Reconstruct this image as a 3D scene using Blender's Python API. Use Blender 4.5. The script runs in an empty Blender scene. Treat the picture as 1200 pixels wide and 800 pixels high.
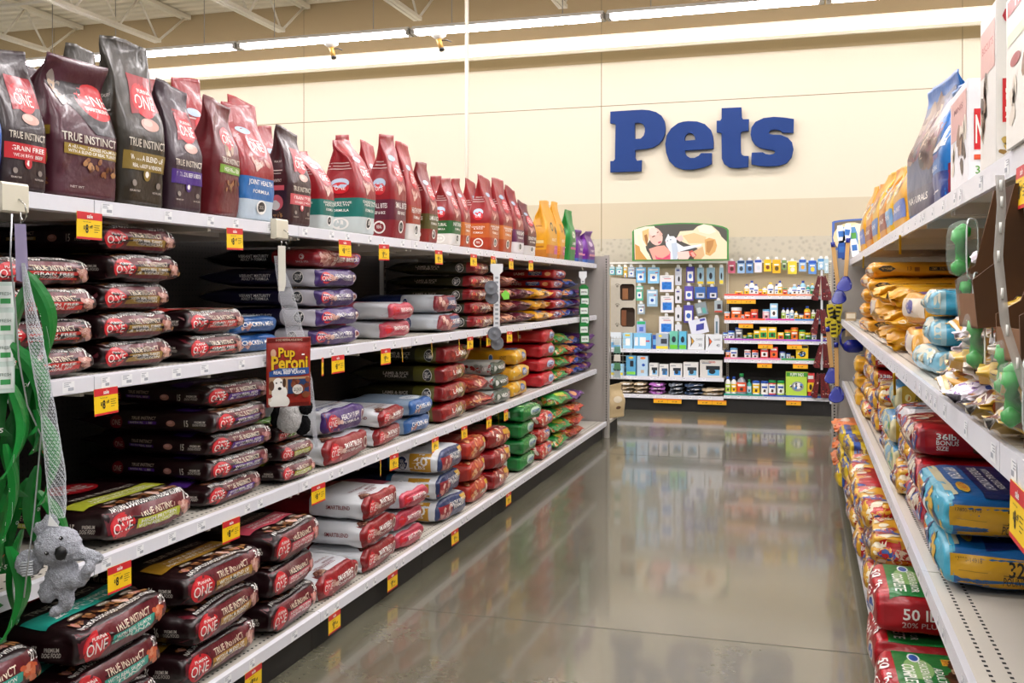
import bpy, bmesh, math, random
from mathutils import Vector, Matrix, noise
from mathutils.bvhtree import BVHTree
PI = math.pi
S = bpy.context.scene
COL = S.collection

# ---------------------------------------------------------------- camera
F, CX, CY, EYE = 1150.0, 600.0, 340.0, 1.486
TH = math.radians(16.57)
SN, CS = math.sin(TH), math.cos(TH)
cam = bpy.data.cameras.new('camera')
cam.sensor_width = 36.0
cam.lens = F * 36.0 / 1200.0
cam.shift_y = -(400 - CY) / 1200.0
cam.clip_start = 0.02
camo = bpy.data.objects.new('camera', cam)
COL.objects.link(camo)
camo.location = (0, 0, EYE)
camo.rotation_euler = (PI / 2, 0, TH)
S.camera = camo

# ---------------------------------------------------------------- world, light, exposure
w = bpy.data.worlds.new('world'); S.world = w; w.use_nodes = True
w.node_tree.nodes['Background'].inputs[0].default_value = (1.0, 0.985, 0.965, 1)
w.node_tree.nodes['Background'].inputs[1].default_value = 0.32
S.view_settings.view_transform = 'Standard'
S.view_settings.look = 'None'
S.view_settings.exposure = 0.08
S.view_settings.gamma = 1.0
S.view_settings.use_curve_mapping = False
try:
    S.cycles.use_denoising = True
    S.cycles.max_bounces = 6
    S.cycles.diffuse_bounces = 3
    S.cycles.glossy_bounces = 3
    S.cycles.transmission_bounces = 4
    S.cycles.transparent_max_bounces = 8
    S.cycles.sample_clamp_indirect = 6.0
except Exception:
    pass
ROW_Z = 4.70
ROWS = [-1.4, 1.8, 5.0, 8.2, 11.35]      # fluorescent rows run across the aisles
ROW_POWER = 285.0
for i, y in enumerate(ROWS):
    l = bpy.data.lights.new('fluorescent_row_light', 'AREA')
    l.shape = 'RECTANGLE'; l.size = 16.0; l.size_y = 0.30
    l.energy = ROW_POWER * (0.25 if i == 4 else 1.0)
    l.color = (1.0, 0.985, 0.965)
    o = bpy.data.objects.new('fluorescent_row_light', l)
    COL.objects.link(o); o.location = (-2.5, y, ROW_Z - 0.06)

# ---------------------------------------------------------------- helpers
def lin(h):
    h = h.lstrip('#')
    c = [int(h[i:i + 2], 16) / 255 for i in (0, 2, 4)]
    return tuple(x / 12.92 if x <= .04045 else ((x + .055) / 1.055) ** 2.4 for x in c)

MATS = {}
def M(hexc, rough=.5, metal=0.0, kind='plain', spec=.5):
    """a procedural material by colour and finish"""
    k = (hexc, rough, metal, kind)
    if k in MATS: return MATS[k]
    m = bpy.data.materials.new(kind + '_' + hexc.strip('#')); m.use_nodes = True
    nt = m.node_tree; b = nt.nodes['Principled BSDF']; N = nt.nodes; L = nt.links
    c = lin(hexc)
    if kind == 'film' and max(c) - min(c) > .12: c = tuple(x * .80 for x in c)     # printed inks on film are deep
    c = tuple(c) + (1,)
    b.inputs['Base Color'].default_value = c
    b.inputs['Roughness'].default_value = rough
    b.inputs['Metallic'].default_value = metal
    b.inputs['Specular IOR Level'].default_value = spec
    tc = N.new('ShaderNodeTexCoord')
    def noisen(scale, detail=3, dist=0.0):
        n = N.new('ShaderNodeTexNoise'); n.inputs['Scale'].default_value = scale
        n.inputs['Detail'].default_value = detail; n.inputs['Distortion'].default_value = dist
        L.new(tc.outputs['Object'], n.inputs['Vector']); return n
    def bump(src, strength, dist):
        bp = N.new('ShaderNodeBump'); bp.inputs['Strength'].default_value = strength
        bp.inputs['Distance'].default_value = dist
        L.new(src, bp.inputs['Height']); L.new(bp.outputs[0], b.inputs['Normal']); return bp
    if kind == 'film':                     # crinkled plastic bag film
        n = noisen(7, 3, .5); n2 = noisen(30, 2, .4)
        mx = N.new('ShaderNodeMath'); mx.operation = 'MULTIPLY_ADD'
        mx.inputs[1].default_value = .22
        L.new(n2.outputs[0], mx.inputs[0]); L.new(n.outputs[0], mx.inputs[2])
        bump(mx.outputs[0], .6, .015)
        b.inputs['Coat Weight'].default_value = .14; b.inputs['Coat Roughness'].default_value = .08
    elif kind == 'fur':
        n = noisen(260, 3, .5); bump(n.outputs[0], 1.0, .008)
        r = N.new('ShaderNodeMixRGB'); r.inputs[1].default_value = tuple(x * .55 for x in c[:3]) + (1,)
        r.inputs[2].default_value = tuple(min(1, x * 1.5) for x in c[:3]) + (1,)
        n3 = noisen(120, 3, 1.0)
        L.new(n3.outputs[0], r.inputs[0]); L.new(r.outputs[0], b.inputs['Base Color'])
    elif kind == 'paint':
        n = noisen(60, 2); bump(n.outputs[0], .12, .004)
    elif kind == 'card':
        n = noisen(35, 4); bump(n.outputs[0], .15, .004)
        r = N.new('ShaderNodeMixRGB'); r.inputs[1].default_value = tuple(x * .85 for x in c[:3]) + (1,)
        r.inputs[2].default_value = c
        L.new(n.outputs[0], r.inputs[0]); L.new(r.outputs[0], b.inputs['Base Color'])
    elif kind == 'emit':
        b.inputs['Emission Color'].default_value = c
        b.inputs['Emission Strength'].default_value = spec
    elif kind == 'clear':
        b.inputs['Transmission Weight'].default_value = 0.0
        b.inputs['Alpha'].default_value = spec
    elif kind == 'peg':                    # pegboard: small round holes on a one inch grid
        sep = N.new('ShaderNodeSeparateXYZ'); L.new(tc.outputs['Object'], sep.inputs[0])
        def cell(sock):
            a = N.new('ShaderNodeMath'); a.operation = 'MULTIPLY'; a.inputs[1].default_value = 1 / .0254
            L.new(sock, a.inputs[0])
            f = N.new('ShaderNodeMath'); f.operation = 'FRACT'; L.new(a.outputs[0], f.inputs[0])
            s = N.new('ShaderNodeMath'); s.operation = 'SUBTRACT'; s.inputs[1].default_value = .5
            L.new(f.outputs[0], s.inputs[0])
            q = N.new('ShaderNodeMath'); q.operation = 'POWER'; q.inputs[1].default_value = 2
            ab = N.new('ShaderNodeMath'); ab.operation = 'ABSOLUTE'; L.new(s.outputs[0], ab.inputs[0])
            L.new(ab.outputs[0], q.inputs[0]); return q.outputs[0]
        # along the board the larger of X and Y varies, the other is constant
        ad = N.new('ShaderNodeMath'); ad.operation = 'ADD'
        L.new(sep.outputs[0], ad.inputs[0]); L.new(sep.outputs[1], ad.inputs[1])
        sm = N.new('ShaderNodeMath'); sm.operation = 'ADD'
        L.new(cell(ad.outputs[0]), sm.inputs[0]); L.new(cell(sep.outputs[2]), sm.inputs[1])
        lt = N.new('ShaderNodeMath'); lt.operation = 'LESS_THAN'; lt.inputs[1].default_value = .032
        L.new(sm.outputs[0], lt.inputs[0])
        r = N.new('ShaderNodeMixRGB'); r.inputs[1].default_value = c; r.inputs[2].default_value = (.02, .018, .015, 1)
        L.new(lt.outputs[0], r.inputs[0]); L.new(r.outputs[0], b.inputs['Base Color'])
    MATS[k] = m
    return m
def film(h, r=.33): return M(h, r, 0, 'film')
def foil(h, r=.28): return M(h, r, .55, 'film')

def props(o, label=None, category=None, group=None, kind=None):
    if label: o['label'] = label
    if category: o['category'] = category
    if group: o['group'] = group
    if kind: o['kind'] = kind
    return o
def empty(name, loc=(0, 0, 0), rz=0.0, **k):
    o = bpy.data.objects.new(name, None); COL.objects.link(o)
    o.location = loc; o.rotation_euler = (0, 0, rz); o.empty_display_size = .1
    return props(o, **k)
def link(name, me, parent=None, loc=(0, 0, 0), rot=(0, 0, 0), sc=(1, 1, 1), **k):
    o = bpy.data.objects.new(name, me); COL.objects.link(o)
    o.location = loc; o.rotation_euler = rot; o.scale = sc
    if parent: o.parent = parent
    return props(o, **k)
def copy_tree(o, parent=None):
    c = o.copy(); COL.objects.link(c); c.parent = parent
    for ch in list(o.children): copy_tree(ch, c)
    return c

class MB:
    def __init__(s): s.v = []; s.f = []; s.m = []; s.s = []; s.mats = []
    def mi(s, mat):
        if mat not in s.mats: s.mats.append(mat)
        return s.mats.index(mat)
    def add(s, vs, fs, mat, smooth=False):
        b = len(s.v); s.v.extend([tuple(x) for x in vs]); i = s.mi(mat)
        for f in fs: s.f.append(tuple(b + k for k in f)); s.m.append(i); s.s.append(smooth)
        return s
    def box(s, x0, x1, y0, y1, z0, z1, mat):
        return s.add([(x0, y0, z0), (x1, y0, z0), (x1, y1, z0), (x0, y1, z0), (x0, y0, z1), (x1, y0, z1), (x1, y1, z1), (x0, y1, z1)],
                     [(0, 3, 2, 1), (4, 5, 6, 7), (0, 1, 5, 4), (1, 2, 6, 5), (2, 3, 7, 6), (3, 0, 4, 7)], mat)
    def tube(s, pts, r, mat, n=8, close=True):
        pts = [Vector(p) for p in pts]; rs = r if isinstance(r, (list, tuple)) else [r] * len(pts)
        vs = []; fs = []
        for i, p in enumerate(pts):
            d = (pts[min(i + 1, len(pts) - 1)] - pts[max(i - 1, 0)]).normalized()
            up = Vector((0, 0, 1)) if abs(d.z) < .9 else Vector((1, 0, 0))
            a = d.cross(up).normalized(); b = a.cross(d)
            for k in range(n):
                t = 2 * PI * k / n; vs.append(p + (a * math.cos(t) + b * math.sin(t)) * rs[i])
        for i in range(len(pts) - 1):
            for k in range(n):
                fs.append((i * n + k, i * n + (k + 1) % n, (i + 1) * n + (k + 1) % n, (i + 1) * n + k))
        if close:
            fs.append(tuple(range(n))[::-1]); fs.append(tuple((len(pts) - 1) * n + k for k in range(n)))
        return s.add(vs, fs, mat, True)
    def lathe(s, prof, mat, n=18, c=(0, 0, 0), sx=1, sy=1):
        vs = []; fs = []
        for r, z in prof:
            for k in range(n):
                t = 2 * PI * k / n; vs.append((c[0] + r * sx * math.cos(t), c[1] + r * sy * math.sin(t), c[2] + z))
        for i in range(len(prof) - 1):
            for k in range(n):
                fs.append((i * n + k, i * n + (k + 1) % n, (i + 1) * n + (k + 1) % n, (i + 1) * n + k))
        fs.append(tuple(range(n))[::-1]); fs.append(tuple((len(prof) - 1) * n + k for k in range(n)))
        return s.add(vs, fs, mat, True)
    def prism(s, poly, axis, d0, d1, mat):
        """extrude a 2D outline along an axis: 'x': poly=(y,z), 'y': poly=(x,z), 'z': poly=(x,y)"""
        def P(a, b, d): return {'x': (d, a, b), 'y': (a, d, b), 'z': (a, b, d)}[axis]
        n = len(poly)
        vs = [P(a, b, d0) for a, b in poly] + [P(a, b, d1) for a, b in poly]
        fs = [tuple(range(n)), tuple(range(2 * n - 1, n - 1, -1))] + [(i, i + n, (i + 1) % n + n, (i + 1) % n) for i in range(n)]
        return s.add(vs, fs, mat)
    def mesh(s, name):
        me = bpy.data.meshes.new(name); me.from_pydata(s.v, [], s.f)
        for m in s.mats: me.materials.append(m)
        me.polygons.foreach_set('material_index', s.m)
        me.polygons.foreach_set('use_smooth', s.s)
        me.update(); return me
    def build(s, name, parent=None, fix=False, **k):
        me = s.mesh(name)
        if fix:
            bm = bmesh.new(); bm.from_mesh(me); bmesh.ops.recalc_face_normals(bm, faces=bm.faces); bm.to_mesh(me); bm.free()
        return link(name, me, parent, **k)

_txt = {}
def text2d(s, bold):
    """a word as flat triangles, unit box, centred"""
    k = (s, bold)
    if k not in _txt:
        c = bpy.data.curves.new('t', 'FONT'); c.body = s; c.size = 1; c.offset = bold
        c.resolution_u = 2; c.align_x = 'CENTER'; c.space_line = .85
        o = bpy.data.objects.new('t', c); COL.objects.link(o)
        bpy.context.view_layer.update()
        me = bpy.data.meshes.new_from_object(o)
        vs = [(v.co.x, v.co.y) for v in me.vertices]; fs = [tuple(p.vertices) for p in me.polygons]
        bpy.data.objects.remove(o); bpy.data.curves.remove(c); bpy.data.meshes.remove(me)
        xs = [v[0] for v in vs]; ys = [v[1] for v in vs]
        x0, x1, y0, y1 = min(xs), max(xs), min(ys), max(ys)
        vs = [((x - (x0 + x1) / 2) / (x1 - x0), (y - (y0 + y1) / 2) / (y1 - y0)) for x, y in vs]
        _txt[k] = (vs, fs)
    return _txt[k]

def tess(vs, fs, step):
    """cut a flat shape along a grid so that it can follow a curved surface"""
    if not step: return vs, fs
    bm = bmesh.new()
    bv = [bm.verts.new((x, y, 0)) for x, y in vs]
    for f in fs:
        try: bm.faces.new([bv[i] for i in f])
        except Exception: pass
    xs = [v[0] for v in vs]; ys = [v[1] for v in vs]
    for ax, lo, hi in ((0, min(xs), max(xs)), (1, min(ys), max(ys))):
        k = math.ceil(lo / step)
        while k * step < hi:
            co = Vector((k * step, 0, 0)) if ax == 0 else Vector((0, k * step, 0))
            no = Vector((1, 0, 0)) if ax == 0 else Vector((0, 1, 0))
            bmesh.ops.bisect_plane(bm, geom=bm.verts[:] + bm.edges[:] + bm.faces[:], dist=1e-6, plane_co=co, plane_no=no)
            k += 1
    bmesh.ops.remove_doubles(bm, verts=bm.verts, dist=1e-5)
    bm.verts.index_update()
    r = [(v.co.x, v.co.y) for v in bm.verts], [tuple(v.index for v in f.verts) for f in bm.faces]
    bm.free(); return r

def shape(it, hw, hh):
    """a print item -> list of (verts, faces, colour); a, b are fractions of the panel's half size"""
    k = it[0]
    if k == 'r':
        _, c, a0, a1, b0, b1 = it
        return [([(a0 * hw, b0 * hh), (a1 * hw, b0 * hh), (a1 * hw, b1 * hh), (a0 * hw, b1 * hh)], [(0, 1, 2, 3)], c)]
    if k == 'e':
        _, c, a, b, ra, rb = it; n = 22
        return [([(a * hw + ra * hw * math.cos(2 * PI * i / n), b * hh + rb * hh * math.sin(2 * PI * i / n)) for i in range(n)], [tuple(range(n))], c)]
    if k == 'p':
        _, c, pts = it
        return [([(x * hw, y * hh) for x, y in pts], [tuple(range(len(pts)))], c)]
    if k == 't':
        _, c, s, a, b, wd, ht = it[:7]; bold = it[7] if len(it) > 7 else 0.012
        vs, fs = text2d(s, bold)
        return [([(a * hw + x * wd * 2 * hw, b * hh + y * ht * 2 * hh) for x, y in vs], fs, c)]
    if k == 'k':                                   # scattered kibble / meat chunks
        _, c, a0, a1, b0, b1, n, sz = it; rd = random.Random(int(1000 * (a0 + 2 * b0 + n)) + 7)
        out = []; cs = c if isinstance(c, (list, tuple)) else [c]
        for i in range(n):
            a = rd.uniform(a0, a1) * hw; b = rd.uniform(b0, b1) * hh; r = sz * rd.uniform(.7, 1.3); ph = rd.uniform(0, 3)
            pts = []
            for q in range(9):
                t = 2 * PI * q / 9; rr = r * rd.uniform(.75, 1.1)
                x = rr * math.cos(t); y = rr * .65 * math.sin(t)
                pts.append((a + x * math.cos(ph) - y * math.sin(ph), b + x * math.sin(ph) + y * math.cos(ph)))
            out.append((pts, [tuple(range(9))], rd.choice(cs)))
        return out
    raise ValueError(k)

def decorate(mb, panels, prints, step=.02, finish=film, clip=.12, eps=.0016):
    """lay the print items on a finished body mesh: panels[name] = (origin, A, B, half width, half height)"""
    bvh = BVHTree.FromPolygons([Vector(v) for v in mb.v], mb.f)
    lay = 0
    for pn, items in prints.items():
        O, A, B, hw, hh = panels[pn]; N = A.cross(B)
        for it in items:
            lay += 1; off = eps + .0001 * (lay % 40)
            for vs, fs, c in shape(it, hw, hh):
                v2, f2 = tess(vs, fs, step)
                pts = []; ok = []
                for x, y in v2:
                    p = O + A * x + B * y
                    loc, nn, ix, ds = bvh.ray_cast(p + N * .35, -N, .7)
                    if loc is None: pts.append(p); ok.append(False)
                    else: pts.append(loc + N * off); ok.append(abs(nn.dot(N)) > clip)
                ff = [f for f in f2 if all(ok[i] for i in f)]
                used = sorted({i for f in ff for i in f}); mp = {i: j for j, i in enumerate(used)}
                if used:
                    mb.add([pts[i] for i in used], [tuple(mp[i] for i in f) for f in ff], finish(c) if isinstance(c, str) else c, True)
    return mb

def sst(x): x = max(0, min(1, x)); return x * x * (3 - 2 * x)
def nz(p, sc, sd): return noise.noise(Vector((p[0] * sc + sd * 13.7, p[1] * sc + sd * 5.1, p[2] * sc - sd * 3.3)))

def lying_bag(L, W, T, body, bands=(), cap=None, prints={}, seed=1, front='flat', wr=1.0, step=.02, finish=film):
    """a filled bag lying on its back: bottom end at x=0 towards the aisle, length along -x, width along y"""
    mb = MB(); n = 48
    xs = set()
    x = -L
    while x < -1e-6: xs.add(round(x, 4)); x += .035 if x < -.2 else .018
    for b in bands: xs.add(b[0]); xs.add(b[1])
    xs = sorted(v for v in xs if -L <= v < -.024)
    rings = []
    for x in xs:
        tb = sst((x + L) / .17)
        hh = T / 2 * (.10 + .90 * math.sqrt(tb)); hw = W / 2 * (.93 + .07 * tb)
        if front == 'flat':
            tf = sst(-x / .09); hh *= .88 + .12 * tf; hw *= .965 + .035 * tf
        else:
            tf = sst((-x - .02) / .10); hh *= .42 + .58 * math.sqrt(tf); hw *= 1.0 - .05 * (1 - tf)
        rings.append((x, hw, hh, 1.0))
    x0, hw0, hh0, _ = rings[-1]
    if front == 'flat':
        r = min(.024, hh0 * .6)
        for ph in (25, 50, 72, 90):
            a = math.radians(ph)
            rings.append((x0 + (0 - x0 - 0) * 0 + r * math.sin(a), hw0 - r * .9 * (1 - math.cos(a)), hh0 - r * .9 * (1 - math.cos(a)), .6))
        xx, hw1, hh1, _ = rings[-1]
        for q in (.86, .66, .42, .18): rings.append((xx + .014 * (1 - q * q), hw1 * q, hh1 * q, .5))
    else:
        rings.append((-.016, hw0 * .98, hh0 * .6, 1)); rings.append((-.010, hw0 * .97, .005, 1)); rings.append((.008, hw0 * .97, .003, 1))
    vs = []
    for ri, (x, hw, hh, am) in enumerate(rings):
        for k in range(n):
            t = 2 * PI * k / n; c, s = math.cos(t), math.sin(t)
            e = 2 / 4.2
            y = hw * math.copysign(abs(c) ** e, c); z = hh * math.copysign(abs(s) ** (2 / 2.9), s)
            endf = max(sst(1 - (-x) / .16), sst(1 - (x + L) / .22))
            p = Vector((x, y, z))
            d = .009 * nz(p, 9, seed) + (.005 + .011 * endf) * nz((x * .6, y * 2.2, z * 2.2), 14, seed + 2) * wr
            # creases running in from the ends
            d += .007 * endf * wr * math.sin(t * 5 + seed + 3 * nz(p, 5, seed))
            g = Vector((0, y / max(hw, .01), z / max(hh, .01)))
            if g.length > 0: g.normalize()
            p += g * d * am
            if am < 1: p.x += .007 * nz(p, 14, seed + 5) * wr
            # flaps folded at the corners of the end
            if front == 'flat' and -.10 < x < -.005 and abs(c) > .8:
                p.y -= math.copysign(.012 * math.sin(PI * (-x) / .10) * (1 - abs(s)), c)
            if front == 'seam' and x > -.03: p.z += .012 * math.sin(y * 22 + seed)
            p.z = max(.0005, p.z + T / 2 + (T * .05 * math.sin(PI * min(1, max(0, (x + L) / L))) if s > 0 else 0))
            if p.z > .9 * T: p.z = .9 * T + .09 * T * math.tanh((p.z - .9 * T) / (.1 * T))
            vs.append(p)
    m0 = finish(body) if isinstance(body, str) else body
    fs = []; fm = []
    for i in range(len(rings) - 1):
        xm = (rings[i][0] + rings[i + 1][0]) / 2; mat = m0
        for b in bands:
            if b[0] <= xm <= b[1]: mat = finish(b[2]) if isinstance(b[2], str) else b[2]
        if cap and rings[i + 1][3] < 1: mat = finish(cap)
        for k in range(n):
            fs.append((i * n + k, i * n + (k + 1) % n, (i + 1) * n + (k + 1) % n, (i + 1) * n + k)); fm.append(mat)
    fs.append(tuple(range(n))[::-1]); fm.append(m0)
    fs.append(tuple((len(rings) - 1) * n + k for k in range(n))); fm.append(finish(cap) if cap else m0)
    mb.v = [tuple(v) for v in vs]; mb.f = fs; mb.m = [mb.mi(m) for m in fm]; mb.s = [True] * len(fs)
    V = Vector
    P = {'end': (V((0, 0, T / 2)), V((0, 1, 0)), V((0, 0, 1)), W / 2 * .93, T / 2 * .86),
         'side': (V((-L / 2, 0, T / 2)), V((1, 0, 0)), V((0, 0, 1)), L / 2, T / 2 * .8),
         'back': (V((-L / 2, 0, T / 2)), V((-1, 0, 0)), V((0, 0, 1)), L / 2, T / 2 * .8),
         'top': (V((-L / 2, 0, T)), V((0, 1, 0)), V((-1, 0, 0)), W / 2 * .92, L / 2)}
    return decorate(mb, P, prints, step, finish)

def standing_bag(W, D, H, body, bands=(), prints={}, seed=1, lean=0.0, flop=0.0, wr=1.0, step=.02, finish=film, twist=0.0):
    """a gusseted bag standing on its base: base on z=0, front panel towards +x, width along y, pinched to a flat seam on top"""
    mb = MB(); n = 48
    zs = {0.0, .006, .016}
    z = .03
    while z < H - .012: zs.add(round(z, 4)); z += .018
    zs |= {H - .010, H}
    for b in bands: zs.add(b[0]); zs.add(b[1])
    zs = sorted(v for v in zs if 0 <= v <= H)
    vs = []
    for z in zs:
        t = z / H
        tp = sst((t - .42) / .56)
        hd = D / 2 * (1 - tp) ** .8 + .004
        hw = W / 2 * (1 + .03 * math.sin(PI * t)) * (1 - .04 * tp)
        rb = .95 if z < .003 else 1
        bulge = 1 + .10 * math.sin(PI * min(1, t / .7))
        for k in range(n):
            a = 2 * PI * k / n; c, s = math.cos(a), math.sin(a)
            ex = 2 / (6 - 3 * tp); ey = 2 / 6
            x = hd * bulge * rb * math.copysign(abs(c) ** ex, c); y = hw * rb * math.copysign(abs(s) ** ey, s)
            # side gussets tuck in as the bag narrows
            if abs(s) > .72: y -= math.copysign((.028 * math.sin(PI * tp) + .006) * (1 - min(1, abs(x) / (hd + 1e-5))), s)
            p = Vector((x, y, z))
            am = (.003 + .009 * tp * (1 - .5 * t)) * wr
            p.x += am * 1.7 * nz((y * 1.3, z, 0), 12, seed) + .004 * nz((x, y, z), 20, seed)
            p.y += .004 * nz((x, y, z), 14, seed + 4)
            p.x += lean * t * t + flop * sst((t - .72) / .28)
            p.z += (.012 * math.sin(y * 9 + seed) * tp - abs(flop) * .35 * sst((t - .78) / .22))
            if twist:
                aa = twist * tp; p.x, p.y = p.x * math.cos(aa) - p.y * math.sin(aa), p.x * math.sin(aa) + p.y * math.cos(aa)
            vs.append(p)
    m0 = finish(body); fs = []; fm = []
    for i in range(len(zs) - 1):
        zm = (zs[i] + zs[i + 1]) / 2; mat = m0
        for b in bands:
            if b[0] <= zm <= b[1]: mat = finish(b[2])
        for k in range(n):
            fs.append((i * n + k, i * n + (k + 1) % n, (i + 1) * n + (k + 1) % n, (i + 1) * n + k)); fm.append(mat)
    fs.append(tuple(range(n))[::-1]); fm.append(m0); fs.append(tuple((len(zs) - 1) * n + k for k in range(n))); fm.append(m0)
    mb.v = [tuple(v) for v in vs]; mb.f = fs; mb.m = [mb.mi(m) for m in fm]; mb.s = [True] * len(fs)
    V = Vector
    P = {'front': (V((0, 0, H / 2)), V((0, 1, 0)), V((0, 0, 1)), W / 2, H / 2),
         'side': (V((0, 0, H / 2)), V((1, 0, 0)), V((0, 0, 1)), D / 2, H / 2),
         'back': (V((0, 0, H / 2)), V((-1, 0, 0)), V((0, 0, 1)), D / 2, H / 2)}
    return decorate(mb, P, prints, step, finish)

def carton(W, D, H, body, prints={}, finish=None, seed=0):
    """a printed carton: front towards +x, width along y, with a rounded edge and a tuck flap line"""
    fin = finish or (lambda c: M(c, .38, 0, 'paint'))
    mb = MB(); r = .0022; x, y = D / 2, W / 2
    out = [(x - r, -y), (x, -y + r), (x, y - r), (x - r, y), (-x + r, y), (-x, y - r), (-x, -y + r), (-x + r, -y)]
    ins = [(a * .985, b * .985) for a, b in out]
    for (za, pa, zb, pb) in ((0, out, H - r, out), (H - r, out, H, ins)):
        vs = [(a, b, za) for a, b in pa] + [(a, b, zb) for a, b in pb]
        mb.add(vs, [(i, (i + 1) % 8, (i + 1) % 8 + 8, i + 8) for i in range(8)], fin(body))
    mb.add([(a, b, H) for a, b in ins], [tuple(range(8))], fin(body))
    mb.add([(a, b, 0) for a, b in out], [tuple(range(8))[::-1]], fin(body))
    mb.add([(-x * .9, -y * .9, H + .0006), (x * .55, -y * .9, H + .0006), (x * .55, y * .9, H + .0006), (-x * .9, y * .9, H + .0006)], [(0, 1, 2, 3)], fin(body))
    V = Vector
    P = {'front': (V((0, 0, H / 2)), V((0, 1, 0)), V((0, 0, 1)), W / 2, H / 2),
         'side': (V((0, 0, H / 2)), V((1, 0, 0)), V((0, 0, 1)), D / 2, H / 2),
         'back': (V((0, 0, H / 2)), V((-1, 0, 0)), V((0, 0, 1)), D / 2, H / 2)}
    return decorate(mb, P, prints, None, fin, .1, .0006)

# where a point of the photograph falls on a plane of the store
def y_on(u, X):
    q = (u - CX) / F
    return X * (CS + q * SN) / (q * CS - SN)
def x_on(u, Y):
    q = (u - CX) / F
    return Y * (q * CS - SN) / (CS + q * SN)
def z_at(v, X, Y):
    return EYE - (v - CY) * (-X * SN + Y * CS) / F

# ================================================================ the building
WALL_Y = 12.74
def floor_mat():
    m = bpy.data.materials.new('polished_concrete'); m.use_nodes = True
    nt = m.node_tree; N = nt.nodes; L = nt.links; b = N['Principled BSDF']
    tc = N.new('ShaderNodeTexCoord')
    n1 = N.new('ShaderNodeTexNoise'); n1.inputs['Scale'].default_value = .9; n1.inputs['Detail'].default_value = 2.5; n1.inputs['Distortion'].default_value = .2
    n2 = N.new('ShaderNodeTexNoise'); n2.inputs['Scale'].default_value = 30; n2.inputs['Detail'].default_value = 2
    L.new(tc.outputs['Object'], n1.inputs[0]); L.new(tc.outputs['Object'], n2.inputs[0])
    r = N.new('ShaderNodeValToRGB'); r.color_ramp.elements[0].position = .32; r.color_ramp.elements[0].color = lin('#565443') + (1,)
    r.color_ramp.elements[1].position = .72; r.color_ramp.elements[1].color = lin('#6f6c5b') + (1,)
    L.new(n1.outputs[0], r.inputs[0])
    mx = N.new('ShaderNodeMixRGB'); mx.blend_type = 'MULTIPLY'; mx.inputs[0].default_value = .14
    r2 = N.new('ShaderNodeValToRGB'); r2.color_ramp.elements[0].position = .35; r2.color_ramp.elements[0].color = (.55, .53, .5, 1); r2.color_ramp.elements[1].position = .6
    L.new(n2.outputs[0], r2.inputs[0]); L.new(r.outputs[0], mx.inputs[1]); L.new(r2.outputs[0], mx.inputs[2])
    L.new(mx.outputs[0], b.inputs['Base Color'])
    b.inputs['Specular IOR Level'].default_value = .75
    b.inputs['Coat Weight'].default_value = .55; b.inputs['Coat Roughness'].default_value = .065
    mr = N.new('ShaderNodeMapRange'); mr.inputs[3].default_value = .20; mr.inputs[4].default_value = .27
    L.new(n1.outputs[0], mr.inputs[0]); L.new(mr.outputs[0], b.inputs['Roughness'])
    bp = N.new('ShaderNodeBump'); bp.inputs['Strength'].default_value = .05; bp.inputs['Distance'].default_value = .01
    n3 = N.new('ShaderNodeTexNoise'); n3.inputs['Scale'].default_value = 2.2; L.new(tc.outputs['Object'], n3.inputs[0])
    L.new(n3.outputs[0], bp.inputs['Height']); L.new(bp.outputs[0], b.inputs['Normal']); L.new(bp.outputs[0], b.inputs['Coat Normal'])
    return m
mb = MB(); fm = floor_mat(); jm = M('#4d473c', .6)
mb.add([(-13, -4, 0), (5, -4, 0), (5, WALL_Y, 0), (-13, WALL_Y, 0)], [(0, 1, 2, 3)], fm)
for y in (-.3, 4.25, 8.8):                                   # saw cut joints
    mb.add([(-13, y, .0006), (5, y, .0006), (5, y + .006, .0006), (-13, y + .006, .0006)], [(0, 1, 2, 3)], jm)
for x in (-6.4, 2.6):
    mb.add([(x, -4, .0005), (x + .004, -4, .0005), (x + .004, WALL_Y, .0005), (x, WALL_Y, .0005)], [(0, 1, 2, 3)], jm)
mb.build('floor', kind='structure')

CREAM, TAN, BEIGE = '#ddd4bd', '#b09c76', '#cbbfa2'
mb = MB()
def wallstrip(z0, z1, mat):
    mb.add([(-13, WALL_Y, z0), (5, WALL_Y, z0), (5, WALL_Y, z1), (-13, WALL_Y, z1)], [(0, 1, 2, 3)], mat)
pw = bpy.data.materials.new('wallpaper_grey'); pw.use_nodes = True
nt = pw.node_tree; tcn = nt.nodes.new('ShaderNodeTexCoord'); vo = nt.nodes.new('ShaderNodeTexVoronoi'); vo.inputs['Scale'].default_value = 16
rr = nt.nodes.new('ShaderNodeValToRGB'); rr.color_ramp.elements[0].color = lin('#a9a391') + (1,); rr.color_ramp.elements[1].color = lin('#c3bca8') + (1,); rr.color_ramp.elements[1].position = .5
nt.links.new(tcn.outputs['Object'], vo.inputs[0]); nt.links.new(vo.outputs[0], rr.inputs[0]); nt.links.new(rr.outputs[0], nt.nodes['Principled BSDF'].inputs['Base Color'])
nt.nodes['Principled BSDF'].inputs['Roughness'].default_value = .8
wallstrip(0, 2.16, pw); wallstrip(2.16, 2.63, M(BEIGE, .75, 0, 'paint')); wallstrip(2.63, 4.48, M(CREAM, .75, 0, 'paint')); wallstrip(4.48, 5.62, M(TAN, .8, 0, 'paint'))
g = M('#8d8061', .8)
mb.box(-13, 5, WALL_Y - .002, WALL_Y, 3.905, 3.915, g)
for x in (-11.3, -6.93, -2.56, 1.81): mb.box(x - .005, x + .005, WALL_Y - .002, WALL_Y, 2.0, 5.6, g)
mb.build('wall_back', kind='structure')
mb = MB(); mb.box(-13, 5, WALL_Y + .06, WALL_Y + .12, 0, 5.7, M(TAN, .8)); mb.build('wall_outer', kind='structure')

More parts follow.
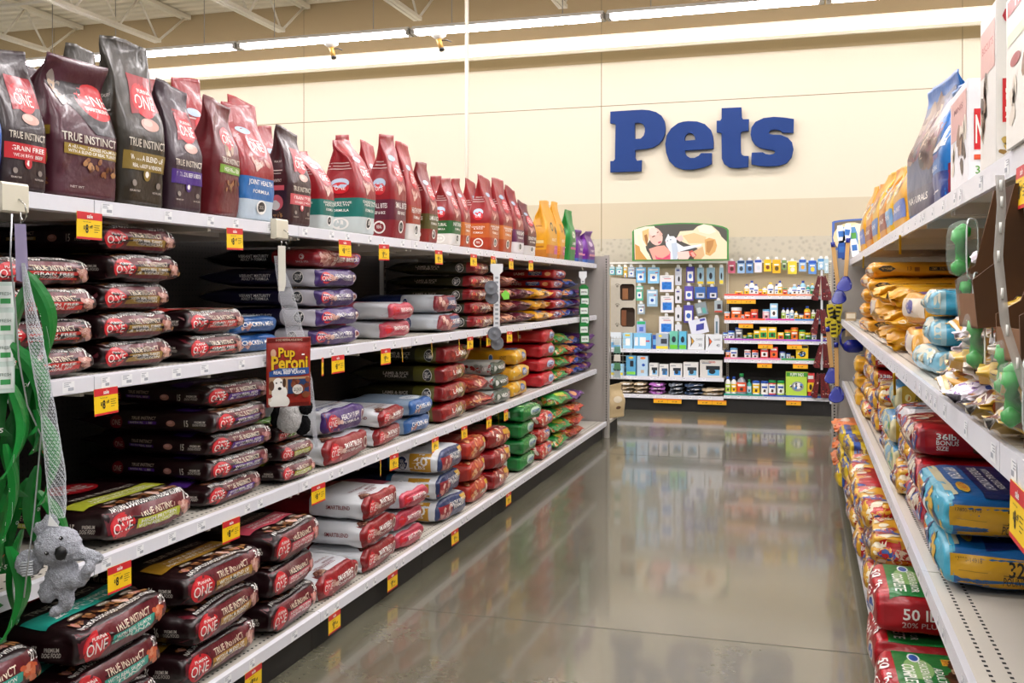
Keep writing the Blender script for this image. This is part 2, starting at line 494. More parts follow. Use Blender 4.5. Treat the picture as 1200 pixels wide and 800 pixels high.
# corrugated metal roof deck
mb = MB(); rm = M('#e6dfcb', .55, 0, 'paint'); k = 0; prof = []
y = -4.0
while y < WALL_Y + .05:
    prof += [(y, 5.60), (y + .10, 5.60), (y + .125, 5.645), (y + .18, 5.645)]; y += .205
vs = [(-13, a, z) for a, z in prof] + [(5, a, z) for a, z in prof]; n = len(prof)
mb.add(vs, [(i, i + 1, i + 1 + n, i + n) for i in range(n - 1)], rm)
mb.box(-13, 5, -4, WALL_Y, 5.70, 5.74, rm)
mb.build('ceiling', kind='structure')

# ---- open web roof joists running towards the back wall
JM = M('#e9e3d2', .45, 0, 'paint')
def joist():
    root = empty('roof_joist')
    m = MB()
    for s in (-.035, .035): m.box(s - .028, s + .028, -3.5, WALL_Y - .04, 5.53, 5.59, JM)
    m.build('top_chord', root)
    m = MB()
    for s in (-.032, .032): m.box(s - .025, s + .025, -3.5, 12.0, 5.02, 5.07, JM)
    m.build('bottom_chord', root)
    m = MB(); y = 12.0; up = True
    m.tube([(0, 12.0, 5.045), (0, WALL_Y - .10, 5.545)], .018, JM, 6)
    while y > -3.2:
        m.tube([(0, y, 5.045 if up else 5.545), (0, y - .42, 5.545 if up else 5.045)], .016, JM, 6); up = not up; y -= .42
    m.build('web', root)
    return root
jr = joist()
where = ['fifth from the pole', 'fourth from the pole', 'third from the pole', 'second beyond the pole side', 'above the aisle end', 'over the right shelving']
XJ = [-10.78, -8.85, -6.87, -4.86, -2.90, -.94]
wh = ['at the far left corner of the ceiling', 'meeting the fluorescent strip above the dark bags', 'ending beside the round white duct pipe', 'ending just left of the thin hanging pole', 'out of sight above the pole side', 'out of sight above the blue wall letters']
for i, x in enumerate(XJ[:5]):
    o = jr if i == 0 else copy_tree(jr)
    o.location = (x, 0, 0); props(o, 'cream painted open web roof joist ' + wh[i], 'roof joist', 'open web roof joists')
# bridging and pipes under the deck
mb = MB(); mb.tube([(-13, 11.2, 5.49), (5, 11.2, 5.49)], .022, JM, 6)
mb.build('sprinkler_pipe', label='thin cream pipe running across under the roof deck near the wall', category='pipe')
mb = MB(); mb.tube([(-13, 8.6, 5.49), (5, 8.6, 5.49)], .03, JM, 6)
mb.build('bridging_bar', label='cream bar crossing the roof joists at the upper left corner', category='bar')
mb = MB(); mb.tube([(-5.9, -2, 5.22), (-5.9, 11.0, 5.22)], .062, M('#e6e2d6', .4), 14); mb.tube([(-5.9, 11.0, 5.22), (-5.9, 11.0, 5.45)], .03, JM, 10)
mb.build('duct_pipe', label='thick round white pipe running along the ceiling between two joists', category='pipe')

# ---- fluorescent strips (visible one near the back wall and the rows behind it)
TUBE = M('#fff4fb', .4, 0, 'emit', 28.0); HOUS = M('#f2f0ec', .4, 0, 'paint'); ENDC = M('#9d9b93', .4, .3)
def strip_unit(tubes=True):
    root = empty('fluorescent_fixture')
    m = MB(); m.prism([(-.11, .0), (-.05, .055), (.05, .055), (.11, 0), (.05, .012), (-.05, .012)], 'x', 0, 2.40, HOUS)
    m.build('housing', root, fix=True)
    for s in (-.055, .055):
        m = MB(); m.tube([(.05, s, -.022), (2.35, s, -.022)], .019, TUBE, 10); m.build('tube', root)
    for a in (-.015, 2.365): m = MB(); m.box(a, a + .05, -.075, .075, -.045, .03, ENDC); m.build('lamp_holder', root)
    for a in (.5, 1.9): m = MB(); m.tube([(a, 0, .05), (a, 0, 5.55 - ROW_Z)], .006, ENDC, 5); m.build('hanger', root)
    return root
fx = strip_unit(); first = True
nm = ['first', 'second', 'third', 'fourth', 'fifth', 'sixth', 'seventh']
for j, y in enumerate(ROWS[1:]):
    for i in range(7):
        o = fx if first else copy_tree(fx); first = False
        o.location = (-12.0 + i * 2.45, y, ROW_Z)
        if j == 3: props(o, 'twin tube fluorescent fixture, %s from the left in the strip before the wall' % nm[i], 'ceiling light', 'fluorescent fixtures in a row')
        else: props(o, '%s twin tube fluorescent fixture of the overhead row %s' % (nm[i], ('nearest the viewer', 'above the aisle middle', 'above the far aisle')[j]), 'ceiling light', 'fluorescent fixtures in a row')
# white ledge along the wall, below the fixtures, brightened by a weak added emission
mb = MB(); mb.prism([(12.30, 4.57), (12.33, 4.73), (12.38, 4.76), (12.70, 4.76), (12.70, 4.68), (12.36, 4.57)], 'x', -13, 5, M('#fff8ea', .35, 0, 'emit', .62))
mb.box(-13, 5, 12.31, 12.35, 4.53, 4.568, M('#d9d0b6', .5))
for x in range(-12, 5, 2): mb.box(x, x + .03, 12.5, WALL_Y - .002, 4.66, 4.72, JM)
mb.build('wall_valance', fix=True, label='long white valance with added glow running across the tan band of the back wall', category='valance')
# spot heads hanging under the strip
def spot(u, lab):
    X = x_on(u, 11.35); r = empty('spot_head', (X, 11.35, ROW_Z - .045), label=lab, category='spotlight', group='small heads under the light strip')
    m = MB(); m.lathe([(.09, -.02), (.09, -.035), (.03, -.075)], HOUS, 16); m.build('mount', r)
    m = MB(); m.tube([(0, 0, -.07), (.05, -.03, -.2)], [.032, .03], M('#b88a35', .4), 10); m.tube([(.05, -.03, -.2), (.058, -.035, -.222)], .032, M('#1b1712', .5), 10); m.build('head', r)
    m = MB(); m.tube([(.03, 0, -.09), (.12, -.03, -.10), (.18, -.05, -.13)], .008, M('#221c16', .5), 6); m.build('arm', r)
spot(388, 'small brass and black head under the light strip above the red bags')
spot(514, 'small brass and black head under the light strip beside the thin pole')

# thin white pole dropping from the ceiling
mb = MB(); mb.tube([(-3.25, y_on(547, -3.25), 0), (-3.25, y_on(547, -3.25), 5.55)], .02, M('#cbbfae', .4), 10)
mb.lathe([(.05, 0), (.05, .01), (.02, .02)], M('#cbbfae', .4), 14, (-3.25, y_on(547, -3.25), 0))
mb.build('power_pole', label='thin pale vertical power pole dropping from the ceiling behind the shelves', category='pole')

# ---- PETS lettering on the wall
PX = {'P': ([(55,82),(200,73),(240,71),(280,74),(320,85),(350,105),(368,135),(375,175),(371,212),(358,243),(335,270),(305,288),(265,297),(197,303),(197,350),(203,364),(212,370),(235,366),(232,428),(55,434),(55,372),(72,371),(82,360),(86,160),(80,150),(55,148)],
             [(195,146),(230,145),(248,156),(257,175),(257,200),(250,222),(232,240),(195,242)]),
      'e': ([(655,297),(488,306),(490,325),(500,342),(520,353),(545,353),(570,341),(585,325),(645,325),(645,385),(600,405),(540,418),(480,418),(430,400),(400,370),(382,320),(376,270),(385,220),(410,180),(450,150),(480,141),(510,138),(560,140),(605,155),(640,190),(652,225),(656,260)],
             [(487,252),(552,248),(550,228),(535,208),(515,204),(496,214),(487,233)]),
      't': ([(706,62),(818,57),(820,115),(828,127),(862,127),(860,192),(822,196),(814,205),(815,315),(820,333),(835,341),(860,342),(858,403),(800,410),(750,405),(720,385),(707,355),(705,208),(697,202),(677,200),(677,136),(697,135),(706,122)], None),
      's': ([(1125,125),(1123,203),(1060,203),(1050,190),(1020,184),(990,189),(979,202),(985,214),(1010,217),(1050,219),(1090,235),(1115,262),(1122,300),(1113,345),(1085,380),(1040,396),(970,400),(925,396),(880,387),(882,322),(945,320),(960,330),(985,334),(1012,328),(1019,317),(1010,306),(980,302),(930,292),(900,272),(882,245),(875,215),(880,175),(903,142),(950,120),(1010,113),(1070,117)], None)}
YL = WALL_Y - .055
for ch, (outer, hole) in PX.items():
    cu = bpy.data.curves.new('letter', 'CURVE'); cu.dimensions = '2D'; cu.fill_mode = 'BOTH'; cu.extrude = .028; cu.bevel_depth = .004
    for pts in (outer, hole):
        if not pts: continue
        sp = cu.splines.new('POLY'); sp.points.add(len(pts) - 1); sp.use_cyclic_u = True
        for q, (px, py) in enumerate(pts):
            u, v = 705 + px / 5, 115 + py / 5; X = x_on(u, YL)
            sp.points[q].co = (X, z_at(v, X, YL), 0, 1)
    o = bpy.data.objects.new('t', cu); COL.objects.link(o); bpy.context.view_layer.update()
    me = bpy.data.meshes.new_from_object(o); bpy.data.objects.remove(o)
    me.materials.clear(); me.materials.append(M('#06306e', .5, 0, 'paint', .25))
    me.transform(Matrix.Translation((0, YL, 0)) @ Matrix.Rotation(PI / 2, 4, 'X'))
    names = {'P': 'capital P', 'e': 'round e', 't': 'crossed t', 's': 'curved s'}
    link('wall_letter', me, label='blue slab serif %s of the Pets sign on the cream wall' % names[ch], category='letter', group='Pets wall letters')

# ================================================================ shelving
LIP = M('#e3e3ea', .32, 0, 'paint'); DECK = M('#c9c3b8', .45, 0, 'paint'); STEEL = M('#a29d96', .45, 0, 'paint'); KICK = M('#15130f', .6)
PEGD = M('#b9a988', .7, 0, 'peg'); PEGK = M('#3a3532', .7, 0, 'peg'); HOLE = M('#0c0b0a', .9); TICK = M('#a8abb4', .6); TICK2 = M('#f4f5f7', .4)
def upright(m, y0, y1, x0, x1, H, fd):
    """slotted steel upright; slots on the face pointing fd ('-y' or x sign)"""
    m.box(x0, x1, y0, y1, 0.0, H, STEEL)
def gondola_section(xb, sgn, y0, L, levels, peg, labels, top_open=True, H=1.83, seed=0):
    """one four foot section against spine xb; shelves reach sgn*depth; levels = [(z, front x)]"""
    root = empty('gondola_shelving', (0, 0, 0), **labels)
    m = MB(); a, b = sorted((xb, xb - sgn * .02)); m.box(a, b, y0 + .001, y0 + L - .001, .10, H, peg); m.build('back_panel', root)
    m = MB(); a, b = sorted((xb - sgn * .03, xb + sgn * .03))
    m.box(a, b, y0 + .001, y0 + .041, 0, H, STEEL)
    for k in range(int((H - .2) / .05)):
        z = .18 + k * .05; xx = xb + sgn * .0305
        m.add([(xx, y0 + .015, z), (xx, y0 + .027, z), (xx, y0 + .027, z + .025), (xx, y0 + .015, z + .025)], [(0, 1, 2, 3)], HOLE)
    m.build('upright', root)
    rd = random.Random(seed)
    for i, (z, xf) in enumerate(levels):
        base = i == 0
        m = MB(); a, b = sorted((xb + sgn * .03, xf - sgn * .012)); m.box(a, b, y0 + .003, y0 + L - .003, z - .028, z - .004, DECK)
        # perforations along the front of the deck
        nn = int(L / .028)
        for r in (.045, .085):
            xx = xf - sgn * r
            m.add([p for q in range(nn) for p in ((xx - .004, y0 + .02 + q * .028, z - .0036), (xx + .004, y0 + .02 + q * .028, z - .0036), (xx + .004, y0 + .032 + q * .028, z - .0036), (xx - .004, y0 + .032 + q * .028, z - .0036))],
                  [(4 * q, 4 * q + 1, 4 * q + 2, 4 * q + 3) for q in range(nn)], HOLE)
        if not base:   # brackets and stiffener ribs under the shelf
            for q in (0, .5, 1):
                yy = y0 + .03 + q * (L - .06)
                m.box(a, b, yy - .008, yy + .008, z - .06, z - .028, DECK)
            xm = (a + b) / 2; m.box(xm - .01, xm + .01, y0 + .02, y0 + L - .02, z - .046, z - .028, DECK)
        sh = m.build('base_deck' if base else 'shelf', root)
        m = MB(); a, b = sorted((xf - sgn * .012, xf + sgn * .006))
        m.prism([(a, z - .05), (b, z - .046), (b, z - .004), (a, z)], 'y', y0 + .002, y0 + L - .002, LIP)
        # paper price labels in the channel
        y = y0 + .03
        while y < y0 + L - .08:
            wv = rd.uniform(.035, .05); xx = xf + sgn * .0068
            m.add([(xx, y, z - .042), (xx, y + wv, z - .042), (xx, y + wv, z - .010), (xx, y, z - .010)], [(0, 1, 2, 3)], TICK2)
            for q, (f0, f1, zz, hh) in enumerate(((.1, .7, .014, .0022), (.1, .5, .019, .0022), (.1, .6, .024, .0022), (.45, .92, .036, .009))):
                m.add([(xx + sgn * .0006, y + f0 * wv, z - zz), (xx + sgn * .0006, y + f1 * wv, z - zz), (xx + sgn * .0006, y + f1 * wv, z - zz + hh), (xx + sgn * .0006, y + f0 * wv, z - zz + hh)], [(0, 1, 2, 3)], TICK)
            y += rd.choice((.09, .16, .24, .30))
        m.build('price_rail', sh, fix=True)
        if base:
            m = MB(); a, b = sorted((xb, xf - sgn * .035)); m.box(a, b, y0 + .001, y0 + L - .001, 0.0, z - .052, KICK); m.build('kick_plate', root)
    return root

LX = {'top': -2.01, 'upper': -2.01, 'middle': -2.01, 'bottom': -1.91}
ZS = {'top': 1.755, 'upper': 1.236, 'middle': .693, 'bottom': .167}
RX = {'top': .39, 'upper': .315, 'middle': .325, 'bottom': .267}
LXB, RXB = -2.74, 1.04
YEL, YER = 9.74, 9.10
order = ['bottom', 'middle', 'upper', 'top']
for i in range(8):
    y0 = YEL - 1.22 * (i + 1)
    wh = ['ending at the end panel', 'second from the end panel', 'behind the grey disc strip', 'with the lamb formula bags', 'with the white bags', 'behind the treat pouch strip', 'behind the koala strip', 'beyond the near frame edge'][i]
    gondola_section(LXB, 1, y0, 1.22, [(ZS[k], LX[k]) for k in order], PEGK if i else PEGK,
                    dict(label='left aisle grey metal shelving section ' + wh, category='store shelving', group='left shelving sections'), seed=i)
for i in range(7):
    y0 = YER - 1.22 * (i + 1)
    wh = ['ending at the far end', 'second from the far end', 'with the yellow upright bags', 'with the light blue bags', 'with the thirty-six pound bags', 'with the cardboard trays', 'beyond the near frame edge'][i]
    gondola_section(RXB, -1, y0, 1.22, [(ZS[k], RX[k]) for k in order], PEGK,
                    dict(label='right aisle grey metal shelving section ' + wh, category='store shelving', group='right shelving sections'), seed=20 + i)
# end panels
def end_panel(x0, x1, y, lab, sgn):
    root = empty('shelving_endcap', (0, 0, 0), label=lab, category='shelf end panel')
    m = MB(); a, b = sorted((x0, x1)); m.box(a, b, y, y + .025, .0, 1.83, STEEL); m.build('panel', root)
    m = MB(); xf = x1; a, b = sorted((xf, xf + sgn * .045)); m.box(a, b, y - .015, y + .05, 0, 1.84, STEEL)
    for k in range(64):
        z = .12 + k * .0265
        m.add([(a + .016, y - .0156, z), (a + .028, y - .0156, z), (a + .028, y - .0156, z + .014), (a + .016, y - .0156, z + .014)], [(0, 1, 2, 3)], HOLE)
    m.build('upright', root)
end_panel(-2.74, -1.93, YEL + .017, 'grey steel end panel with slotted upright closing the left shelving', 1)
end_panel(1.04, .28, YER + .017, 'grey steel end panel with slotted upright closing the right shelving', -1)

# ---- rear shelving facing the aisle (its front is towards -y)
BY = 12.13; BYB = 12.56
RL = {'L': [.197, .417, .755], 'R': [.222, .655, .885, 1.13, 1.425]}
STRIP = {('R', 0): [('#2a9a8a', 0, .38), ('#2559b8', .38, 1)], ('R', 1): [('#f08db4', 0, .55), ('#3f9c4d', .55, 1)], ('R', 2): [('#b354c4', 0, .7), ('#7a4fd0', .7, 1)],
         ('R', 3): [('#f2603a', 0, .4), ('#d8409f', .4, .68), ('#3b7fd0', .68, 1)], ('R', 4): [('#e8524a', 0, .42), ('#f0892f', .42, .7), ('#f5a184', .7, 1)]}
def rear_section(x0, key, lab, front):
    L = 1.22; root = empty('gondola_shelving', (0, 0, 0), label=lab, category='store shelving', group='rear shelving sections')
    m = MB(); m.box(x0 + .001, x0 + L - .001, BYB, BYB + .02, .1, 1.83, PEGD); m.build('back_panel', root)
    m = MB(); m.box(x0 + .001, x0 + .03, BYB - .02, BYB, 0, 1.84, M('#cdc6b4', .5))
    for k in range(60):
        z = .2 + k * .027; m.add([(x0 + .011, BYB - .0206, z), (x0 + .019, BYB - .0206, z), (x0 + .019, BYB - .0206, z + .012), (x0 + .011, BYB - .0206, z + .012)], [(0, 1, 2, 3)], HOLE)
    m.build('upright', root)
    m = MB(); m.box(x0 + .001, x0 + L - .001, BYB - .025, BYB + .03, 1.825, 1.85, M('#efece2', .4)); m.build('top_cap', root)
    for i, z in enumerate(RL[key]):
        yf = BY if i == 0 else front
        m = MB(); m.box(x0 + .004, x0 + L - .004, yf + .01, BYB, z - .028, z - .002, DECK)
        sh = m.build('base_deck' if i == 0 else 'shelf', root)
        m = MB(); m.box(x0 + .002, x0 + L - .002, yf - .006, yf + .012, z - .045, z, LIP)
        for (c, f0, f1) in STRIP.get((key, i), []):
            m.box(x0 + .004 + f0 * (L - .008), x0 + f1 * (L - .008), yf - .009, yf - .006, z - .004, z + .016, M(c, .4))
        rd = random.Random(i); x = x0 + .04
        while x < x0 + L - .1:
            m.box(x, x + .04, yf - .0075, yf - .006, z - .038, z - .010, TICK2); m.box(x + .005, x + .03, yf - .0082, yf - .0075, z - .02, z - .014, TICK); x += rd.choice((.08, .12, .2))
        m.build('price_rail', sh)
        if i == 0:
            m = MB(); m.box(x0, x0 + L, yf + .03, BYB, 0, z - .045, KICK); m.build('kick_plate', root)
            m = MB(); m.box(x0 + .001, x0 + L - .001, BYB - .004, BYB - .001, z, RL[key][-1] - .05, M('#2a2623', .8)); m.build('dark_backing', root)
    return root
XM = x_on(848, BY)
rear_section(XM - 2.44, 'L', 'rear shelving section behind the left aisle end panel', BY + .06)
rear_section(XM - 1.22, 'L', 'rear shelving section with boxed pet supplies under the picture header', BY + .06)
rear_section(XM, 'R', 'rear shelving section with bottles and colour striped shelf edges', BY + .06)
rear_section(XM + 1.22, 'L', 'rear shelving section hidden behind the right aisle shelving', BY + .06)

# ================================================================ bag designs
W_, K_ = '#f6f3ee', '#141414'
MAR, DMAR, RED, ONE = '#43101a', '#1d080c', '#a8161e', '#d5202b'
CHK = ['#e0ab9c', '#c9897c', '#efc9bb']; KIB = ['#9a6238', '#6e3f22', '#b98550']
TI = 'TRUE INSTINCT'
def oval(a, b, ra, rb): return [('e', ONE, a, b, ra, rb), ('e', '#e8434a', a - ra * .15, b + rb * .25, ra * .7, rb * .55), ('t', W_, 'PURINA', a + ra * .15, b + rb * .52, ra * .55, rb * .12), ('t', W_, 'ONE', a, b - rb * .1, ra * .78, rb * .40, 0.0)]
def one_end(ban, t1, t2='', wt='15', mid=MAR, meat=CHK, lab='#5d1420'):
    it = [('r', lab, -.96, .97, -.86, .86)] + oval(-.66, -.08, .25, .82)
    it += [('t', '#f6e6cc', TI, .12, .36, .42, .21), ('r', ban, -.36, .66, -.58, .08), ('t', W_, t1, .13, -.12, .42, .12), ('t', W_, t2 or 'WITH REAL CHICKEN', .12, -.40, .44, .11)]
    it += [('e', meat[0], .76, -.05, .10, .42), ('e', meat[2], .74, .08, .06, .22), ('k', meat, .55, .95, -.5, .3, 6, .012), ('k', KIB, .6, .95, -.75, -.3, 8, .006), ('t', W_, wt, .86, .58, .08, .24)]
    return it
def one_top(ban, t1, t2, head=TI):
    return [('t', W_, 'NATURAL DOG FOOD WITH ADDED VITAMINS', 0, -.925, .84, .026), ('k', KIB, -.9, .9, -.88, -.80, 34, .011), ('k', CHK, -.8, .8, -.87, -.80, 7, .018),
            ('e', '#7d6a55', -.55, -.745, .14, .036), ('e', '#7d6a55', .05, -.745, .14, .036), ('e', '#7d6a55', .58, -.745, .14, .036),
            ('t', W_, 'REAL MEAT', -.55, -.745, .11, .012), ('t', W_, 'NO FILLERS', .05, -.745, .11, .012), ('t', W_, '100% NUTRITION', .58, -.745, .11, .012),
            ('p', ban, [(-.96, -.66), (-.3, -.70), (.3, -.70), (.96, -.66), (.96, -.40), (.3, -.46), (-.3, -.46), (-.96, -.40)]),
            ('t', W_, t1, 0, -.53, .62, .028), ('t', W_, t2, 0, -.61, .70, .026), ('t', '#eadfcf', head, 0, -.34, .70, .040), ('e', ONE, 0, .12, .5, .25), ('t', W_, 'ONE', 0, .10, .36, .10, 0)]
def one_side(ban, t1, wt='15'):
    return [('e', '#7c1420', -.34, -.05, .085, .72), ('t', '#c9b6a8', 'ONE', -.34, -.1, .06, .30, 0), ('t', '#cdb8a6', TI, .02, .40, .16, .16), ('r', ban, -.18, .2, -.22, .08), ('t', '#ded3c9', t1, .01, -.07, .17, .10),
            ('e', '#b57d72', .40, -.05, .06, .32), ('e', '#d29c90', .39, .05, .035, .16), ('t', '#e4dcd2', wt, .60, -.05, .025, .34), ('t', '#cfc5bb', 'PREMIUM\nDOG FOOD', .76, -.05, .08, .26)]
def bb(txt1, txt2='', col=W_, circ=True, cc='#e9e6e0', a0=-.05):
    it = [('t', col, txt1, a0, .22, .26, .20)]
    if txt2: it.append(('t', col, txt2, a0, -.2, .22, .18))
    if circ: it += [('e', cc, .64, 0, .085, .84), ('e', '#23262e', .64, 0, .075, .74), ('t', W_, 'REAL', .64, .28, .045, .15), ('t', W_, 'MEAT', .64, -.2, .045, .15), ('r', W_, .58, .70, .02, .07)]
    return it
def bb_end(body, name, col=W_, sub='COMPLETE DOG FOOD', oc=ONE):
    return [('r', body, -.92, .95, -.8, .84)] + oval(-.68, -.05, .22, .72) + [('t', col, name, .16, .2, .46, .24), ('t', col, sub, .16, -.25, .42, .13), ('k', CHK, -.5, -.32, -.75, .6, 4, .014), ('e', '#efe6d8', .80, 0, .11, .48), ('e', '#7b1d24', .80, 0, .08, .36)]
DES = {}
def D(name, fn, *a, **k): DES[name] = (fn, a, k)
def one_bag(name, ban, t1, t2, body=DMAR, wt='15', meat=CHK, W=.43, T=.088, L=.60, lab='#5d1420', head=TI):
    D(name, lying_bag, L, W, T, body, prints={'end': one_end(ban, t1, t2, wt, meat=meat, lab=lab), 'side': one_side(ban, t1, wt), 'top': one_top(ban, t1, t2, head)})
one_bag('one_gold', '#a8842c', 'WITH REAL TURKEY', '& VENISON')
one_bag('one_red', '#e23a34', 'GRAIN FREE', 'WITH REAL BEEF')
one_bag('one_purple', '#5c2f95', 'WITH REAL BEEF', '& BISON', meat=['#c98d8a', '#a86464', '#dcaaa6'])
one_bag('one_lime', '#cfd640', 'HIGH PROTEIN', 'WITH REAL CHICKEN', W=.45, T=.12)
one_bag('one_green', '#6fae3c', 'WITH REAL CHICKEN', '& RICE')
one_bag('one_teal', '#2fb8a4', 'WITH REAL SALMON', '& TUNA', wt='27.5', W=.47, T=.125, L=.66, meat=['#ef7f52', '#e4683e', '#f6a17c'])
one_bag('one_gold_big', '#c8962e', 'WITH A BLEND OF', 'REAL TURKEY & VENISON', wt='36', W=.50, T=.125, L=.66)
one_bag('one_pink', '#e0566a', 'HIGH PROTEIN', 'WITH REAL SALMON', wt='36', W=.45, T=.115, L=.66, meat=['#efa39a', '#e08478', '#f7c8be'])
SIL = '#c9ccd2'
WHB = '#dcdee2'
D('white_red_flat', lying_bag, .60, .42, .12, WHB, bands=[(-.60, -.30, '#8e1c24')], cap='#93141c', prints={'end': bb_end('#93141c', 'SMARTBLEND', W_, 'CHICKEN & RICE'), 'top': [('t', '#8b1d25', 'NATURAL DOG FOOD', -.2, -.75, .5, .04), ('t', '#8b1d25', 'REAL CHICKEN IS NO. 1', .0, -.55, .6, .03), ('t', '#8b1d25', 'MADE IN USA', .3, -.66, .3, .03), ('e', '#4a1a18', -.70, -.85, .22, .07), ('e', '#cfae92', -.70, -.85, .18, .055), ('k', ['#4a1a18', '#7e4a38'], -.8, -.6, -.88, -.82, 5, .02)], 'side': [('t', '#8b1d25', 'SMARTBLEND', .5, .1, .2, .2)]})
D('white_purple', lying_bag, .60, .46, .13, WHB, bands=[(-.60, -.34, '#3a2c7a')], cap='#4a2a78', prints={'end': [('r', '#8e1c26', -.95, -.45, -.86, .86)] + bb_end('#4a2a78', 'HEALTHY PUPPY', W_, 'FORMULA'), 'top': [('t', '#3d3b8c', 'NATURAL NUTRITION', -.3, -.72, .5, .045), ('t', '#3d3b8c', 'FOR GROWING PUPPIES', .1, -.56, .6, .03), ('t', '#8b1d25', 'REAL CHICKEN', .35, -.66, .3, .03), ('r', '#3d3b8c', -.6, .6, -.86, -.85)]})
D('silver_purple', lying_bag, .60, .45, .082, '#c6c3cb', bands=[(-.60, -.20, '#17122e')], cap='#3d2566', prints={'end': bb_end('#3d2566', 'HEALTHY WEIGHT'), 'side': bb('VIBRANT MATURITY', 'ADULT 7+ FORMULA')})
D('red_purple_end', lying_bag, .60, .45, .095, '#a01820', bands=[(-.60, -.22, '#120c10')], cap='#9c1d2c', prints={'end': [('k', CHK, -.7, .1, -.6, .6, 14, .03), ('t', W_, 'LARGE BREED', .2, -.1, .5, .26), ('e', '#5a2a8c', .75, 0, .16, .6), ('t', W_, '30', .75, 0, .10, .3)], 'side': bb('VIBRANT MATURITY', 'ADULT 7+ FORMULA', circ=False) + [('e', '#e3d0cd', .76, .1, .035, .35), ('e', '#a01820', .76, .1, .028, .28), ('t', '#e3d0cd', 'SINCE 1926', .76, -.55, .09, .12)]})
D('silver_pink', lying_bag, .58, .36, .092, '#c4c6cb', bands=[(-.58, -.22, '#b14a62')], cap='#cf4a60', prints={'end': [('r', '#b8324a', -.95, .95, -.6, .7), ('e', ONE, -.7, 0, .18, .6), ('t', W_, 'SENSITIVE SYSTEMS', .15, .1, .55, .26), ('k', CHK, .5, .9, -.5, 0, 6, .012)], 'side': [('e', '#c25a70', .2, .2, .08, .6), ('t', W_, 'ONE', .2, .2, .05, .2)]})
D('silver_blue', lying_bag, .58, .36, .11, '#c7cdd4', bands=[(-.58, -.24, '#12204a')], cap='#8e2430', prints={'end': [('r', '#20305e', -.1, .95, -.7, .8), ('t', W_, 'LARGE BREED', .42, .1, .46, .3), ('k', CHK, -.9, -.2, -.6, .6, 10, .02)], 'side': [('e', '#e7ebf0', .28, 0, .07, .8), ('e', '#1f3f86', .28, 0, .06, .68), ('t', W_, 'REAL\nBEEF', .28, 0, .035, .45), ('t', '#cfd8ea', 'COMPLETE BLEND', -.2, 0, .2, .2)]})
D('blue_white_small', lying_bag, .5, .34, .10, '#9fb4cc', cap='#2f66a8', prints={'end': [('t', W_, 'CHICKEN MEAL', 0, .1, .7, .3), ('k', CHK, -.8, -.3, -.6, .2, 5, .014)], 'top': [('e', '#e9eff5', 0, -.6, .6, .2), ('t', '#1d4d8c', 'NATURAL', 0, -.6, .4, .05), ('p', '#22589c', [(-.9, -.95), (.9, -.95), (.9, -.8), (-.9, -.86)])]})
LR = '#2b2710'
D('lamb_rice', lying_bag, .62, .42, .085, LR, bands=[(-.07, -.0, '#8c1218')], cap='#8c1218', prints={'end': [('k', ['#d8b06a', '#a8702e', '#e5cf9c', '#6f1a16'], -.9, .9, -.7, .7, 26, .014), ('t', W_, 'LAMB & RICE', .2, .1, .5, .3), ('e', ONE, -.7, 0, .16, .6)], 'side': bb('LAMB & RICE', 'FORMULA', '#d6c7b8')})
D('lamb_rice_big', lying_bag, .62, .48, .118, LR, bands=[(-.07, -.0, '#8c1218'), (-.20, -.07, '#5a571c')], cap='#8c1218', prints={'end': [('k', ['#7a7430', '#a8702e', '#4d4a18', '#d9c07a'], .0, .9, -.7, .7, 22, .02), ('k', ['#a01a1e', '#c84a34'], -.9, .0, -.7, .7, 12, .02), ('t', W_, 'LAMB', .1, .1, .4, .3)], 'side': bb('LAMB & RICE', 'FORMULA', '#e3d8ca', a0=0)})
D('salmon_brown', lying_bag, .55, .40, .085, '#8c4030', cap='#8f3a28', front='seam', prints={'end': [('k', ['#e0986a', '#f0c09a', '#c86e46'], -.9, .9, -.6, .6, 20, .016)], 'top': [('k', ['#e0986a', '#f0c09a', '#c86e46'], -.9, .9, -.98, -.5, 40, .018)], 'side': [('k', ['#e0986a', '#f0c09a', '#5a1c12'], .3, .98, -.6, .6, 30, .016)]})
D('plum_small', lying_bag, .5, .30, .085, '#5a1528', cap='#6a1730', front='seam', prints={'side': [('k', ['#c9899a', '#e6c1b0', '#7e2a3c'], .2, .95, -.6, .6, 22, .014)], 'top': [('k', ['#c9899a', '#e6c1b0'], -.9, .9, -.98, -.6, 26, .014)]})
def yel(n, side=True, front='flat', W=.44, T=.085, body='#eda915'):
    D(n, lying_bag, .6, W, T, body, cap='#f0b52a', front=front, prints={'end': [('e', '#2b63b5', .2, .1, .3, .6), ('t', W_, 'HEALTHY', .2, .1, .22, .3), ('k', ['#f3e3b6', '#c98a2c'], -.9, -.2, -.6, .5, 8, .016)], 'side': [('e', '#f7e7c0', .35, 0, .06, .6), ('e', '#2b63b5', .35, 0, .045, .45), ('t', '#5c3510', 'ADULT', .65, 0, .08, .3)], 'top': [('e', '#2b63b5', 0, -.7, .5, .15), ('t', W_, 'NUTRITION', 0, -.7, .4, .05), ('k', ['#f3e3b6', '#c98a2c', '#fff2cf'], -.8, .8, -.95, -.85, 14, .016)]})
yel('yellow_seam', front='seam', T=.08); yel('yellow_block', T=.118, W=.42)
IAM = '#a8141e'
D('red_side_blue', lying_bag, .62, .42, .085, IAM, prints={'end': [('e', '#d9e3f2', -.1, 0, .6, .6), ('t', '#1b4fa0', 'IAMS', -.1, 0, .4, .4, .03), ('k', KIB, .4, .9, -.5, .5, 6, .014)], 'side': [('t', '#e9cfcb', 'IAMS', -.05, 0, .16, .36, .03), ('r', '#1d56a8', .22, .62, -.35, .5), ('t', W_, 'PROACTIVE\nHEALTH', .42, .08, .16, .5), ('e', '#dba06a', .78, 0, .08, .5)]})
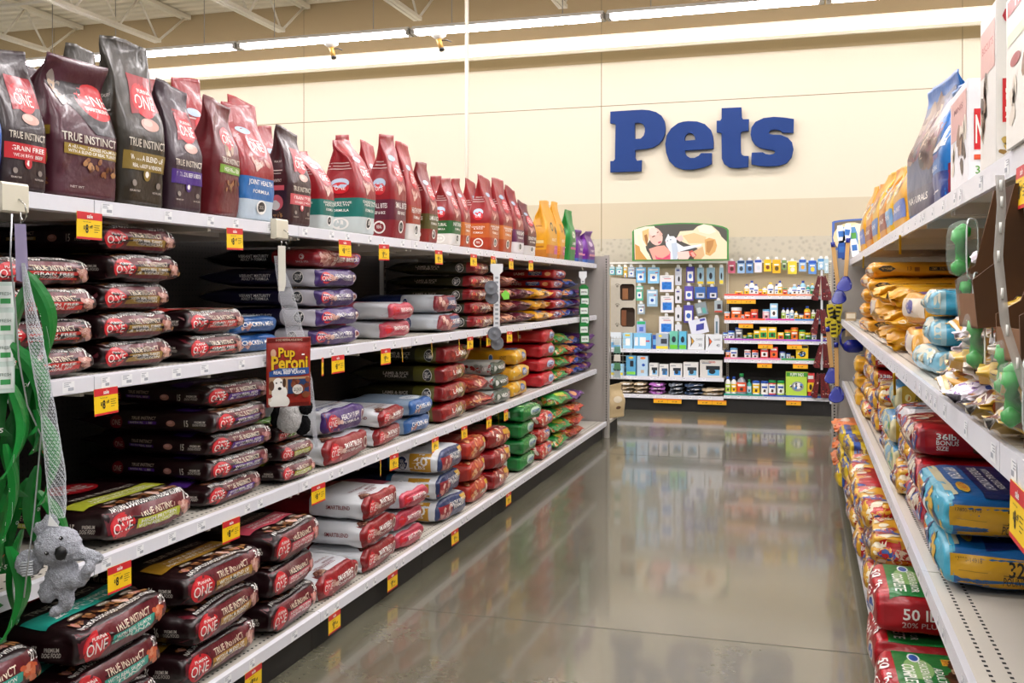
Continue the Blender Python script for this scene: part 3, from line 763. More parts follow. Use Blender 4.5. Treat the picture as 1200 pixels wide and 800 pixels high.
D('red_plain', lying_bag, .62, .44, .118, '#bd1620', cap='#c92630', prints={'end': [('e', '#cfe0f5', .25, .05, .5, .6), ('t', '#1c5bb0', 'FORTIFIED', .25, .1, .36, .2), ('t', '#1c5bb0', 'ADULT', .25, -.25, .22, .16)], 'side': [('r', '#e8c9c6', .28, .34, -.3, .3), ('t', '#d98a88', 'SINCE 1950', -.2, 0, .2, .2)]})
D('blue_orange', lying_bag, .55, .34, .083, '#1b3f97', cap='#2450ac', front='seam', prints={'side': [('r', '#f0a04a', .25, .95, -.5, -.05), ('r', '#e9e4df', .1, .9, .2, .32), ('k', ['#e3843a', '#f3c489'], .4, .95, -.4, .3, 10, .016)], 'top': [('r', '#f0a04a', -.9, .9, -.9, -.75), ('t', W_, 'ADULT', 0, -.6, .5, .06)]})
D('purple_small', lying_bag, .5, .30, .083, '#5a1b70', cap='#6d2186', front='seam', prints={'side': [('e', '#f0a878', .75, 0, .14, .6), ('r', '#3246a0', .2, .55, -.6, .6), ('t', W_, 'PUPPY', .38, 0, .12, .3)], 'top': [('e', '#f0a878', 0, -.8, .4, .12), ('e', '#d8c0e4', .1, -.55, .3, .1)]})
GRN = '#0f6b2c'
D('green_big', lying_bag, .62, .46, .12, GRN, cap='#138034', prints={'end': [('e', '#cfe9d6', .2, .1, .55, .6), ('t', '#1b4fa0', 'LARGE BREED', .2, .15, .4, .22), ('t', GRN, 'CHICKEN', .2, -.2, .3, .18)], 'top': [('r', '#2f7fd0', -.25, .15, -.62, -.45), ('r', W_, .2, .3, -.62, -.45), ('t', W_, 'IAMS', -.1, -.30, .34, .08, .03), ('k', ['#c9e2a8', '#5fae4c'], -.8, .8, -.95, -.75, 26, .016)], 'side': [('r', '#d7e6d8', .55, .65, -.5, .5), ('t', '#bfe0c6', 'LARGE BREED', .1, 0, .25, .25)]})
D('green_small', lying_bag, .5, .34, .10, '#138a35', cap='#17943b', front='seam', prints={'side': [('k', ['#b8dc5a', '#e7f0c6', '#e07a3a'], .2, .95, -.6, .6, 24, .018), ('t', W_, 'PUPPY', .1, 0, .2, .3)], 'top': [('e', '#c7e04a', 0, -.75, .6, .14), ('t', W_, 'ACTIVE', 0, -.5, .4, .08), ('k', ['#e07a3a', '#f5d9a8'], -.7, .7, -.95, -.85, 10, .018)]})
D('orange_small', lying_bag, .5, .34, .10, '#c8401f', cap='#d24a26', front='seam', prints={'side': [('k', ['#f3a24a', '#f7d8a0', '#8c1a16'], .2, .95, -.6, .6, 26, .018)], 'top': [('k', ['#f3a24a', '#f7d8a0', '#8c1a16'], -.9, .9, -.98, -.5, 40, .02), ('t', W_, 'BEEF', 0, -.4, .3, .08)]})
D('redwhite_small', lying_bag, .55, .36, .11, '#b82a26', cap='#cf3d33', prints={'end': [('e', '#3f7fcc', .2, .1, .5, .55), ('t', W_, 'MINI CHUNKS', .2, .1, .34, .2), ('k', ['#f3e2d0', '#e08a5a'], -.9, .2, -.7, .6, 12, .016)], 'top': [('t', W_, 'ADULT', 0, -.5, .6, .1), ('k', ['#f3e2d0', '#e08a5a'], -.9, .9, -.98, -.8, 18, .018)], 'side': [('k', ['#f3e2d0', '#e08a5a'], .4, .95, -.6, .6, 12, .018)]})
D('blue_forty', lying_bag, .62, .46, .136, '#cfd3d8', bands=[(-.62, -.33, '#101a3c'), (-.33, -.30, '#2d6f9c')], cap='#27365f', prints={'end': [('r', '#9c2530', -.95, -.2, -.8, .5), ('k', CHK, -.9, -.3, -.6, .3, 9, .02), ('t', W_, 'HEALTHY WEIGHT', .25, .35, .6, .2), ('t', W_, 'FORMULA', .3, 0, .4, .16), ('p', '#e0b23a', [(.55, .3), (.95, .3), (.95, .86), (.4, .86)])],
  'side': [('e', '#f2f4f6', .22, -.05, .12, .80), ('e', '#24345c', .22, -.05, .105, .70), ('t', W_, 'REAL\nCHICKEN', .22, -.05, .07, .40), ('r', '#d09a28', .36, .76, -.95, .95), ('t', W_, '40', .56, .18, .15, .45, .02), ('t', W_, 'LBS', .56, -.45, .10, .18), ('t', '#8a96ac', 'COMPLETE BLEND', -.4, 0, .2, .16)], 'top': [('e', '#1f1a16', 0, -.34, .28, .085), ('e', '#c9a67a', 0, -.34, .22, .065), ('k', ['#3a2a1c', '#e9dccb'], -.15, .15, -.38, -.3, 5, .02)]})
D('orange_one', lying_bag, .6, .42, .13, '#a8281c', cap='#b8321f', prints={'end': [('k', ['#e39a5a', '#f0c79a', '#cf5a34'], -.9, .3, -.7, .7, 18, .02), ('r', '#7f7a3c', .0, .55, -.45, .05), ('t', W_, 'LAMB & RICE', .27, -.2, .24, .16), ('e', W_, .72, 0, .12, .4), ('p', '#f0c43a', [(.5, .4), (.95, .2), (.95, .86), (.5, .86)])], 'top': [('t', '#f3d9c8', 'NATURAL', -.2, -.6, .5, .05), ('k', ['#e39a5a', '#f0c79a', '#cf5a34'], -.9, .9, -.97, -.78, 20, .02), ('r', '#d8543a', -.9, .9, -.75, -.7)]})
D('red_dog', lying_bag, .6, .42, .13, '#8e1218', bands=[(-.6, -.35, '#8a5a26')], cap='#8e1c1c', prints={'end': [('k', ['#e39a5a', '#f0c79a', '#cf5a34'], -.2, .9, -.7, .3, 16, .02), ('e', W_, -.3, .1, .14, .5), ('e', ONE, -.3, -.3, .14, .4), ('p', '#f0b83a', [(.3, .3), (.95, .1), (.95, .86), (.3, .86)])], 'top': [('e', '#3a1a12', -.2, -.45, .3, .10), ('e', '#cdab86', -.2, -.45, .24, .08), ('k', ['#4d2618'], -.3, -.1, -.5, -.4, 5, .02), ('t', '#f3c9b8', 'SMARTBLEND', .3, -.72, .5, .05), ('k', ['#e8d9c6', '#d8543a'], -.9, .9, -.97, -.85, 14, .02)]})
D('silver_green', lying_bag, .55, .38, .095, '#b7bab5', cap='#3c4a3c', prints={'end': [('t', W_, 'WEIGHT', .1, .1, .5, .3), ('e', '#c9ccc6', -.7, 0, .16, .5), ('k', CHK, .6, .9, -.5, .3, 4, .012)], 'side': [('k', ['#8c9088', '#d9dbd6', '#b83a34'], .2, .9, -.6, .6, 20, .02)]})
D('red_orange_mix', lying_bag, .55, .40, .12, '#a32a22', cap='#b5402c', front='seam', prints={'side': [('k', ['#e8a468', '#f2cfa6', '#8c1a1c', '#d96a44'], .1, .98, -.7, .7, 40, .02)], 'top': [('k', ['#e8a468', '#f2cfa6', '#8c1a1c', '#d96a44'], -.9, .9, -.98, -.4, 60, .02)]})
# ---- right aisle
PED = '#eeA61a'.lower()
D('yellow_long', lying_bag, .62, .46, .085, PED, prints={'end': [('r', '#f4e0c0', -.9, .9, -.5, .6), ('e', '#3a3f9c', 0, .1, .3, .5), ('k', ['#7a3c8c', '#e8c06a'], -.8, .8, -.5, .4, 8, .014)],
  'back': [('p', '#2b2420', [(-.86, .1), (-.78, .55), (-.66, .55), (-.58, .1), (-.66, -.4), (-.78, -.4)]), ('t', '#f0c36a', 'PEDIGREE', -.72, .08, .085, .16), ('t', '#8c4a12', '13', -.36, .1, .035, .3), ('r', '#9c5a1a', -.28, -.2, -.35, .3), ('r', '#2b2420', -.05, .35, -.25, .35), ('t', '#e3b25a', 'COMPLETE NUTRITION', .15, .05, .18, .2)]})
D('yellow_thick', lying_bag, .62, .50, .15, PED, prints={'end': [('r', '#f2e4cf', -.9, .9, -.6, .7), ('e', '#3a3f9c', 0, .1, .3, .5)],
  'back': [('k', ['#8c5a2c', '#b98a5a', '#5e3a1c'], -.5, -.25, -.45, .2, 26, .018), ('r', '#2a2018', -.28, .12, 0, .32), ('t', '#e3b25a', 'COMPLETE NUTRITION', -.08, .16, .18, .09), ('t', '#7a4a16', 'ADULT', -.38, .42, .1, .12)], 'top': [('e', '#f0ead8', .5, -.7, .3, .1), ('r', '#5a3a8c', -.1, .4, -.9, -.8), ('r', '#222222', -.1, .4, -.78, -.74)]})
D('light_blue', lying_bag, .60, .50, .10, '#2f9fc4', cap='#86c6de', bands=[(-.05, 0, '#a8d6e4')], prints={'back': [('t', W_, 'BENEFUL', -.56, .1, .10, .2), ('r', '#e6e6d2', -.94, -.88, -.9, .9)], 'end': [('e', '#9fd4e6', 0, 0, .7, .6), ('k', ['#e9dcae', '#f5f2e4'], -.8, .8, -.5, .5, 16, .018)], 'top': [('p', '#e8e4cc', [(-.9, -.98), (.9, -.98), (.9, -.9), (-.9, -.9)]), ('p', '#9fd0e0', [(-.9, -.8), (.9, -.8), (.9, -.1), (-.9, -.1)])]})
D('yellow_pinch', lying_bag, .40, .28, .10, '#f0b01e', front='seam', wr=2.4, prints={'top': [('t', '#28407c', 'ADULT', 0, -.5, .4, .1), ('e', '#f8ecd0', 0, -.75, .4, .12)], 'back': [('k', ['#fbe9bd', '#d08a1a'], -.8, 0, -.6, .6, 14, .02)]})
D('red_bonus', lying_bag, .60, .46, .12, '#c21a24', cap='#b02a3a', prints={'back': [('t', W_, '36lb.', -.66, .42, .11, .22, .02), ('t', W_, 'BONUS', -.66, -.02, .11, .17, .015), ('t', W_, 'SIZE', -.71, -.42, .06, .16, .012), ('e', '#6b5f4a', -.36, -.15, .05, .6), ('e', '#8a7c62', -.37, .35, .035, .3), ('e', '#3d3426', -.35, -.5, .06, .25), ('r', '#1d1a18', -.2, .12, -.3, .4), ('t', W_, 'DOG CHOW', -.04, .05, .13, .2)], 'end': [('k', ['#e8c79a', '#f2e6cf', '#c0392b', '#3a55a0'], -.9, .9, -.7, .7, 30, .03)], 'top': [('k', ['#e8c79a', '#f2e6cf', '#e0392b'], -.9, .9, -.98, -.7, 20, .03)]})
D('red_bonus_small', lying_bag, .55, .42, .12, '#bd1a22', cap='#e8b02a', bands=[(-.55, -.20, '#e3a51f')], prints={'back': [('t', W_, '33lb', -.72, .5, .12, .2, .02), ('t', W_, 'BONUS', -.70, .0, .16, .2, .02), ('t', W_, 'SIZE', -.70, -.48, .12, .2, .02)], 'end': [('k', ['#e8a03a', '#f2e6cf', '#c0392b', '#3a55a0', '#f6c94a'], -.9, .9, -.8, .8, 36, .03)], 'top': [('k', ['#e8a03a', '#f2e6cf', '#c0392b'], -.9, .9, -.98, -.7, 20, .03)]})
D('yellow_red_mix', lying_bag, .50, .40, .12, '#e8a81c', cap='#e9b233', wr=1.8, prints={'back': [('k', ['#c0392b', '#f5e7c6', '#2f5fb0', '#d0241e'], -.9, .1, -.8, .8, 30, .03)], 'end': [('r', '#c8202a', -.95, .0, -.85, .1), ('e', '#f5efe0', .3, .3, .35, .4), ('k', ['#c0392b', '#f5e7c6', '#2f5fb0', '#7a3d18'], -.9, .9, -.8, .8, 26, .03), ('t', W_, 'PUPPY', -.4, -.4, .4, .3)], 'top': [('k', ['#c0392b', '#f5e7c6', '#2f5fb0'], -.9, .9, -.98, -.6, 30, .03)]})
D('yellow_olive', lying_bag, .60, .46, .13, '#c9a520', cap='#e6dfae', prints={'back': [('t', '#4a4410', 'ADULT', -.58, .15, .14, .30), ('t', '#4a4410', 'WITH LAMB & RICE', -.56, -.3, .18, .10), ('e', '#e9dfa0', -.80, .1, .04, .3), ('e', '#b8741e', -.80, .1, .028, .2)], 'end': [('e', '#8fc4dc', .2, .2, .7, .6), ('k', ['#f2e9b8', '#6fae3c', '#3c8cc0'], -.9, .9, -.8, .6, 16, .03)], 'top': [('r', '#2f86b8', -.5, .9, -.95, -.62), ('t', W_, 'NATURAL', .2, -.78, .5, .06)]})
D('maroon_white', lying_bag, .60, .44, .11, '#35152c', cap='#e7e2e6', bands=[(-.22, 0, '#e8e4e6'), (-.60, -.4, '#1c3f8a')], prints={'back': [('p', '#d8d2d8', [(-.9, -.8), (-.3, .2), (-.2, .6), (-.9, .7)]), ('t', W_, 'CHEWS', -.15, .2, .16, .3, .02), ('r', '#c0504a', -.7, -.5, -.5, .4)], 'end': [('k', ['#3d8ed0', '#c0392b', '#e6eef5', '#a4222a'], -.9, .9, -.8, .8, 26, .04)], 'top': [('k', ['#3d8ed0', '#c0392b', '#ffffff'], -.9, .9, -.98, -.6, 20, .04)]})
D('blue_thirtytwo', lying_bag, .62, .54, .135, '#1767ad', cap='#4fb3d0', prints={
  'back': [('r', '#e6ad16', -.99, .99, -.95, .70), ('t', '#1c1a14', '32', -.40, .16, .06, .42, .015), ('r', '#1c1a14', -.50, -.30, -.18, -.15), ('t', '#1c1a14', 'POUNDS', -.40, -.50, .10, .26, 0), ('t', '#6b5410', '17800-14918', -.76, .46, .10, .10, 0), ('t', '#6b5410', 'NET WT 32 LB (14.5 kg)', -.74, -.62, .12, .09, 0), ('r', '#a8821a', -.84, -.62, -.10, -.07)],
  'end': [('k', ['#e7eef2', '#2258a8', '#f2c23a', '#142a6c'], -.9, .9, -.8, .8, 20, .035), ('p', '#f0b92c', [(-.9, -.2), (-.3, -.1), (-.3, .5), (-.9, .6)]), ('t', '#d8402c', 'PUPPY', -.6, .2, .26, .3)],
  'top': [('p', '#45b0d0', [(-.98, -.98), (.98, -.98), (.98, -.86), (-.98, -.86)]), ('p', '#e8dfb8', [(-.9, -.9), (.9, -.9), (.9, -.82), (-.9, -.82)]), ('r', '#17245c', -.98, .98, -.62, -.30), ('e', '#f1c232', .55, -.74, .28, .05), ('t', '#d8402c', 'PUPPY', .55, -.74, .22, .03), ('t', W_, 'PUPPY CHOW', -.3, -.72, .4, .05, .02), ('t', W_, 'TENDER & CRUNCHY', 0, -.52, .7, .04, .01), ('t', W_, 'WITH REAL CHICKEN', 0, -.42, .6, .03), ('k', ['#9a5a34', '#e0d6cc', '#5c3a26'], .2, .8, -.2, .1, 9, .045), ('e', '#e9edf2', -.2, -.08, .3, .08), ('e', '#17245c', -.2, -.08, .24, .06)]})
D('fifty_red', lying_bag, .62, .42, .155, '#b51420', cap='#c01a28', prints={
  'back': [('t', W_, '50 lb.', -.50, .12, .19, .30, .015), ('t', '#f0d8d8', '20% PLUS', -.50, -.45, .20, .16), ('r', '#0e4f24', -.22, .1, -.3, .75), ('t', W_, 'DOG CHOW', -.06, .25, .12, .25)],
  'end': [('r', '#a4121c', -.95, .95, -.9, .9), ('p', '#17752f', [(-.95, -.9), (.2, -.9), (-.2, .1), (-.95, .2)]), ('e', '#efe7d8', .5, .0, .2, .5), ('e', '#2456a8', .5, .0, .14, .36), ('k', ['#c88a4a', '#efe0c4'], -.8, .2, -.7, .0, 16, .03), ('t', W_, 'BIG', -.1, .5, .4, .2)],
  'top': [('r', '#157a34', -.9, .95, -.82, -.12), ('e', '#8ab86a', .0, -.60, .5, .14), ('t', W_, 'COMPLETE', .35, -.70, .5, .06, .02), ('t', W_, 'CHICKEN FLAVOR', .25, -.55, .6, .04), ('t', W_, 'ADULT', .25, -.42, .34, .04), ('r', '#f0b52a', -.55, -.25, -.36, -.26), ('t', '#b51420', 'SAVE', -.4, -.31, .12, .04), ('k', ['#6b3a24', '#d8b48a', '#4a2818'], -.4, .5, -.30, -.16, 9, .04), ('e', '#eef2f4', -.5, -.62, .22, .06), ('e', '#2456a8', -.5, -.62, .17, .045), ('t', W_, '50 lb', .1, -.92, .5, .05, .02)]})
D('orange_far', lying_bag, .5, .44, .12, '#e07a3a', cap='#e98a4e', front='seam', wr=1.6, prints={'end': [('e', '#f4d6b8', 0, 0, .5, .5)], 'top': [('e', '#f4d6b8', 0, -.7, .5, .15), ('k', ['#f2e2cf', '#b8401e'], -.8, .8, -.95, -.8, 8, .02)], 'back': [('k', ['#f2e2cf', '#b8401e'], -.8, .2, -.6, .6, 10, .02)]})
D('yellow_blue_eighteen', lying_bag, .55, .44, .12, '#e6c21e', cap='#e8c624', bands=[(-.08, -.04, '#2450a8')], wr=1.6, prints={'back': [('t', '#6b2a1a', '18 LBS', -.6, .2, .2, .3, .02), ('t', '#6b2a1a', 'BONUS', -.6, -.3, .2, .25, .01)], 'end': [('t', '#6b2a1a', '18 LBS', 0, .3, .6, .3, .02), ('t', '#6b2a1a', 'BONUS SIZE', 0, -.3, .7, .25, .01), ('e', '#2450a8', -.8, .5, .18, .4)], 'top': [('t', '#6b2a1a', '18 LBS', 0, -.7, .6, .1, .02), ('r', '#2450a8', -.9, .9, -.98, -.92)]})

# ---- standing bag designs
def stand_one(n, body, ban, t1, t2, W=.25, H=.42, Dp=.12, lab=DMAR, meat=CHK, **k):
    D(n, standing_bag, W, Dp, H, body, prints={'front': [('p', '#a01c2a', [(-.5, .1), (.85, .2), (.7, .62), (-.3, .62)])] + oval(.15, .30, .52, .22) + [('e', meat[0], .2, .0, .38, .08), ('e', meat[2], .12, .02, .2, .045),
        ('t', '#f3e8d8', TI, 0, -.25, .78, .050), ('r', ban, -.92, .92, -.58, -.36), ('t', W_, t1, 0, -.43, .70, .034), ('t', W_, t2, 0, -.525, .62, .024), ('e', ban, .0, -.62, .16, .08), ('e', W_, .0, -.62, .08, .04),
        ('e', '#8a7f78', -.55, -.74, .1, .04), ('e', '#8a7f78', .55, -.74, .1, .04), ('t', '#c9c0b8', 'REAL MEAT FIRST', -.5, -.83, .22, .012), ('t', '#c9c0b8', 'NO FILLERS', .5, -.83, .2, .012)],
        'side': [('t', '#e6ddd0', TI, .1, -.1, .36, .03), ('r', ban, -.6, .7, -.3, -.2), ('e', ban, .1, -.55, .5, .16), ('e', '#d8d2cc', .0, -.60, .35, .10), ('t', '#b8aca4', 'REAL BEEF', .1, .3, .3, .02), ('k', KIB, -.5, .5, -.9, -.75, 14, .006), ('r', '#c9c0b8', -.5, .5, .10, .12), ('r', '#c9c0b8', -.5, .4, .04, .055)]}, **k)
stand_one('s_grain', '#26161a', '#d0232e', 'GRAIN FREE', 'WITH REAL BEEF', W=.25, H=.42, lean=-.02)
stand_one('s_gold', '#2a2318', '#8e7428', 'WITH A BLEND OF', 'REAL TURKEY & VENISON', W=.27, H=.45, Dp=.15, lean=.0, wr=1.3)
stand_one('s_purple', '#35222c', '#4f2c8c', 'WITH REAL BEEF & BISON', '', W=.24, H=.42)
stand_one('s_pink', '#33161b', '#e0646c', 'GRAIN FREE', 'WITH REAL SALMON', W=.24, H=.40)
DES['s_purple'][2]['prints']['front'] = [x for x in DES['s_purple'][2]['prints']['front'] if not (x[0] == 't' and x[2] == '')]
D('s_smart', standing_bag, .30, .15, .45, '#4a202c', prints={'front': [('p', '#20181c', [(-.9, .55), (-.2, .1), (.2, -.1), (.95, -.1), (.95, .3), (.2, .6)])] + [('e', ONE, .42, .36, .55, .26), ('t', W_, 'ONE', .42, .40, .42, .09, 0), ('t', W_, 'SMARTBLEND', .42, .25, .38, .028, .02), ('k', ['#c9a98a', '#8c8078'], -.75, -.4, .3, .6, 6, .02),
   ('t', '#f6ecdc', TI, .0, -.20, .84, .058), ('r', '#a88a2c', -.8, .95, -.43, -.29), ('t', W_, 'A NUTRIENT-DENSE FORMULA', .08, -.325, .76, .024), ('t', W_, 'WITH A BLEND OF REAL TURKEY', .08, -.385, .76, .022), ('k', KIB, -.5, .8, -.66, -.46, 14, .012), ('t', '#c9c0b8', 'NET WT', -.4, -.86, .2, .015)],
   'side': [('r', '#151012', -.9, .9, .55, .8), ('t', W_, TI, 0, .0, .42, .03), ('r', '#8e7428', -.8, .8, -.2, -.08), ('e', '#b08a2c', .0, -.5, .7, .2), ('e', '#e6e0d2', -.1, -.55, .4, .12), ('k', KIB, -.7, .7, -.9, -.75, 16, .008)]}, lean=-.01, flop=.05)
D('s_protein', standing_bag, .24, .13, .38, '#6b1c22', prints={'front': oval(.1, .35, .5, .2) + [('k', ['#c9a98a', '#8c6a4a'], -.3, .6, .05, .2, 8, .016), ('t', '#f6ecdc', TI, .05, -.05, .74, .05), ('r', '#7fae3a', -.8, .95, -.27, -.13), ('t', W_, 'HIGH PROTEIN', .08, -.20, .62, .036), ('k', KIB, -.3, .7, -.6, -.35, 12, .012)]}, lean=.03)
def stand_lab(n, upper, band, lower, name, sub, W=.22, H=.40, Dp=.14, fc=ONE, **k):
    D(n, standing_bag, W, Dp, H, upper, bands=[(0, H * .17, lower), (H * .17, H * .36, band)], prints={
      'front': oval(.1, .28, .5, .2) + [('e', '#bcd3ea', -.2, .52, .4, .06), ('k', CHK, -.5, .6, -.12, .08, 7, .02), ('t', W_, name, 0, -.38, .72, .055, .012), ('t', W_, sub, 0, -.52, .48, .03), ('e', '#f4f2ee', .0, -.78, .3, .12), ('e', '#2c2a2a', .0, -.78, .22, .09), ('t', '#cfc8be', 'DOG', .0, -.78, .12, .03)],
      'side': [('r', '#d8b8b4', -.6, .6, .42, .44), ('r', '#d8b8b4', -.6, .5, .36, .38), ('r', '#d8b8b4', -.6, .6, .30, .32), ('e', '#bcd3ea', 0, .02, .5, .10), ('e', ONE, 0, -.08, .5, .12), ('t', W_, 'ONE', 0, -.08, .3, .04, 0), ('t', W_, name, 0, -.40, .66, .045, .01), ('t', W_, sub, 0, -.53, .5, .026), ('e', '#f4f2ee', 0, -.80, .5, .12), ('e', lower if lower != '#e8e6e4' else '#b0202a', 0, -.80, .38, .09), ('t', W_, 'REAL', 0, -.79, .2, .03)]}, **k)
stand_lab('s_joint', '#9c1620', '#2670b8', '#cfe0ee', 'JOINT HEALTH', 'FORMULA', W=.27, H=.44, Dp=.17, lean=-.01)
stand_lab('s_digest', '#98161f', '#1f7a70', '#c7d0d0', 'DIGESTIVE\nHEALTH', 'FORMULA', W=.22, H=.34, Dp=.19, flop=-.04)
stand_lab('s_bites', '#98161f', '#5c1a30', '#8e1c28', 'SMALL BITES', 'BEEF & RICE', W=.22, H=.43)
stand_lab('s_healthy', '#a31a20', '#a3341c', '#e0dcd8', 'HEALTHY PUPPY', 'FORMULA', W=.22, H=.42)
stand_lab('s_olive', '#7e1216', '#4e4a1c', '#8e2018', 'LAMB & RICE', 'FORMULA', W=.22, H=.40)
stand_lab('s_green', '#8e161c', '#2c6b38', '#dcdad6', 'NATURAL', 'FORMULA', W=.24, H=.38)
stand_lab('s_orange', '#98181c', '#c8642a', '#b03a1c', 'CHICKEN\n& RICE', 'FORMULA', W=.27, H=.42)
stand_lab('s_orange_b', '#98181c', '#d9782e', '#b8481e', 'CHICKEN\n& RICE', 'FORMULA', W=.24, H=.40)
stand_lab('s_white', '#98181c', '#6a2a58', '#dcd8da', 'WEIGHT', 'FORMULA', W=.22, H=.36)
stand_lab('s_dark', '#701418', '#4a1a22', '#d6d2d0', 'SENSITIVE', 'SYSTEMS', W=.24, H=.36)
D('s_yellow', standing_bag, .26, .14, .36, '#f0aa1c', bands=[(0, .05, '#c87a14')], prints={'front': [('e', '#1d1a16', -.1, .1, .22, .16), ('e', '#e8c06a', -.1, .1, .14, .10), ('e', '#1d1a16', .5, .0, .12, .14), ('t', W_, 'ADULT', .1, -.35, .4, .05), ('r', '#d14a9a', .1, .95, -.85, -.55), ('t', W_, 'SMALL', .5, -.7, .2, .05), ('r', '#e8862a', -.95, .0, -.85, -.55)], 'side': [('t', '#8c5210', 'NUTRITION', 0, .1, .36, .03), ('r', '#f8d890', -.6, .6, -.5, -.4), ('r', '#c87a14', -.6, .6, -.65, -.6)]}, wr=1.5)
D('s_green_bag', standing_bag, .22, .12, .34, '#128a36', prints={'front': [('e', '#e8f0d8', 0, .05, .4, .14), ('t', '#0d5c26', 'ACTIVE', 0, .05, .26, .04), ('t', W_, 'LAMB', .1, -.3, .4, .06), ('r', '#e06a9a', -.6, .9, -.55, -.45)], 'side': [('t', W_, 'ACTIVE', 0, -.2, .4, .04), ('r', W_, -.6, .6, -.5, -.46)]}, wr=1.6, lean=.03)
D('s_purple_bag', standing_bag, .22, .14, .30, '#6b1d8c', bands=[(0, .03, '#3f6ab0')], prints={'front': [('e', '#e6d0f0', -.1, .1, .4, .16), ('t', W_, 'PUPPY', .1, -.3, .42, .06), ('r', '#e8a0b4', -.7, .9, -.62, -.5)], 'side': [('e', '#e6d0f0', 0, .0, .4, .1), ('r', '#e8a0b4', -.6, .7, -.6, -.5), ('t', W_, 'PUPPY', 0, -.3, .4, .05)]}, wr=2.0, flop=.05)
D('s_cat_blue', standing_bag, .26, .16, .40, '#2a62b0', prints={'front': [('e', '#e8a06a', 0, .3, .7, .3), ('t', W_, 'KITTEN', 0, -.3, .4, .05), ('r', '#1d3f8a', -.9, .9, -.9, -.5)]})
# right aisle standing bags (camera sees their +y side once turned round)
D('r_blue', standing_bag, .34, .20, .50, '#1f77c4', finish=film, prints={'back': [('p', '#8c1a3a', [(-.9, -.9), (-.2, -.5), (-.5, -.3), (-.9, -.4)]), ('t', W_, 'DOG FOOD', .1, .0, .36, .04), ('e', '#d9e8f5', .1, -.4, .5, .10)],
   'front': [('r', '#c9cdd4', -.95, .95, -.1, .55), ('k', ['#5c3a2c', '#8c6a52', '#2c2420', '#d8c8b8'], -.7, .7, .0, .6, 16, .05), ('t', '#b01c2c', 'BEYOND', 0, -.2, .5, .05), ('r', '#1d3f8a', -.95, .95, -.95, -.5), ('t', W_, 'NATURAL', 0, -.4, .5, .04), ('r', W_, -.5, .5, -.8, -.78)]}, lean=-.02, flop=.07, wr=1.4)
D('r_silver', standing_bag, .34, .20, .46, '#1f6fc0', prints={'back': [('p', '#8c1a3a', [(-.9, -.9), (-.2, -.7), (-.5, -.4), (-.9, -.4)])], 'front': [('r', '#3c4a6c', -.95, .95, -.6, .7), ('k', ['#5c3a2c', '#a88a72', '#2c2420', '#c8a888', '#7a2a3c'], -.7, .7, -.2, .6, 26, .06), ('r', '#c9cdd8', -.95, -.85, -.6, .7), ('r', '#3c3f5c', -.95, .95, -.95, -.6), ('t', W_, 'NATURALS', 0, -.75, .6, .05)]}, lean=-.02, flop=.05, wr=1.4)
def ry(n, body, c2, H=.40, W=.30, **k):
    D(n, standing_bag, W, .17, H, body, prints={'front': [('r', c2, -.9, .9, -.75, -.3), ('e', '#f5e6b8', 0, .2, .7, .3), ('k', ['#c97a1e', '#7a3d18', '#fff4d8'], -.7, .7, .0, .5, 22, .03), ('t', W_, 'CHUNKY', 0, -.5, .6, .06)],
      'back': [('r', c2, -.8, .8, -.35, -.05), ('t', W_, 'DINNER', 0, -.2, .6, .08), ('k', ['#8c1f1f', '#3c2c1c', '#f5e6b8'], -.7, .7, -.75, -.45, 12, .02), ('e', '#8ec4e8', .0, .4, .5, .12)]}, wr=1.5, **k)
ry('r_yellow_a', '#eeaa1a', '#5b7fd0'); ry('r_yellow_b', '#e8961a', '#8c2c2c'); ry('r_yellow_c', '#efb520', '#3f78c0', H=.36); ry('r_yellow_d', '#f0bc30', '#6fa8d8', H=.42)

_mesh = {}
def mesh_of(name, var=0):
    k = (name, var)
    if k not in _mesh:
        fn, a, kw = DES[name]; kw = dict(kw); kw['seed'] = 3 + 7 * var + sum(map(ord, name)) % 23
        _mesh[k] = fn(*a, **kw).mesh(name)
    return _mesh[k]
def dims(name):
    fn, a, kw = DES[name]
    return a[:3]

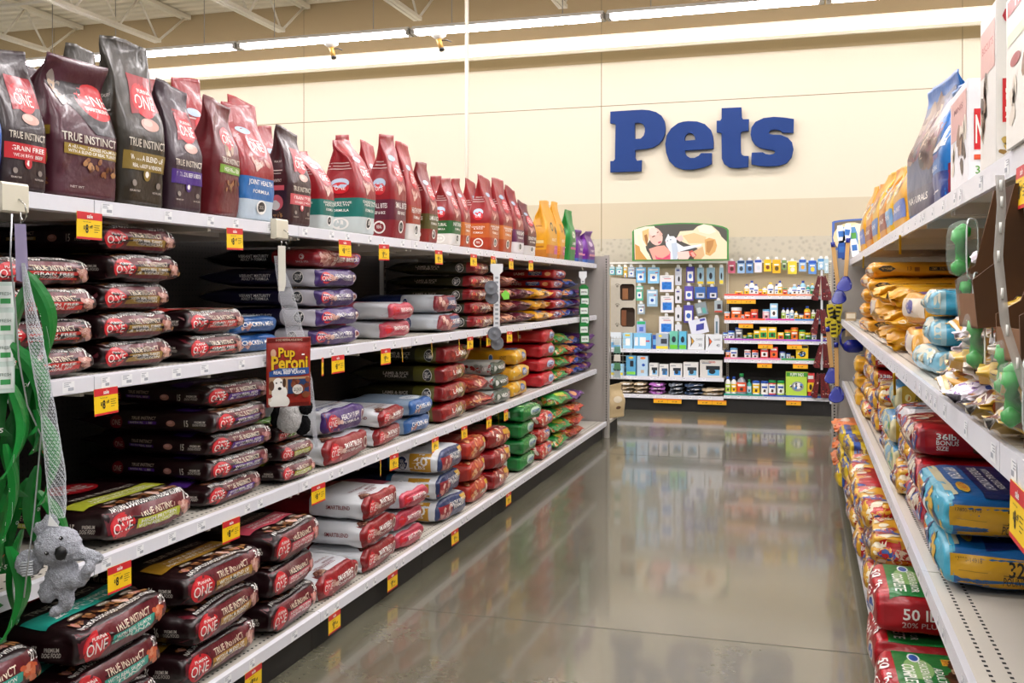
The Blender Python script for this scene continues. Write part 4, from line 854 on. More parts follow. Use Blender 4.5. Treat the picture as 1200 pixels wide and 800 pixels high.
# ================================================================ stacks of lying bags
ORD = {1: ['alone'], 2: ['lower of two', 'upper of two'], 3: ['lowest of three', 'middle of three', 'topmost of three'],
       4: ['lowest of four', 'third down of four', 'second down of four', 'topmost of four'],
       5: ['lowest of five', 'fourth down of five', 'third down of five', 'second down of five', 'topmost of five'],
       6: ['lowest of six', 'fifth down of six', 'fourth down of six', 'third down of six', 'second down of six', 'topmost of six']}
NB = 0
def lab16(t):
    for a, b in ((' on the left ', ' on left '), (' on the right ', ' on right '), (' of five', ''), (' of four', ''), (' of three', ''), (' of six', ''), (' of two', '')):
        if len(t.split()) > 16: t = t.replace(a, b)
    return t
def stack(side, shelf, y0, y1, bags, where, dx=0.0, pitch=None, jit=1.0, z0=0.0):
    """bags: list bottom to top of (design, description); where: how this stack is told apart"""
    global NB
    n = len(bags); z = ZS[shelf] + z0; sg = 1 if side == 'left' else -1
    xf = (LX if side == 'left' else RX)[shelf]
    for i, (des, desc) in enumerate(bags):
        L, W, T = dims(des); rd = random.Random(hash((side, shelf, round(y0 * 100), i)) if False else int(abs(y0) * 1000) + i * 31 + len(shelf) * 7 + len(side))
        p = pitch or T; sy = (y1 - y0) / W; sz = p / T
        var = NB % 2; NB += 1
        x = xf - sg * (.008 + .034 * rd.random() * jit) + sg * dx
        yy = (y0 + y1) / 2 + rd.uniform(-.015, .015) * jit
        link('dog_food_bag', mesh_of(des, var), loc=(x, yy, z + .001), rot=(0, rd.uniform(-.012, .012) * jit * 0, (0 if sg > 0 else PI) + rd.uniform(-.07, .07) * jit), sc=(1, sy * .985, sz),
             label=lab16('%s, %s %s' % (desc, ORD[n][i], where)), category='dog food bag', group='dog food bags lying on the %s %s shelf' % (side, shelf))
        z += p + .004
def S_(side, shelf, y0, y1, des, n, desc, where, **k): stack(side, shelf, y0, y1, [(des, desc)] * n, where, **k)

LF = 'left'
U = 'on the left upper shelf'
S_(LF, 'upper', 2.03, 2.46, 'one_red', 4, 'maroon bag with red banner', U + ' beside the green chews', dx=.03, pitch=.082)
S_(LF, 'upper', 2.50, 2.90, 'one_gold', 5, 'maroon bag with gold banner', U)
S_(LF, 'upper', 2.93, 3.34, 'one_red', 2, 'dark bag with red label', U)
stack('left', 'upper', 3.36, 3.72, [('blue_white_small', 'pale blue and white bag'), ('blue_white_small', 'pale blue and white bag')], U + ' behind the treat pouch', dx=-.10, pitch=.07)
stack(LF, 'upper', 3.86, 4.32, [('silver_purple', 'silver bag with purple end')] * 4 + [('red_purple_end', 'bright red plump bag on the silver ones')], U, pitch=.084)
S_(LF, 'upper', 4.62, 4.99, 'silver_pink', 2, 'silver bag with pink end', U)
S_(LF, 'upper', 5.42, 5.82, 'silver_blue', 2, 'silver and navy bag with round seal', U, dx=-.03)
S_(LF, 'upper', 5.98, 6.40, 'lamb_rice', 5, 'olive and red lamb formula bag', U, pitch=.084)
S_(LF, 'upper', 6.56, 6.96, 'salmon_brown', 4, 'brown bag with salmon coloured chunks', U, pitch=.086)
S_(LF, 'upper', 7.08, 7.40, 'plum_small', 3, 'plum coloured small bag', U)
S_(LF, 'upper', 7.55, 8.02, 'yellow_seam', 3, 'yellow pinched bag', U, pitch=.086)
S_(LF, 'upper', 8.12, 8.50, 'red_side_blue', 5, 'red bag with blue side panel', U, pitch=.083)
S_(LF, 'upper', 8.60, 8.95, 'blue_orange', 4, 'blue bag with orange stripe', U, pitch=.086)
S_(LF, 'upper', 9.05, 9.50, 'purple_small', 3, 'purple small bag', U + ' near the end panel', pitch=.084)
MS = 'on the left middle shelf'
S_(LF, 'middle', 2.50, 2.97, 'one_lime', 1, 'maroon bag with lime stripe', MS + ' beside the plush koala')
S_(LF, 'middle', 3.06, 3.49, 'one_purple', 5, 'maroon bag with purple banner', MS, pitch=.086)
stack(LF, 'middle', 3.53, 3.84, [('one_lime', 'maroon bag with lime end stripe'), ('one_lime', 'maroon bag with lime end stripe'), ('one_green', 'maroon bag with green banner')], MS + ' under the treat pouch', pitch=.078)
stack(LF, 'middle', 3.94, 4.42, [('white_red_flat', 'white and red bag'), ('white_purple', 'plump white bag with purple end')], MS, pitch=.125)
S_(LF, 'middle', 4.52, 4.88, 'white_red_flat', 2, 'white bag with dark red end', MS, pitch=.095)
S_(LF, 'middle', 4.95, 5.28, 'blue_white_small', 2, 'blue and white glossy bag', MS, pitch=.095)
S_(LF, 'middle', 5.42, 5.90, 'lamb_rice_big', 4, 'large olive and red lamb formula bag', MS, pitch=.112)
S_(LF, 'middle', 6.00, 6.38, 'red_orange_mix', 2, 'orange and red bag', MS, pitch=.11)
S_(LF, 'middle', 6.44, 6.80, 'silver_green', 3, 'silver grey bag with dark green end', MS, pitch=.095)
S_(LF, 'middle', 6.88, 7.30, 'yellow_block', 3, 'yellow block shaped bag', MS, pitch=.115)
S_(LF, 'middle', 7.68, 8.16, 'red_plain', 4, 'plain bright red bag', MS, pitch=.115)
S_(LF, 'middle', 8.24, 8.58, 'green_small', 4, 'green small bag', MS, pitch=.10)
S_(LF, 'middle', 8.62, 8.84, 'orange_small', 3, 'orange small bag', MS, pitch=.095)
S_(LF, 'middle', 8.90, 9.22, 'blue_orange', 4, 'blue bag with orange picture', MS, pitch=.088)
S_(LF, 'middle', 9.27, 9.66, 'purple_small', 4, 'purple bag', MS + ' against the end panel', pitch=.09)
BS = 'on the left bottom shelf'
S_(LF, 'bottom', 1.70, 2.18, 'one_teal', 3, 'dark bag with teal banner', BS + ' at the picture edge', dx=-.04)
S_(LF, 'bottom', 2.21, 2.67, 'one_teal', 3, 'maroon bag with teal banner', BS)
S_(LF, 'bottom', 2.76, 3.24, 'one_gold_big', 3, 'large maroon bag with gold banner', BS)
S_(LF, 'bottom', 3.28, 3.70, 'one_pink', 3, 'maroon bag with pink banner', BS, pitch=.128)
S_(LF, 'bottom', 3.72, 4.10, 'white_red_flat', 1, 'white bag with red end', BS + ' before the white stack', dx=.01)
S_(LF, 'bottom', 4.13, 4.52, 'white_red_flat', 3, 'white bag with maroon end', BS, pitch=.118)
S_(LF, 'bottom', 4.56, 4.90, 'silver_pink', 3, 'white bag with pink end', BS, pitch=.095)
S_(LF, 'bottom', 5.12, 5.56, 'blue_forty', 3, 'silver and navy bag with gold 40 panel', BS)
S_(LF, 'bottom', 5.65, 6.04, 'orange_one', 3, 'orange red bag with yellow corner', BS, pitch=.13)
S_(LF, 'bottom', 6.08, 6.52, 'red_dog', 3, 'red bag with round dog picture', BS, pitch=.128)
S_(LF, 'bottom', 6.80, 7.26, 'green_big', 4, 'large green bag', BS, pitch=.115)
S_(LF, 'bottom', 7.32, 7.72, 'redwhite_small', 3, 'coral red bag with white lettering', BS, pitch=.118)
S_(LF, 'bottom', 7.84, 8.30, 'green_small', 4, 'green glossy bag', BS + ' beyond the coral bags', pitch=.11)
stack(LF, 'bottom', 8.40, 8.85, [('orange_small', 'orange red bag')] * 3 + [('purple_small', 'purple bag on the orange ones')], BS + ' near the end panel', pitch=.10)

R = 'right'
U = 'on the right upper shelf'
stack(R, 'upper', 5.55, 6.05, [('yellow_thick', 'thick yellow bag with brown kibble picture'), ('yellow_long', 'long yellow bag with dark emblem'), ('yellow_long', 'long yellow bag with dark emblem')], U, pitch=None, z0=.075)
S_(R, 'upper', 6.15, 6.65, 'yellow_long', 4, 'yellow bag with dark badge', U + ' farther back')
S_(R, 'upper', 4.75, 5.10, 'yellow_pinch', 3, 'crumpled yellow pinched bag', U, dx=.01, pitch=.09)
S_(R, 'upper', 4.25, 4.60, 'yellow_pinch', 3, 'small crumpled yellow bag', U + ' beside the blue bags', dx=.0, pitch=.085)
S_(R, 'upper', 2.98, 3.46, 'light_blue', 3, 'light blue bag with cream end', U, pitch=.082)
S_(R, 'upper', 3.55, 4.10, 'yellow_thick', 2, 'deep yellow bag', U + ' behind the light blue bags', dx=-.03, pitch=.12)
MS = 'on the right middle shelf'
S_(R, 'middle', 2.80, 3.36, 'blue_thirtytwo', 2, 'blue bag with yellow 32 pounds side', MS, pitch=.125, jit=.5)
S_(R, 'middle', 3.45, 3.92, 'red_bonus', 3, 'red bag with 36 pound bonus lettering', MS, pitch=.115)
stack(R, 'middle', 3.98, 4.36, [('yellow_red_mix', 'mixed yellow and red bag')] * 2 + [('maroon_white', 'maroon and white bag')], MS + ' beyond the 36 pound stack', pitch=.11)
S_(R, 'middle', 4.40, 4.86, 'yellow_olive', 3, 'olive yellow bag with adult lettering', MS, pitch=.13)
S_(R, 'middle', 4.95, 5.40, 'yellow_red_mix', 3, 'yellow bag with red and white print', MS, pitch=.11)
S_(R, 'middle', 5.75, 6.20, 'red_bonus_small', 4, 'red and yellow bag with 33 pound lettering', MS, pitch=.115)
S_(R, 'middle', 6.35, 6.85, 'yellow_red_mix', 3, 'patterned yellow bag', MS + ' near the hanging shovels', pitch=.11)
S_(R, 'middle', 7.00, 7.50, 'yellow_block', 3, 'plain yellow bag', MS + ' at the far end', pitch=.11)
BS = 'on the right bottom shelf'
S_(R, 'bottom', 3.05, 3.44, 'fifty_red', 1, 'red and green 50 pound bag', BS + ' nearest the camera', dx=.07, jit=.4)
S_(R, 'bottom', 3.48, 3.90, 'fifty_red', 2, 'green and red 50 pound bag', BS + ' behind the nearest', dx=.06, jit=.4)
S_(R, 'bottom', 4.00, 4.42, 'yellow_red_mix', 3, 'red and yellow puppy bag', BS + ' beyond the green bags', dx=.04, pitch=.12)
S_(R, 'bottom', 4.50, 4.95, 'yellow_red_mix', 3, 'yellow puppy bag', BS + ' second from the green bags', dx=.05, pitch=.13)
S_(R, 'bottom', 5.05, 5.50, 'red_bonus_small', 3, 'dark red bonus size bag', BS, dx=.05, pitch=.13)
S_(R, 'bottom', 5.65, 6.10, 'yellow_red_mix', 3, 'gaudy yellow bag', BS + ' beside the bonus size bags', dx=.05, pitch=.12)
S_(R, 'bottom', 6.25, 6.70, 'yellow_blue_eighteen', 3, 'yellow bag with 18 pound lettering', BS, dx=.06, pitch=.13)
S_(R, 'bottom', 6.85, 7.30, 'yellow_blue_eighteen', 3, 'yellow bag with blue corners', BS + ' near the far end', dx=.08, pitch=.125)
S_(R, 'bottom', 7.50, 7.95, 'orange_far', 3, 'orange crumpled bag', BS + ' at the far end', dx=.08, pitch=.115)

# ================================================================ standing bags on the top shelves
def stand(side, des, u0, u1, vt, desc, where, dx=0.0, rz=0.0, sw=1.0, var=0, lean=0.0):
    sg = 1 if side == LF else -1; X = (LX if side == LF else RX)['top'] - sg * (.02 - dx)
    W, Dp, H = dims(des); a, b = y_on(u0, X), y_on(u1, X); a, b = min(a, b), max(a, b); yc = (a + b) / 2
    h = z_at(vt, X, yc) - ZS['top']
    link('dog_food_bag', mesh_of(des, var), loc=(X - sg * Dp / 2, yc, ZS['top'] + .001), rot=(lean, 0, (0 if sg > 0 else PI) + rz), sc=(1, (b - a) / W * sw * (.93 if sg < 0 else 1), h / H),
         label=lab16('%s %s' % (desc, where)), category='dog food bag', group='upright bags on the %s top shelf' % side)
T = 'on the left top shelf'
stand(LF, 's_cat_blue', -46, 2, 60, 'blue bag with orange cat picture standing', 'at the picture edge ' + T)
stand(LF, 's_grain', 2, 56, 55, 'dark bag with red grain free banner', T + ' nearest the edge')
stand(LF, 's_smart', 64, 139, 62, 'large maroon bag with big red oval', T)
stand(LF, 's_gold', 141, 194, 50, 'tall dark bag with dull gold banner', T)
stand(LF, 's_purple', 198, 237, 100, 'dark bag with purple banner', T)
stand(LF, 's_protein', 246, 282, 118, 'tilted maroon bag with green banner', T, rz=.12)
stand(LF, 's_joint', 283, 322, 120, 'red bag with blue joint health band', T)
stand(LF, 's_pink', 338, 364, 152, 'dark bag with salmon pink banner', T)
stand(LF, 's_digest', 376, 390, 172, 'red bag with teal band', T + ' beside the salmon pink banner', dx=-.02, sw=1.25)
stand(LF, 's_digest', 421, 438, 160, 'boxy red bag with teal band', T + ' beside the small bites bag', sw=1.15, var=1)
stand(LF, 's_bites', 459, 476, 156, 'tall red bag with plum band', T)
stand(LF, 's_healthy', 478, 493, 170, 'red bag with orange band and white foot', T)
stand(LF, 's_olive', 500, 513, 192, 'red bag with olive band', T)
stand(LF, 's_green', 528, 540, 208, 'red bag with green band', T)
stand(LF, 's_orange_b', 541, 551, 210, 'red bag with narrow orange band', T + ' beside the green band one')
stand(LF, 's_orange', 572, 585, 208, 'wide red bag with orange band', T, var=1)
stand(LF, 's_orange_b', 587, 600, 211, 'red bag with orange band', T + ' second from the wide one', var=1)
stand(LF, 's_white', 602, 614, 220, 'red bag with violet band and white foot', T)
stand(LF, 's_dark', 616, 628, 236, 'dark red bag with white foot', T)
stand(LF, 's_yellow', 641, 653, 236, 'yellow upright bag with dog picture', T)
stand(LF, 's_yellow', 654, 662, 238, 'yellow upright bag', T + ' squeezed beside the green bag', var=1)
stand(LF, 's_green_bag', 666, 674, 248, 'bright green upright bag', T)
stand(LF, 's_purple_bag', 677, 683, 266, 'small purple upright bag', T + ' beside the green one')
stand(LF, 's_purple_bag', 688, 697, 268, 'purple upright bag', T + ' nearest the end panel', var=1)
# second row behind
B2 = 'behind the front row ' + T
for (des, u0, u1, vt, d, dx) in [('s_purple', 20, 66, 70, 'dark bag', -.17), ('s_gold', 96, 138, 58, 'maroon bag top', -.20), ('s_bites', 172, 214, 92, 'bright red bag top', -.2),
                         ('s_joint', 222, 262, 92, 'folded red bag top', -.24), ('s_healthy', 282, 318, 118, 'red bag with pale blue arc', -.22), ('s_joint', 318, 342, 148, 'red bag', -.26),
                         ('s_bites', 406, 424, 158, 'red bag', -.22), ('s_healthy', 436, 452, 168, 'red bag', -.22), ('s_bites', 515, 530, 206, 'red bag', -.2), ('s_orange', 556, 568, 212, 'red bag', -.2), ('s_green', 600, 609, 222, 'red bag', -.2)]:
    nb = {20: 'between grain free bag and big oval bag', 96: 'over the big oval bag', 172: 'over the purple banner bag', 222: 'over the green banner bag', 282: 'over the joint health bag', 318: 'beside the salmon pink banner', 406: 'over the boxy teal bag', 436: 'over the small bites bag', 515: 'over the green band bag', 556: 'over the wide orange band bag', 600: 'over the violet band bag'}[u0]
    stand(LF, des, u0, u1, vt, d, 'in second row ' + nb, dx=dx, var=1, sw=.86)
T = 'on the right top shelf'
stand(R, 'r_silver', 1092, 1068, 92, 'silver and blue bag with folded top', T, rz=.06)
stand(R, 'r_blue', 1109, 1094, 100, 'bright blue bag with folded top', T, rz=-.02)
stand(R, 'r_yellow_a', 1062, 1048, 178, 'yellow upright bag with blue panel', T + ' beside the silver bag')
stand(R, 'r_yellow_d', 1047, 1040, 192, 'tall yellow upright bag', T + ' second from the silver bag', var=1)
stand(R, 'r_yellow_b', 1040, 1031, 200, 'orange yellow upright bag with red panel', T)
stand(R, 'r_yellow_c', 1030, 1023, 204, 'yellow upright bag with pale blue panel', T)
stand(R, 'r_yellow_b', 1022, 1016, 216, 'orange upright bag', T + ' second from the far end', var=1)
stand(R, 'r_yellow_a', 1014, 1009, 222, 'yellow upright bag', T + ' at the far end', var=1)

# ================================================================ cartons and treat bags on the right shelves
CF = lambda c: M(c, .35, 0, 'paint')
def carton_at(name, u0, u1, X, vt, zbase, W, Dp, prints, body, label, cat, face='x', rz=0.0, dx=0):
    """u0..u1: the aisle facing front on plane X"""
    a, b = sorted((y_on(u0, X), y_on(u1, X))); yc = (a + b) / 2; h = z_at(vt, X, yc) - zbase
    me = carton(b - a, Dp, h, body, prints).mesh(name)
    return link(name, me, loc=(X + Dp / 2, yc, zbase + .001), rot=(0, 0, PI + rz), label=label, category=cat)
PINKY, BRN = '#d8a8a0', '#7a5238'
def dogbits(x0, x1, y0, y1, n=10, sz=.03): return ('k', ['#c9a58a', '#e8dccb', '#8c6a52', '#4d3a30'], x0, x1, y0, y1, n, sz)
carton_at('treat_carton', 1232, 1179, .375, -30, ZS['top'], .3, .10, {'front': [('r', '#b8403c', -.9, .9, .75, .95), ('t', W_, 'TREATS', 0, .85, .6, .06), ('r', '#dfe8c8', -.9, .9, .35, .5), dogbits(-.8, .8, -.7, .2, 14), ('e', '#a0323a', -.5, .1, .25, .08)],
          'back': [('r', '#b8403c', -.8, .8, .5, .62), ('r', '#e2ead0', -.9, .9, .25, .36), ('e', '#a0323a', -.2, .05, .35, .08), dogbits(-.8, .8, -.6, -.1, 9)]}, '#eeeae2', 'tall white treat carton nearest the camera on the right top shelf', 'carton')
carton_at('treat_carton', 1167, 1149, .385, 14, ZS['top'], .2, .09, {'front': [('r', PINKY, -.9, .9, .2, .8), ('t', '#b8403c', 'BISCUITS', 0, .55, .7, .05), dogbits(-.8, .8, -.5, .1, 10)],
          'back': [('k', ['#8c1a24', '#b02a34'], -.7, .9, .70, .95, 10, .025), ('r', '#8a8580', -.55, -.51, .1, .5), ('p', '#c4141c', [(-.72, -.52), (-.30, -.52), (-.30, .02), (-.72, .02)]), ('t', W_, 'P\nU\nR\nI\nN\nA', -.51, -.25, .10, .22, .02), ('k', ['#b89a4a', '#8c6a2c'], -.9, .9, -.95, -.6, 18, .012)]}, '#e6e2dc', 'white treat carton with red vertical lettering on the right top shelf', 'carton')
carton_at('treat_carton', 1134, 1114, .385, 106, ZS['top'], .25, .10, {'front': [('r', PINKY, -.9, .9, .0, .85), dogbits(-.8, .8, -.7, .3, 14), ('t', '#8c3a40', 'MINIS', 0, .6, .5, .06)],
          'back': [('r', '#d0202a', -.72, -.22, -.40, .40), ('t', W_, 'N', -.47, .0, .18, .28, .02), ('r', '#d8502a', -.72, -.3, -.60, -.50), ('t', '#5c9a3c', '3', -.55, -.80, .1, .08, .01)]}, '#f0eef2', 'white carton with red block panel beside the folded blue bag', 'carton')
# a red and orange carton on the upper shelf behind the trays
me = carton(.13, .12, .12, '#c9761e', {'front': [('r', '#7a1c18', -.9, .9, -.4, .6), ('t', W_, 'D', 0, .1, .2, .3, .02)], 'back': [('p', '#6b1a16', [(-.7, -.3), (-.5, .4), (.5, .4), (.7, -.3), (.4, -.5), (-.4, -.5)]), ('t', W_, 'DINGO', .1, .0, .5, .2, .02), ('r', '#a8281c', -.99, .99, .7, .95)]}).mesh('treat_carton')
link('treat_carton', me, loc=(.48, 2.63, ZS['upper'] + .203), rot=(0, 0, PI), label='orange and red carton with capital D behind the cardboard trays', category='carton')
me = carton(.13, .14, .20, '#7b5a3a', {'front': [('r', '#8c6a48', -.8, .8, -.6, .6)]}, finish=lambda c: M(c, .8, 0, 'card')).mesh('storage_carton')
link('storage_carton', me, loc=(.48, 2.63, ZS['upper'] + .0005), rot=(0, 0, PI), label='brown plain carton holding up the orange one on the right upper shelf', category='carton')

TRP = ['#a8522c', '#c9825a', '#6b2c1a', '#f0e6da']
D('treat', lying_bag, .22, .19, .065, '#ecc04a', cap='#f0e6da', front='seam', wr=1.6, prints={'top': [('k', TRP, -.9, .6, -.9, .1, 26, .022), ('e', '#f7f1e8', .3, -.3, .4, .2), ('t', '#3a2a20', 'JERKY', .3, -.3, .3, .1)], 'back': [('k', TRP, -.9, .9, -.8, .8, 24, .018), ('t', '#8c2c1c', 'BAKED', -.2, .2, .3, .25)]})
D('treat_b', lying_bag, .22, .19, .065, '#efe3d6', cap='#f3c65a', front='seam', wr=1.6, prints={'top': [('k', TRP, -.9, .9, -.6, .5, 30, .022), ('r', '#e8a82a', -.9, .9, -.98, -.6), ('t', '#5c3a1c', 'SNACKS', 0, -.8, .5, .1)], 'back': [('r', '#e8a82a', -.98, -.3, -.9, .9), ('k', TRP, -.3, .9, -.8, .8, 20, .018), ('t', '#5c3a1c', 'BAKED', -.62, 0, .26, .3)]})
D('treat_c', lying_bag, .22, .19, .065, '#e6dcea', cap='#e6dcea', front='seam', wr=1.6, prints={'top': [('k', ['#3a57b0', '#d88a4a', '#f2eee6', '#7a4a9c'], -.9, .9, -.9, .5, 26, .022)], 'back': [('k', ['#3a57b0', '#d88a4a', '#f2eee6'], -.9, .9, -.8, .8, 22, .02)]})
tw = ['beside the light blue bags', 'second pile from light blue bags', 'third pile from light blue bags', 'fourth pile from light blue bags', 'in the nearest pile']
for i, (y0, n) in enumerate(((2.76, 4), (2.35, 6), (2.15, 5), (1.95, 4), (1.75, 2))):
    for j in range(n):
        ds, dd = [('treat', 'yellow treat bag with brown meat'), ('treat_b', 'white and yellow treat bag'), ('treat_c', 'lilac treat bag')][(i + j * 2) % 3 if (i + j) % 4 else 0]
        rd = random.Random(i * 10 + j)
        link('treat_bag', mesh_of(ds, j % 2), loc=(RX['upper'] - .005 + .016 * j + (.06 if i == 0 else 0), y0 + .08, ZS['upper'] + .001 + j * .060), rot=(0, 0, PI + rd.uniform(-.22, .22)), sc=(1, 1, .9),
             label='%s, layer %s, %s' % (dd, ['one', 'two', 'three', 'four', 'five', 'six'][j], tw[i]), category='treat bag', group='small treat bags on the right upper shelf')

# cardboard clip trays holding green dental bones
CB = lambda h='#6e4a2c': M(h, .8, 0, 'card')
def bone_pack(loc, rz, lab, s=1.0):
    root = empty('dental_bone_pack', loc, rz, label=lab, category='dental chew pack', group='green dental bones in clear shells')
    m = MB()
    def P(x, y, z): return (x * s, y * s, z * s)
    m.tube([P(0, -.010, -.036), P(0, -.014, -.02), P(0, 0, 0), P(0, .014, .02), P(0, .010, .036)], [.013 * s, .015 * s, .012 * s, .015 * s, .013 * s], M('#0d9a28', .35), 10)
    m.lathe([(.003 * s, -.018 * s), (.015 * s, -.008 * s), (.016 * s, .006 * s), (.003 * s, .016 * s)], M('#0d9a28', .35), 10, P(0, .012, -.036))
    m.lathe([(.003 * s, -.018 * s), (.015 * s, -.008 * s), (.016 * s, .006 * s), (.003 * s, .016 * s)], M('#0d9a28', .35), 10, P(0, -.012, .036))
    m.build('bone', root)
    m = MB(); vs = []; n = 24
    pr = [(-.022, .8), (-.022, 1), (-.004, 1), (.016, .86), (.022, .6)]
    for x, q in pr:
        for k in range(n):
            t = 2 * PI * k / n; c, sn = math.cos(t), math.sin(t)
            vs.append(P(x, .034 * q * math.copysign(abs(c) ** .5, c), .058 * q * math.copysign(abs(sn) ** .5, sn)))
    fs = [(i * n + k, i * n + (k + 1) % n, (i + 1) * n + (k + 1) % n, (i + 1) * n + k) for i in range(len(pr) - 1) for k in range(n)] + [tuple((len(pr) - 1) * n + k for k in range(n))]
    m.add(vs, fs, M('#e9f2ee', .08, 0, 'clear', .13), True)
    # rim of the shell
    rim = [P(-.022, .036 * math.copysign(abs(math.cos(t)) ** .5, math.cos(t)), .060 * math.copysign(abs(math.sin(t)) ** .5, math.sin(t))) for t in [2 * PI * k / 32 for k in range(33)]]
    m.tube(rim, .0018, M('#dfe6e2', .2), 5, False)
    m.build('clear_shell', root)
    return root
def on_ray(u, v, Y):
    X = x_on(u, Y); return (X, Y, z_at(v, X, Y))
def tray(corn, depth, lab):
    """corn: outline (y,z) of the side wall; opens towards the aisle"""
    root = empty('cardboard_tray', (corn[0][0], corn[0][1], corn[0][2]), label=lab, category='cardboard display tray', group='brown cardboard hanging trays')
    return root
def card_tray(x, y, z, W, Dp, H, tilt, rz, lab):
    root = empty('cardboard_tray', (x, y, z), rz, label=lab, category='cardboard display tray', group='brown cardboard hanging trays'); root.rotation_euler = (0, tilt, rz)
    t = .004; m = MB(); m.prism([(-Dp / 2, 0), (Dp / 2, 0), (Dp / 2, H * .35), (Dp * .1, H * .45), (-Dp / 2 + .01, H), (-Dp / 2, H)], 'y', -W / 2, -W / 2 + t, CB()); m.build('side_wall', root, fix=True)
    m = MB(); m.prism([(-Dp / 2, 0), (Dp / 2, 0), (Dp / 2, H * .35), (Dp * .1, H * .45), (-Dp / 2 + .01, H), (-Dp / 2, H)], 'y', W / 2 - t, W / 2, CB('#5c3d24')); m.build('side_wall', root, fix=True)
    m = MB(); m.box(-Dp / 2, -Dp / 2 + t, -W / 2 + t, W / 2 - t, 0, H, CB('#4d3320')); m.build('back_wall', root)
    m = MB(); m.box(-Dp / 2, Dp / 2, -W / 2 + t, W / 2 - t, 0, t, CB()); m.box(Dp / 2 - t, Dp / 2, -W / 2 + t, W / 2 - t, 0, H * .25, CB('#7d5636')); m.build('floor_flap', root)
    return root
# the fronts of the trays look into the aisle (-x), so they are turned half round
card_tray(.352, 2.06, 1.42, .13, .10, .26, .10, PI + .10, 'dark brown open cardboard tray hanging highest under the right top shelf')
card_tray(.375, 1.80, 1.37, .13, .10, .22, .03, PI + .10, 'brown cardboard tray hanging below the highest one')
card_tray(.385, 1.58, 1.245, .14, .12, .24, -.05, PI + .1, 'brown cardboard tray standing lowest on the right upper shelf')
bone_pack(on_ray(1126, 292, 2.14), 2.7, 'green dental bone pack highest of all, under the right top shelf', 1.0)
bone_pack(on_ray(1144, 398, 2.06), 2.8, 'green dental bone pack second from the top beside the cardboard')
bone_pack(on_ray(1176, 430, 1.84), 2.8, 'green dental bone pack third from the top beside the lowest tray', .85)
bone_pack(on_ray(1186, 462, 1.72), 2.8, 'green dental bone pack lowest near the shelf edge', .95)
bone_pack(on_ray(1133, 348, 2.12), 2.8, 'green dental bone pack half hidden by the second cardboard tray', .8)
m = MB(); pts = [on_ray(1172, 205, 1.60), on_ray(1174, 240, 1.60), on_ray(1170, 300, 1.58), on_ray(1178, 380, 1.56), on_ray(1200, 450, 1.54), on_ray(1225, 500, 1.54)]
vs = []
for i, p in enumerate(pts): vs += [(p[0] - .0065, p[1], p[2]), (p[0] + .0065, p[1] + .002, p[2]), (p[0] + .0065, p[1] + .0035, p[2]), (p[0] - .0065, p[1] + .0015, p[2])]
fs = [(4 * i + k, 4 * i + (k + 1) % 4, 4 * i + 4 + (k + 1) % 4, 4 * i + 4 + k) for i in range(len(pts) - 1) for k in range(4)]
m.add(vs, fs, M('#cfcac2', .15, 0, 'clear', .42), True)
for i in range(7):
    t = .35 + i * .55; k = int(t); f = t - k
    if k + 1 < len(pts):
        p = [pts[k][j] * (1 - f) + pts[k + 1][j] * f for j in range(3)]; m.tube([(p[0], p[1] - .002, p[2] - .008), (p[0], p[1] - .002, p[2] + .008)], .002, M('#f1efe9', .2), 5)
m.build('clip_strip', label='clear plastic clip strip curving down in front of the cardboard trays', category='clip strip')

# ================================================================ sale tags
YEL, TRED = '#f2c80e', '#c8202a'
def tag_mesh(var):
    m = MB(); W, H = .112, .068
    P = lambda c: M(c, .45)
    m.box(-.0005, .0005, -W / 2, W / 2, -H, .004, P(YEL))
    def R(c, y0, y1, z0, z1, o=.0008): m.add([(o, y0, z0), (o, y1, z0), (o, y1, z1), (o, y0, z1)], [(0, 1, 2, 3)], P(c))
    def T(c, s, y, z, w, h, b=.02, o=.0012):
        vs, fs = text2d(s, b); m.add([(o, y + a * w, z + q * h) for a, q in vs], fs, P(c))
    R(TRED, -W / 2, W / 2, -.016, .004); R(TRED, -W / 2, W / 2, -H, -H + .006)
    T(W_, 'sale', 0, -.0065, .026, .011)
    T(K_, 'buy two, get', -.012, -.022, .034, .004, .01)
    if var == 0:
        T(K_, '$', -.024, -.038, .007, .011); T(K_, '8', -.012, -.040, .013, .024, .03); T(K_, 'off', .006, -.034, .014, .009)
        for i, w in enumerate((.026, .022, .026, .018)): R(K_, .02, .02 + w, -.030 - i * .006, -.0285 - i * .006, .0010)
    else:
        T(K_, '$', -.020, -.036, .006, .010); T(K_, '1', -.010, -.040, .008, .024, .03); T(K_, '00', .004, -.035, .014, .012, .02); T(K_, 'off', .022, -.040, .014, .010)
        R(K_, -.02, .03, -.056, -.0545, .0010)
    return m.mesh('sale_tag')
TM = [tag_mesh(0), tag_mesh(1)]
def tag(side, shelf, u, near, var=0, talk=False, s=1.0):
    sg = 1 if side == 'left' else -1; X = (LX if side == 'left' else RX)[shelf] + sg * .0095; y = y_on(u, X)
    rd = random.Random(int(u)); r = (0 if sg > 0 else PI) + rd.uniform(-.06, .06)
    if talk: r += .3 * sg
    link('sale_tag', TM[var], loc=(X, y, ZS[shelf] - .046), rot=(rd.uniform(-.03, .03), rd.uniform(-.05, .02) * sg * (1 if sg > 0 else -1), r), sc=(1, s * (.30 if talk else 1), s * 1.1),
         label='%s sale tag under the %s %s shelf %s' % ('narrow yellow' if talk else 'red and yellow', side, shelf, near), category='sale tag', group='sale tags on the %s shelves' % side)
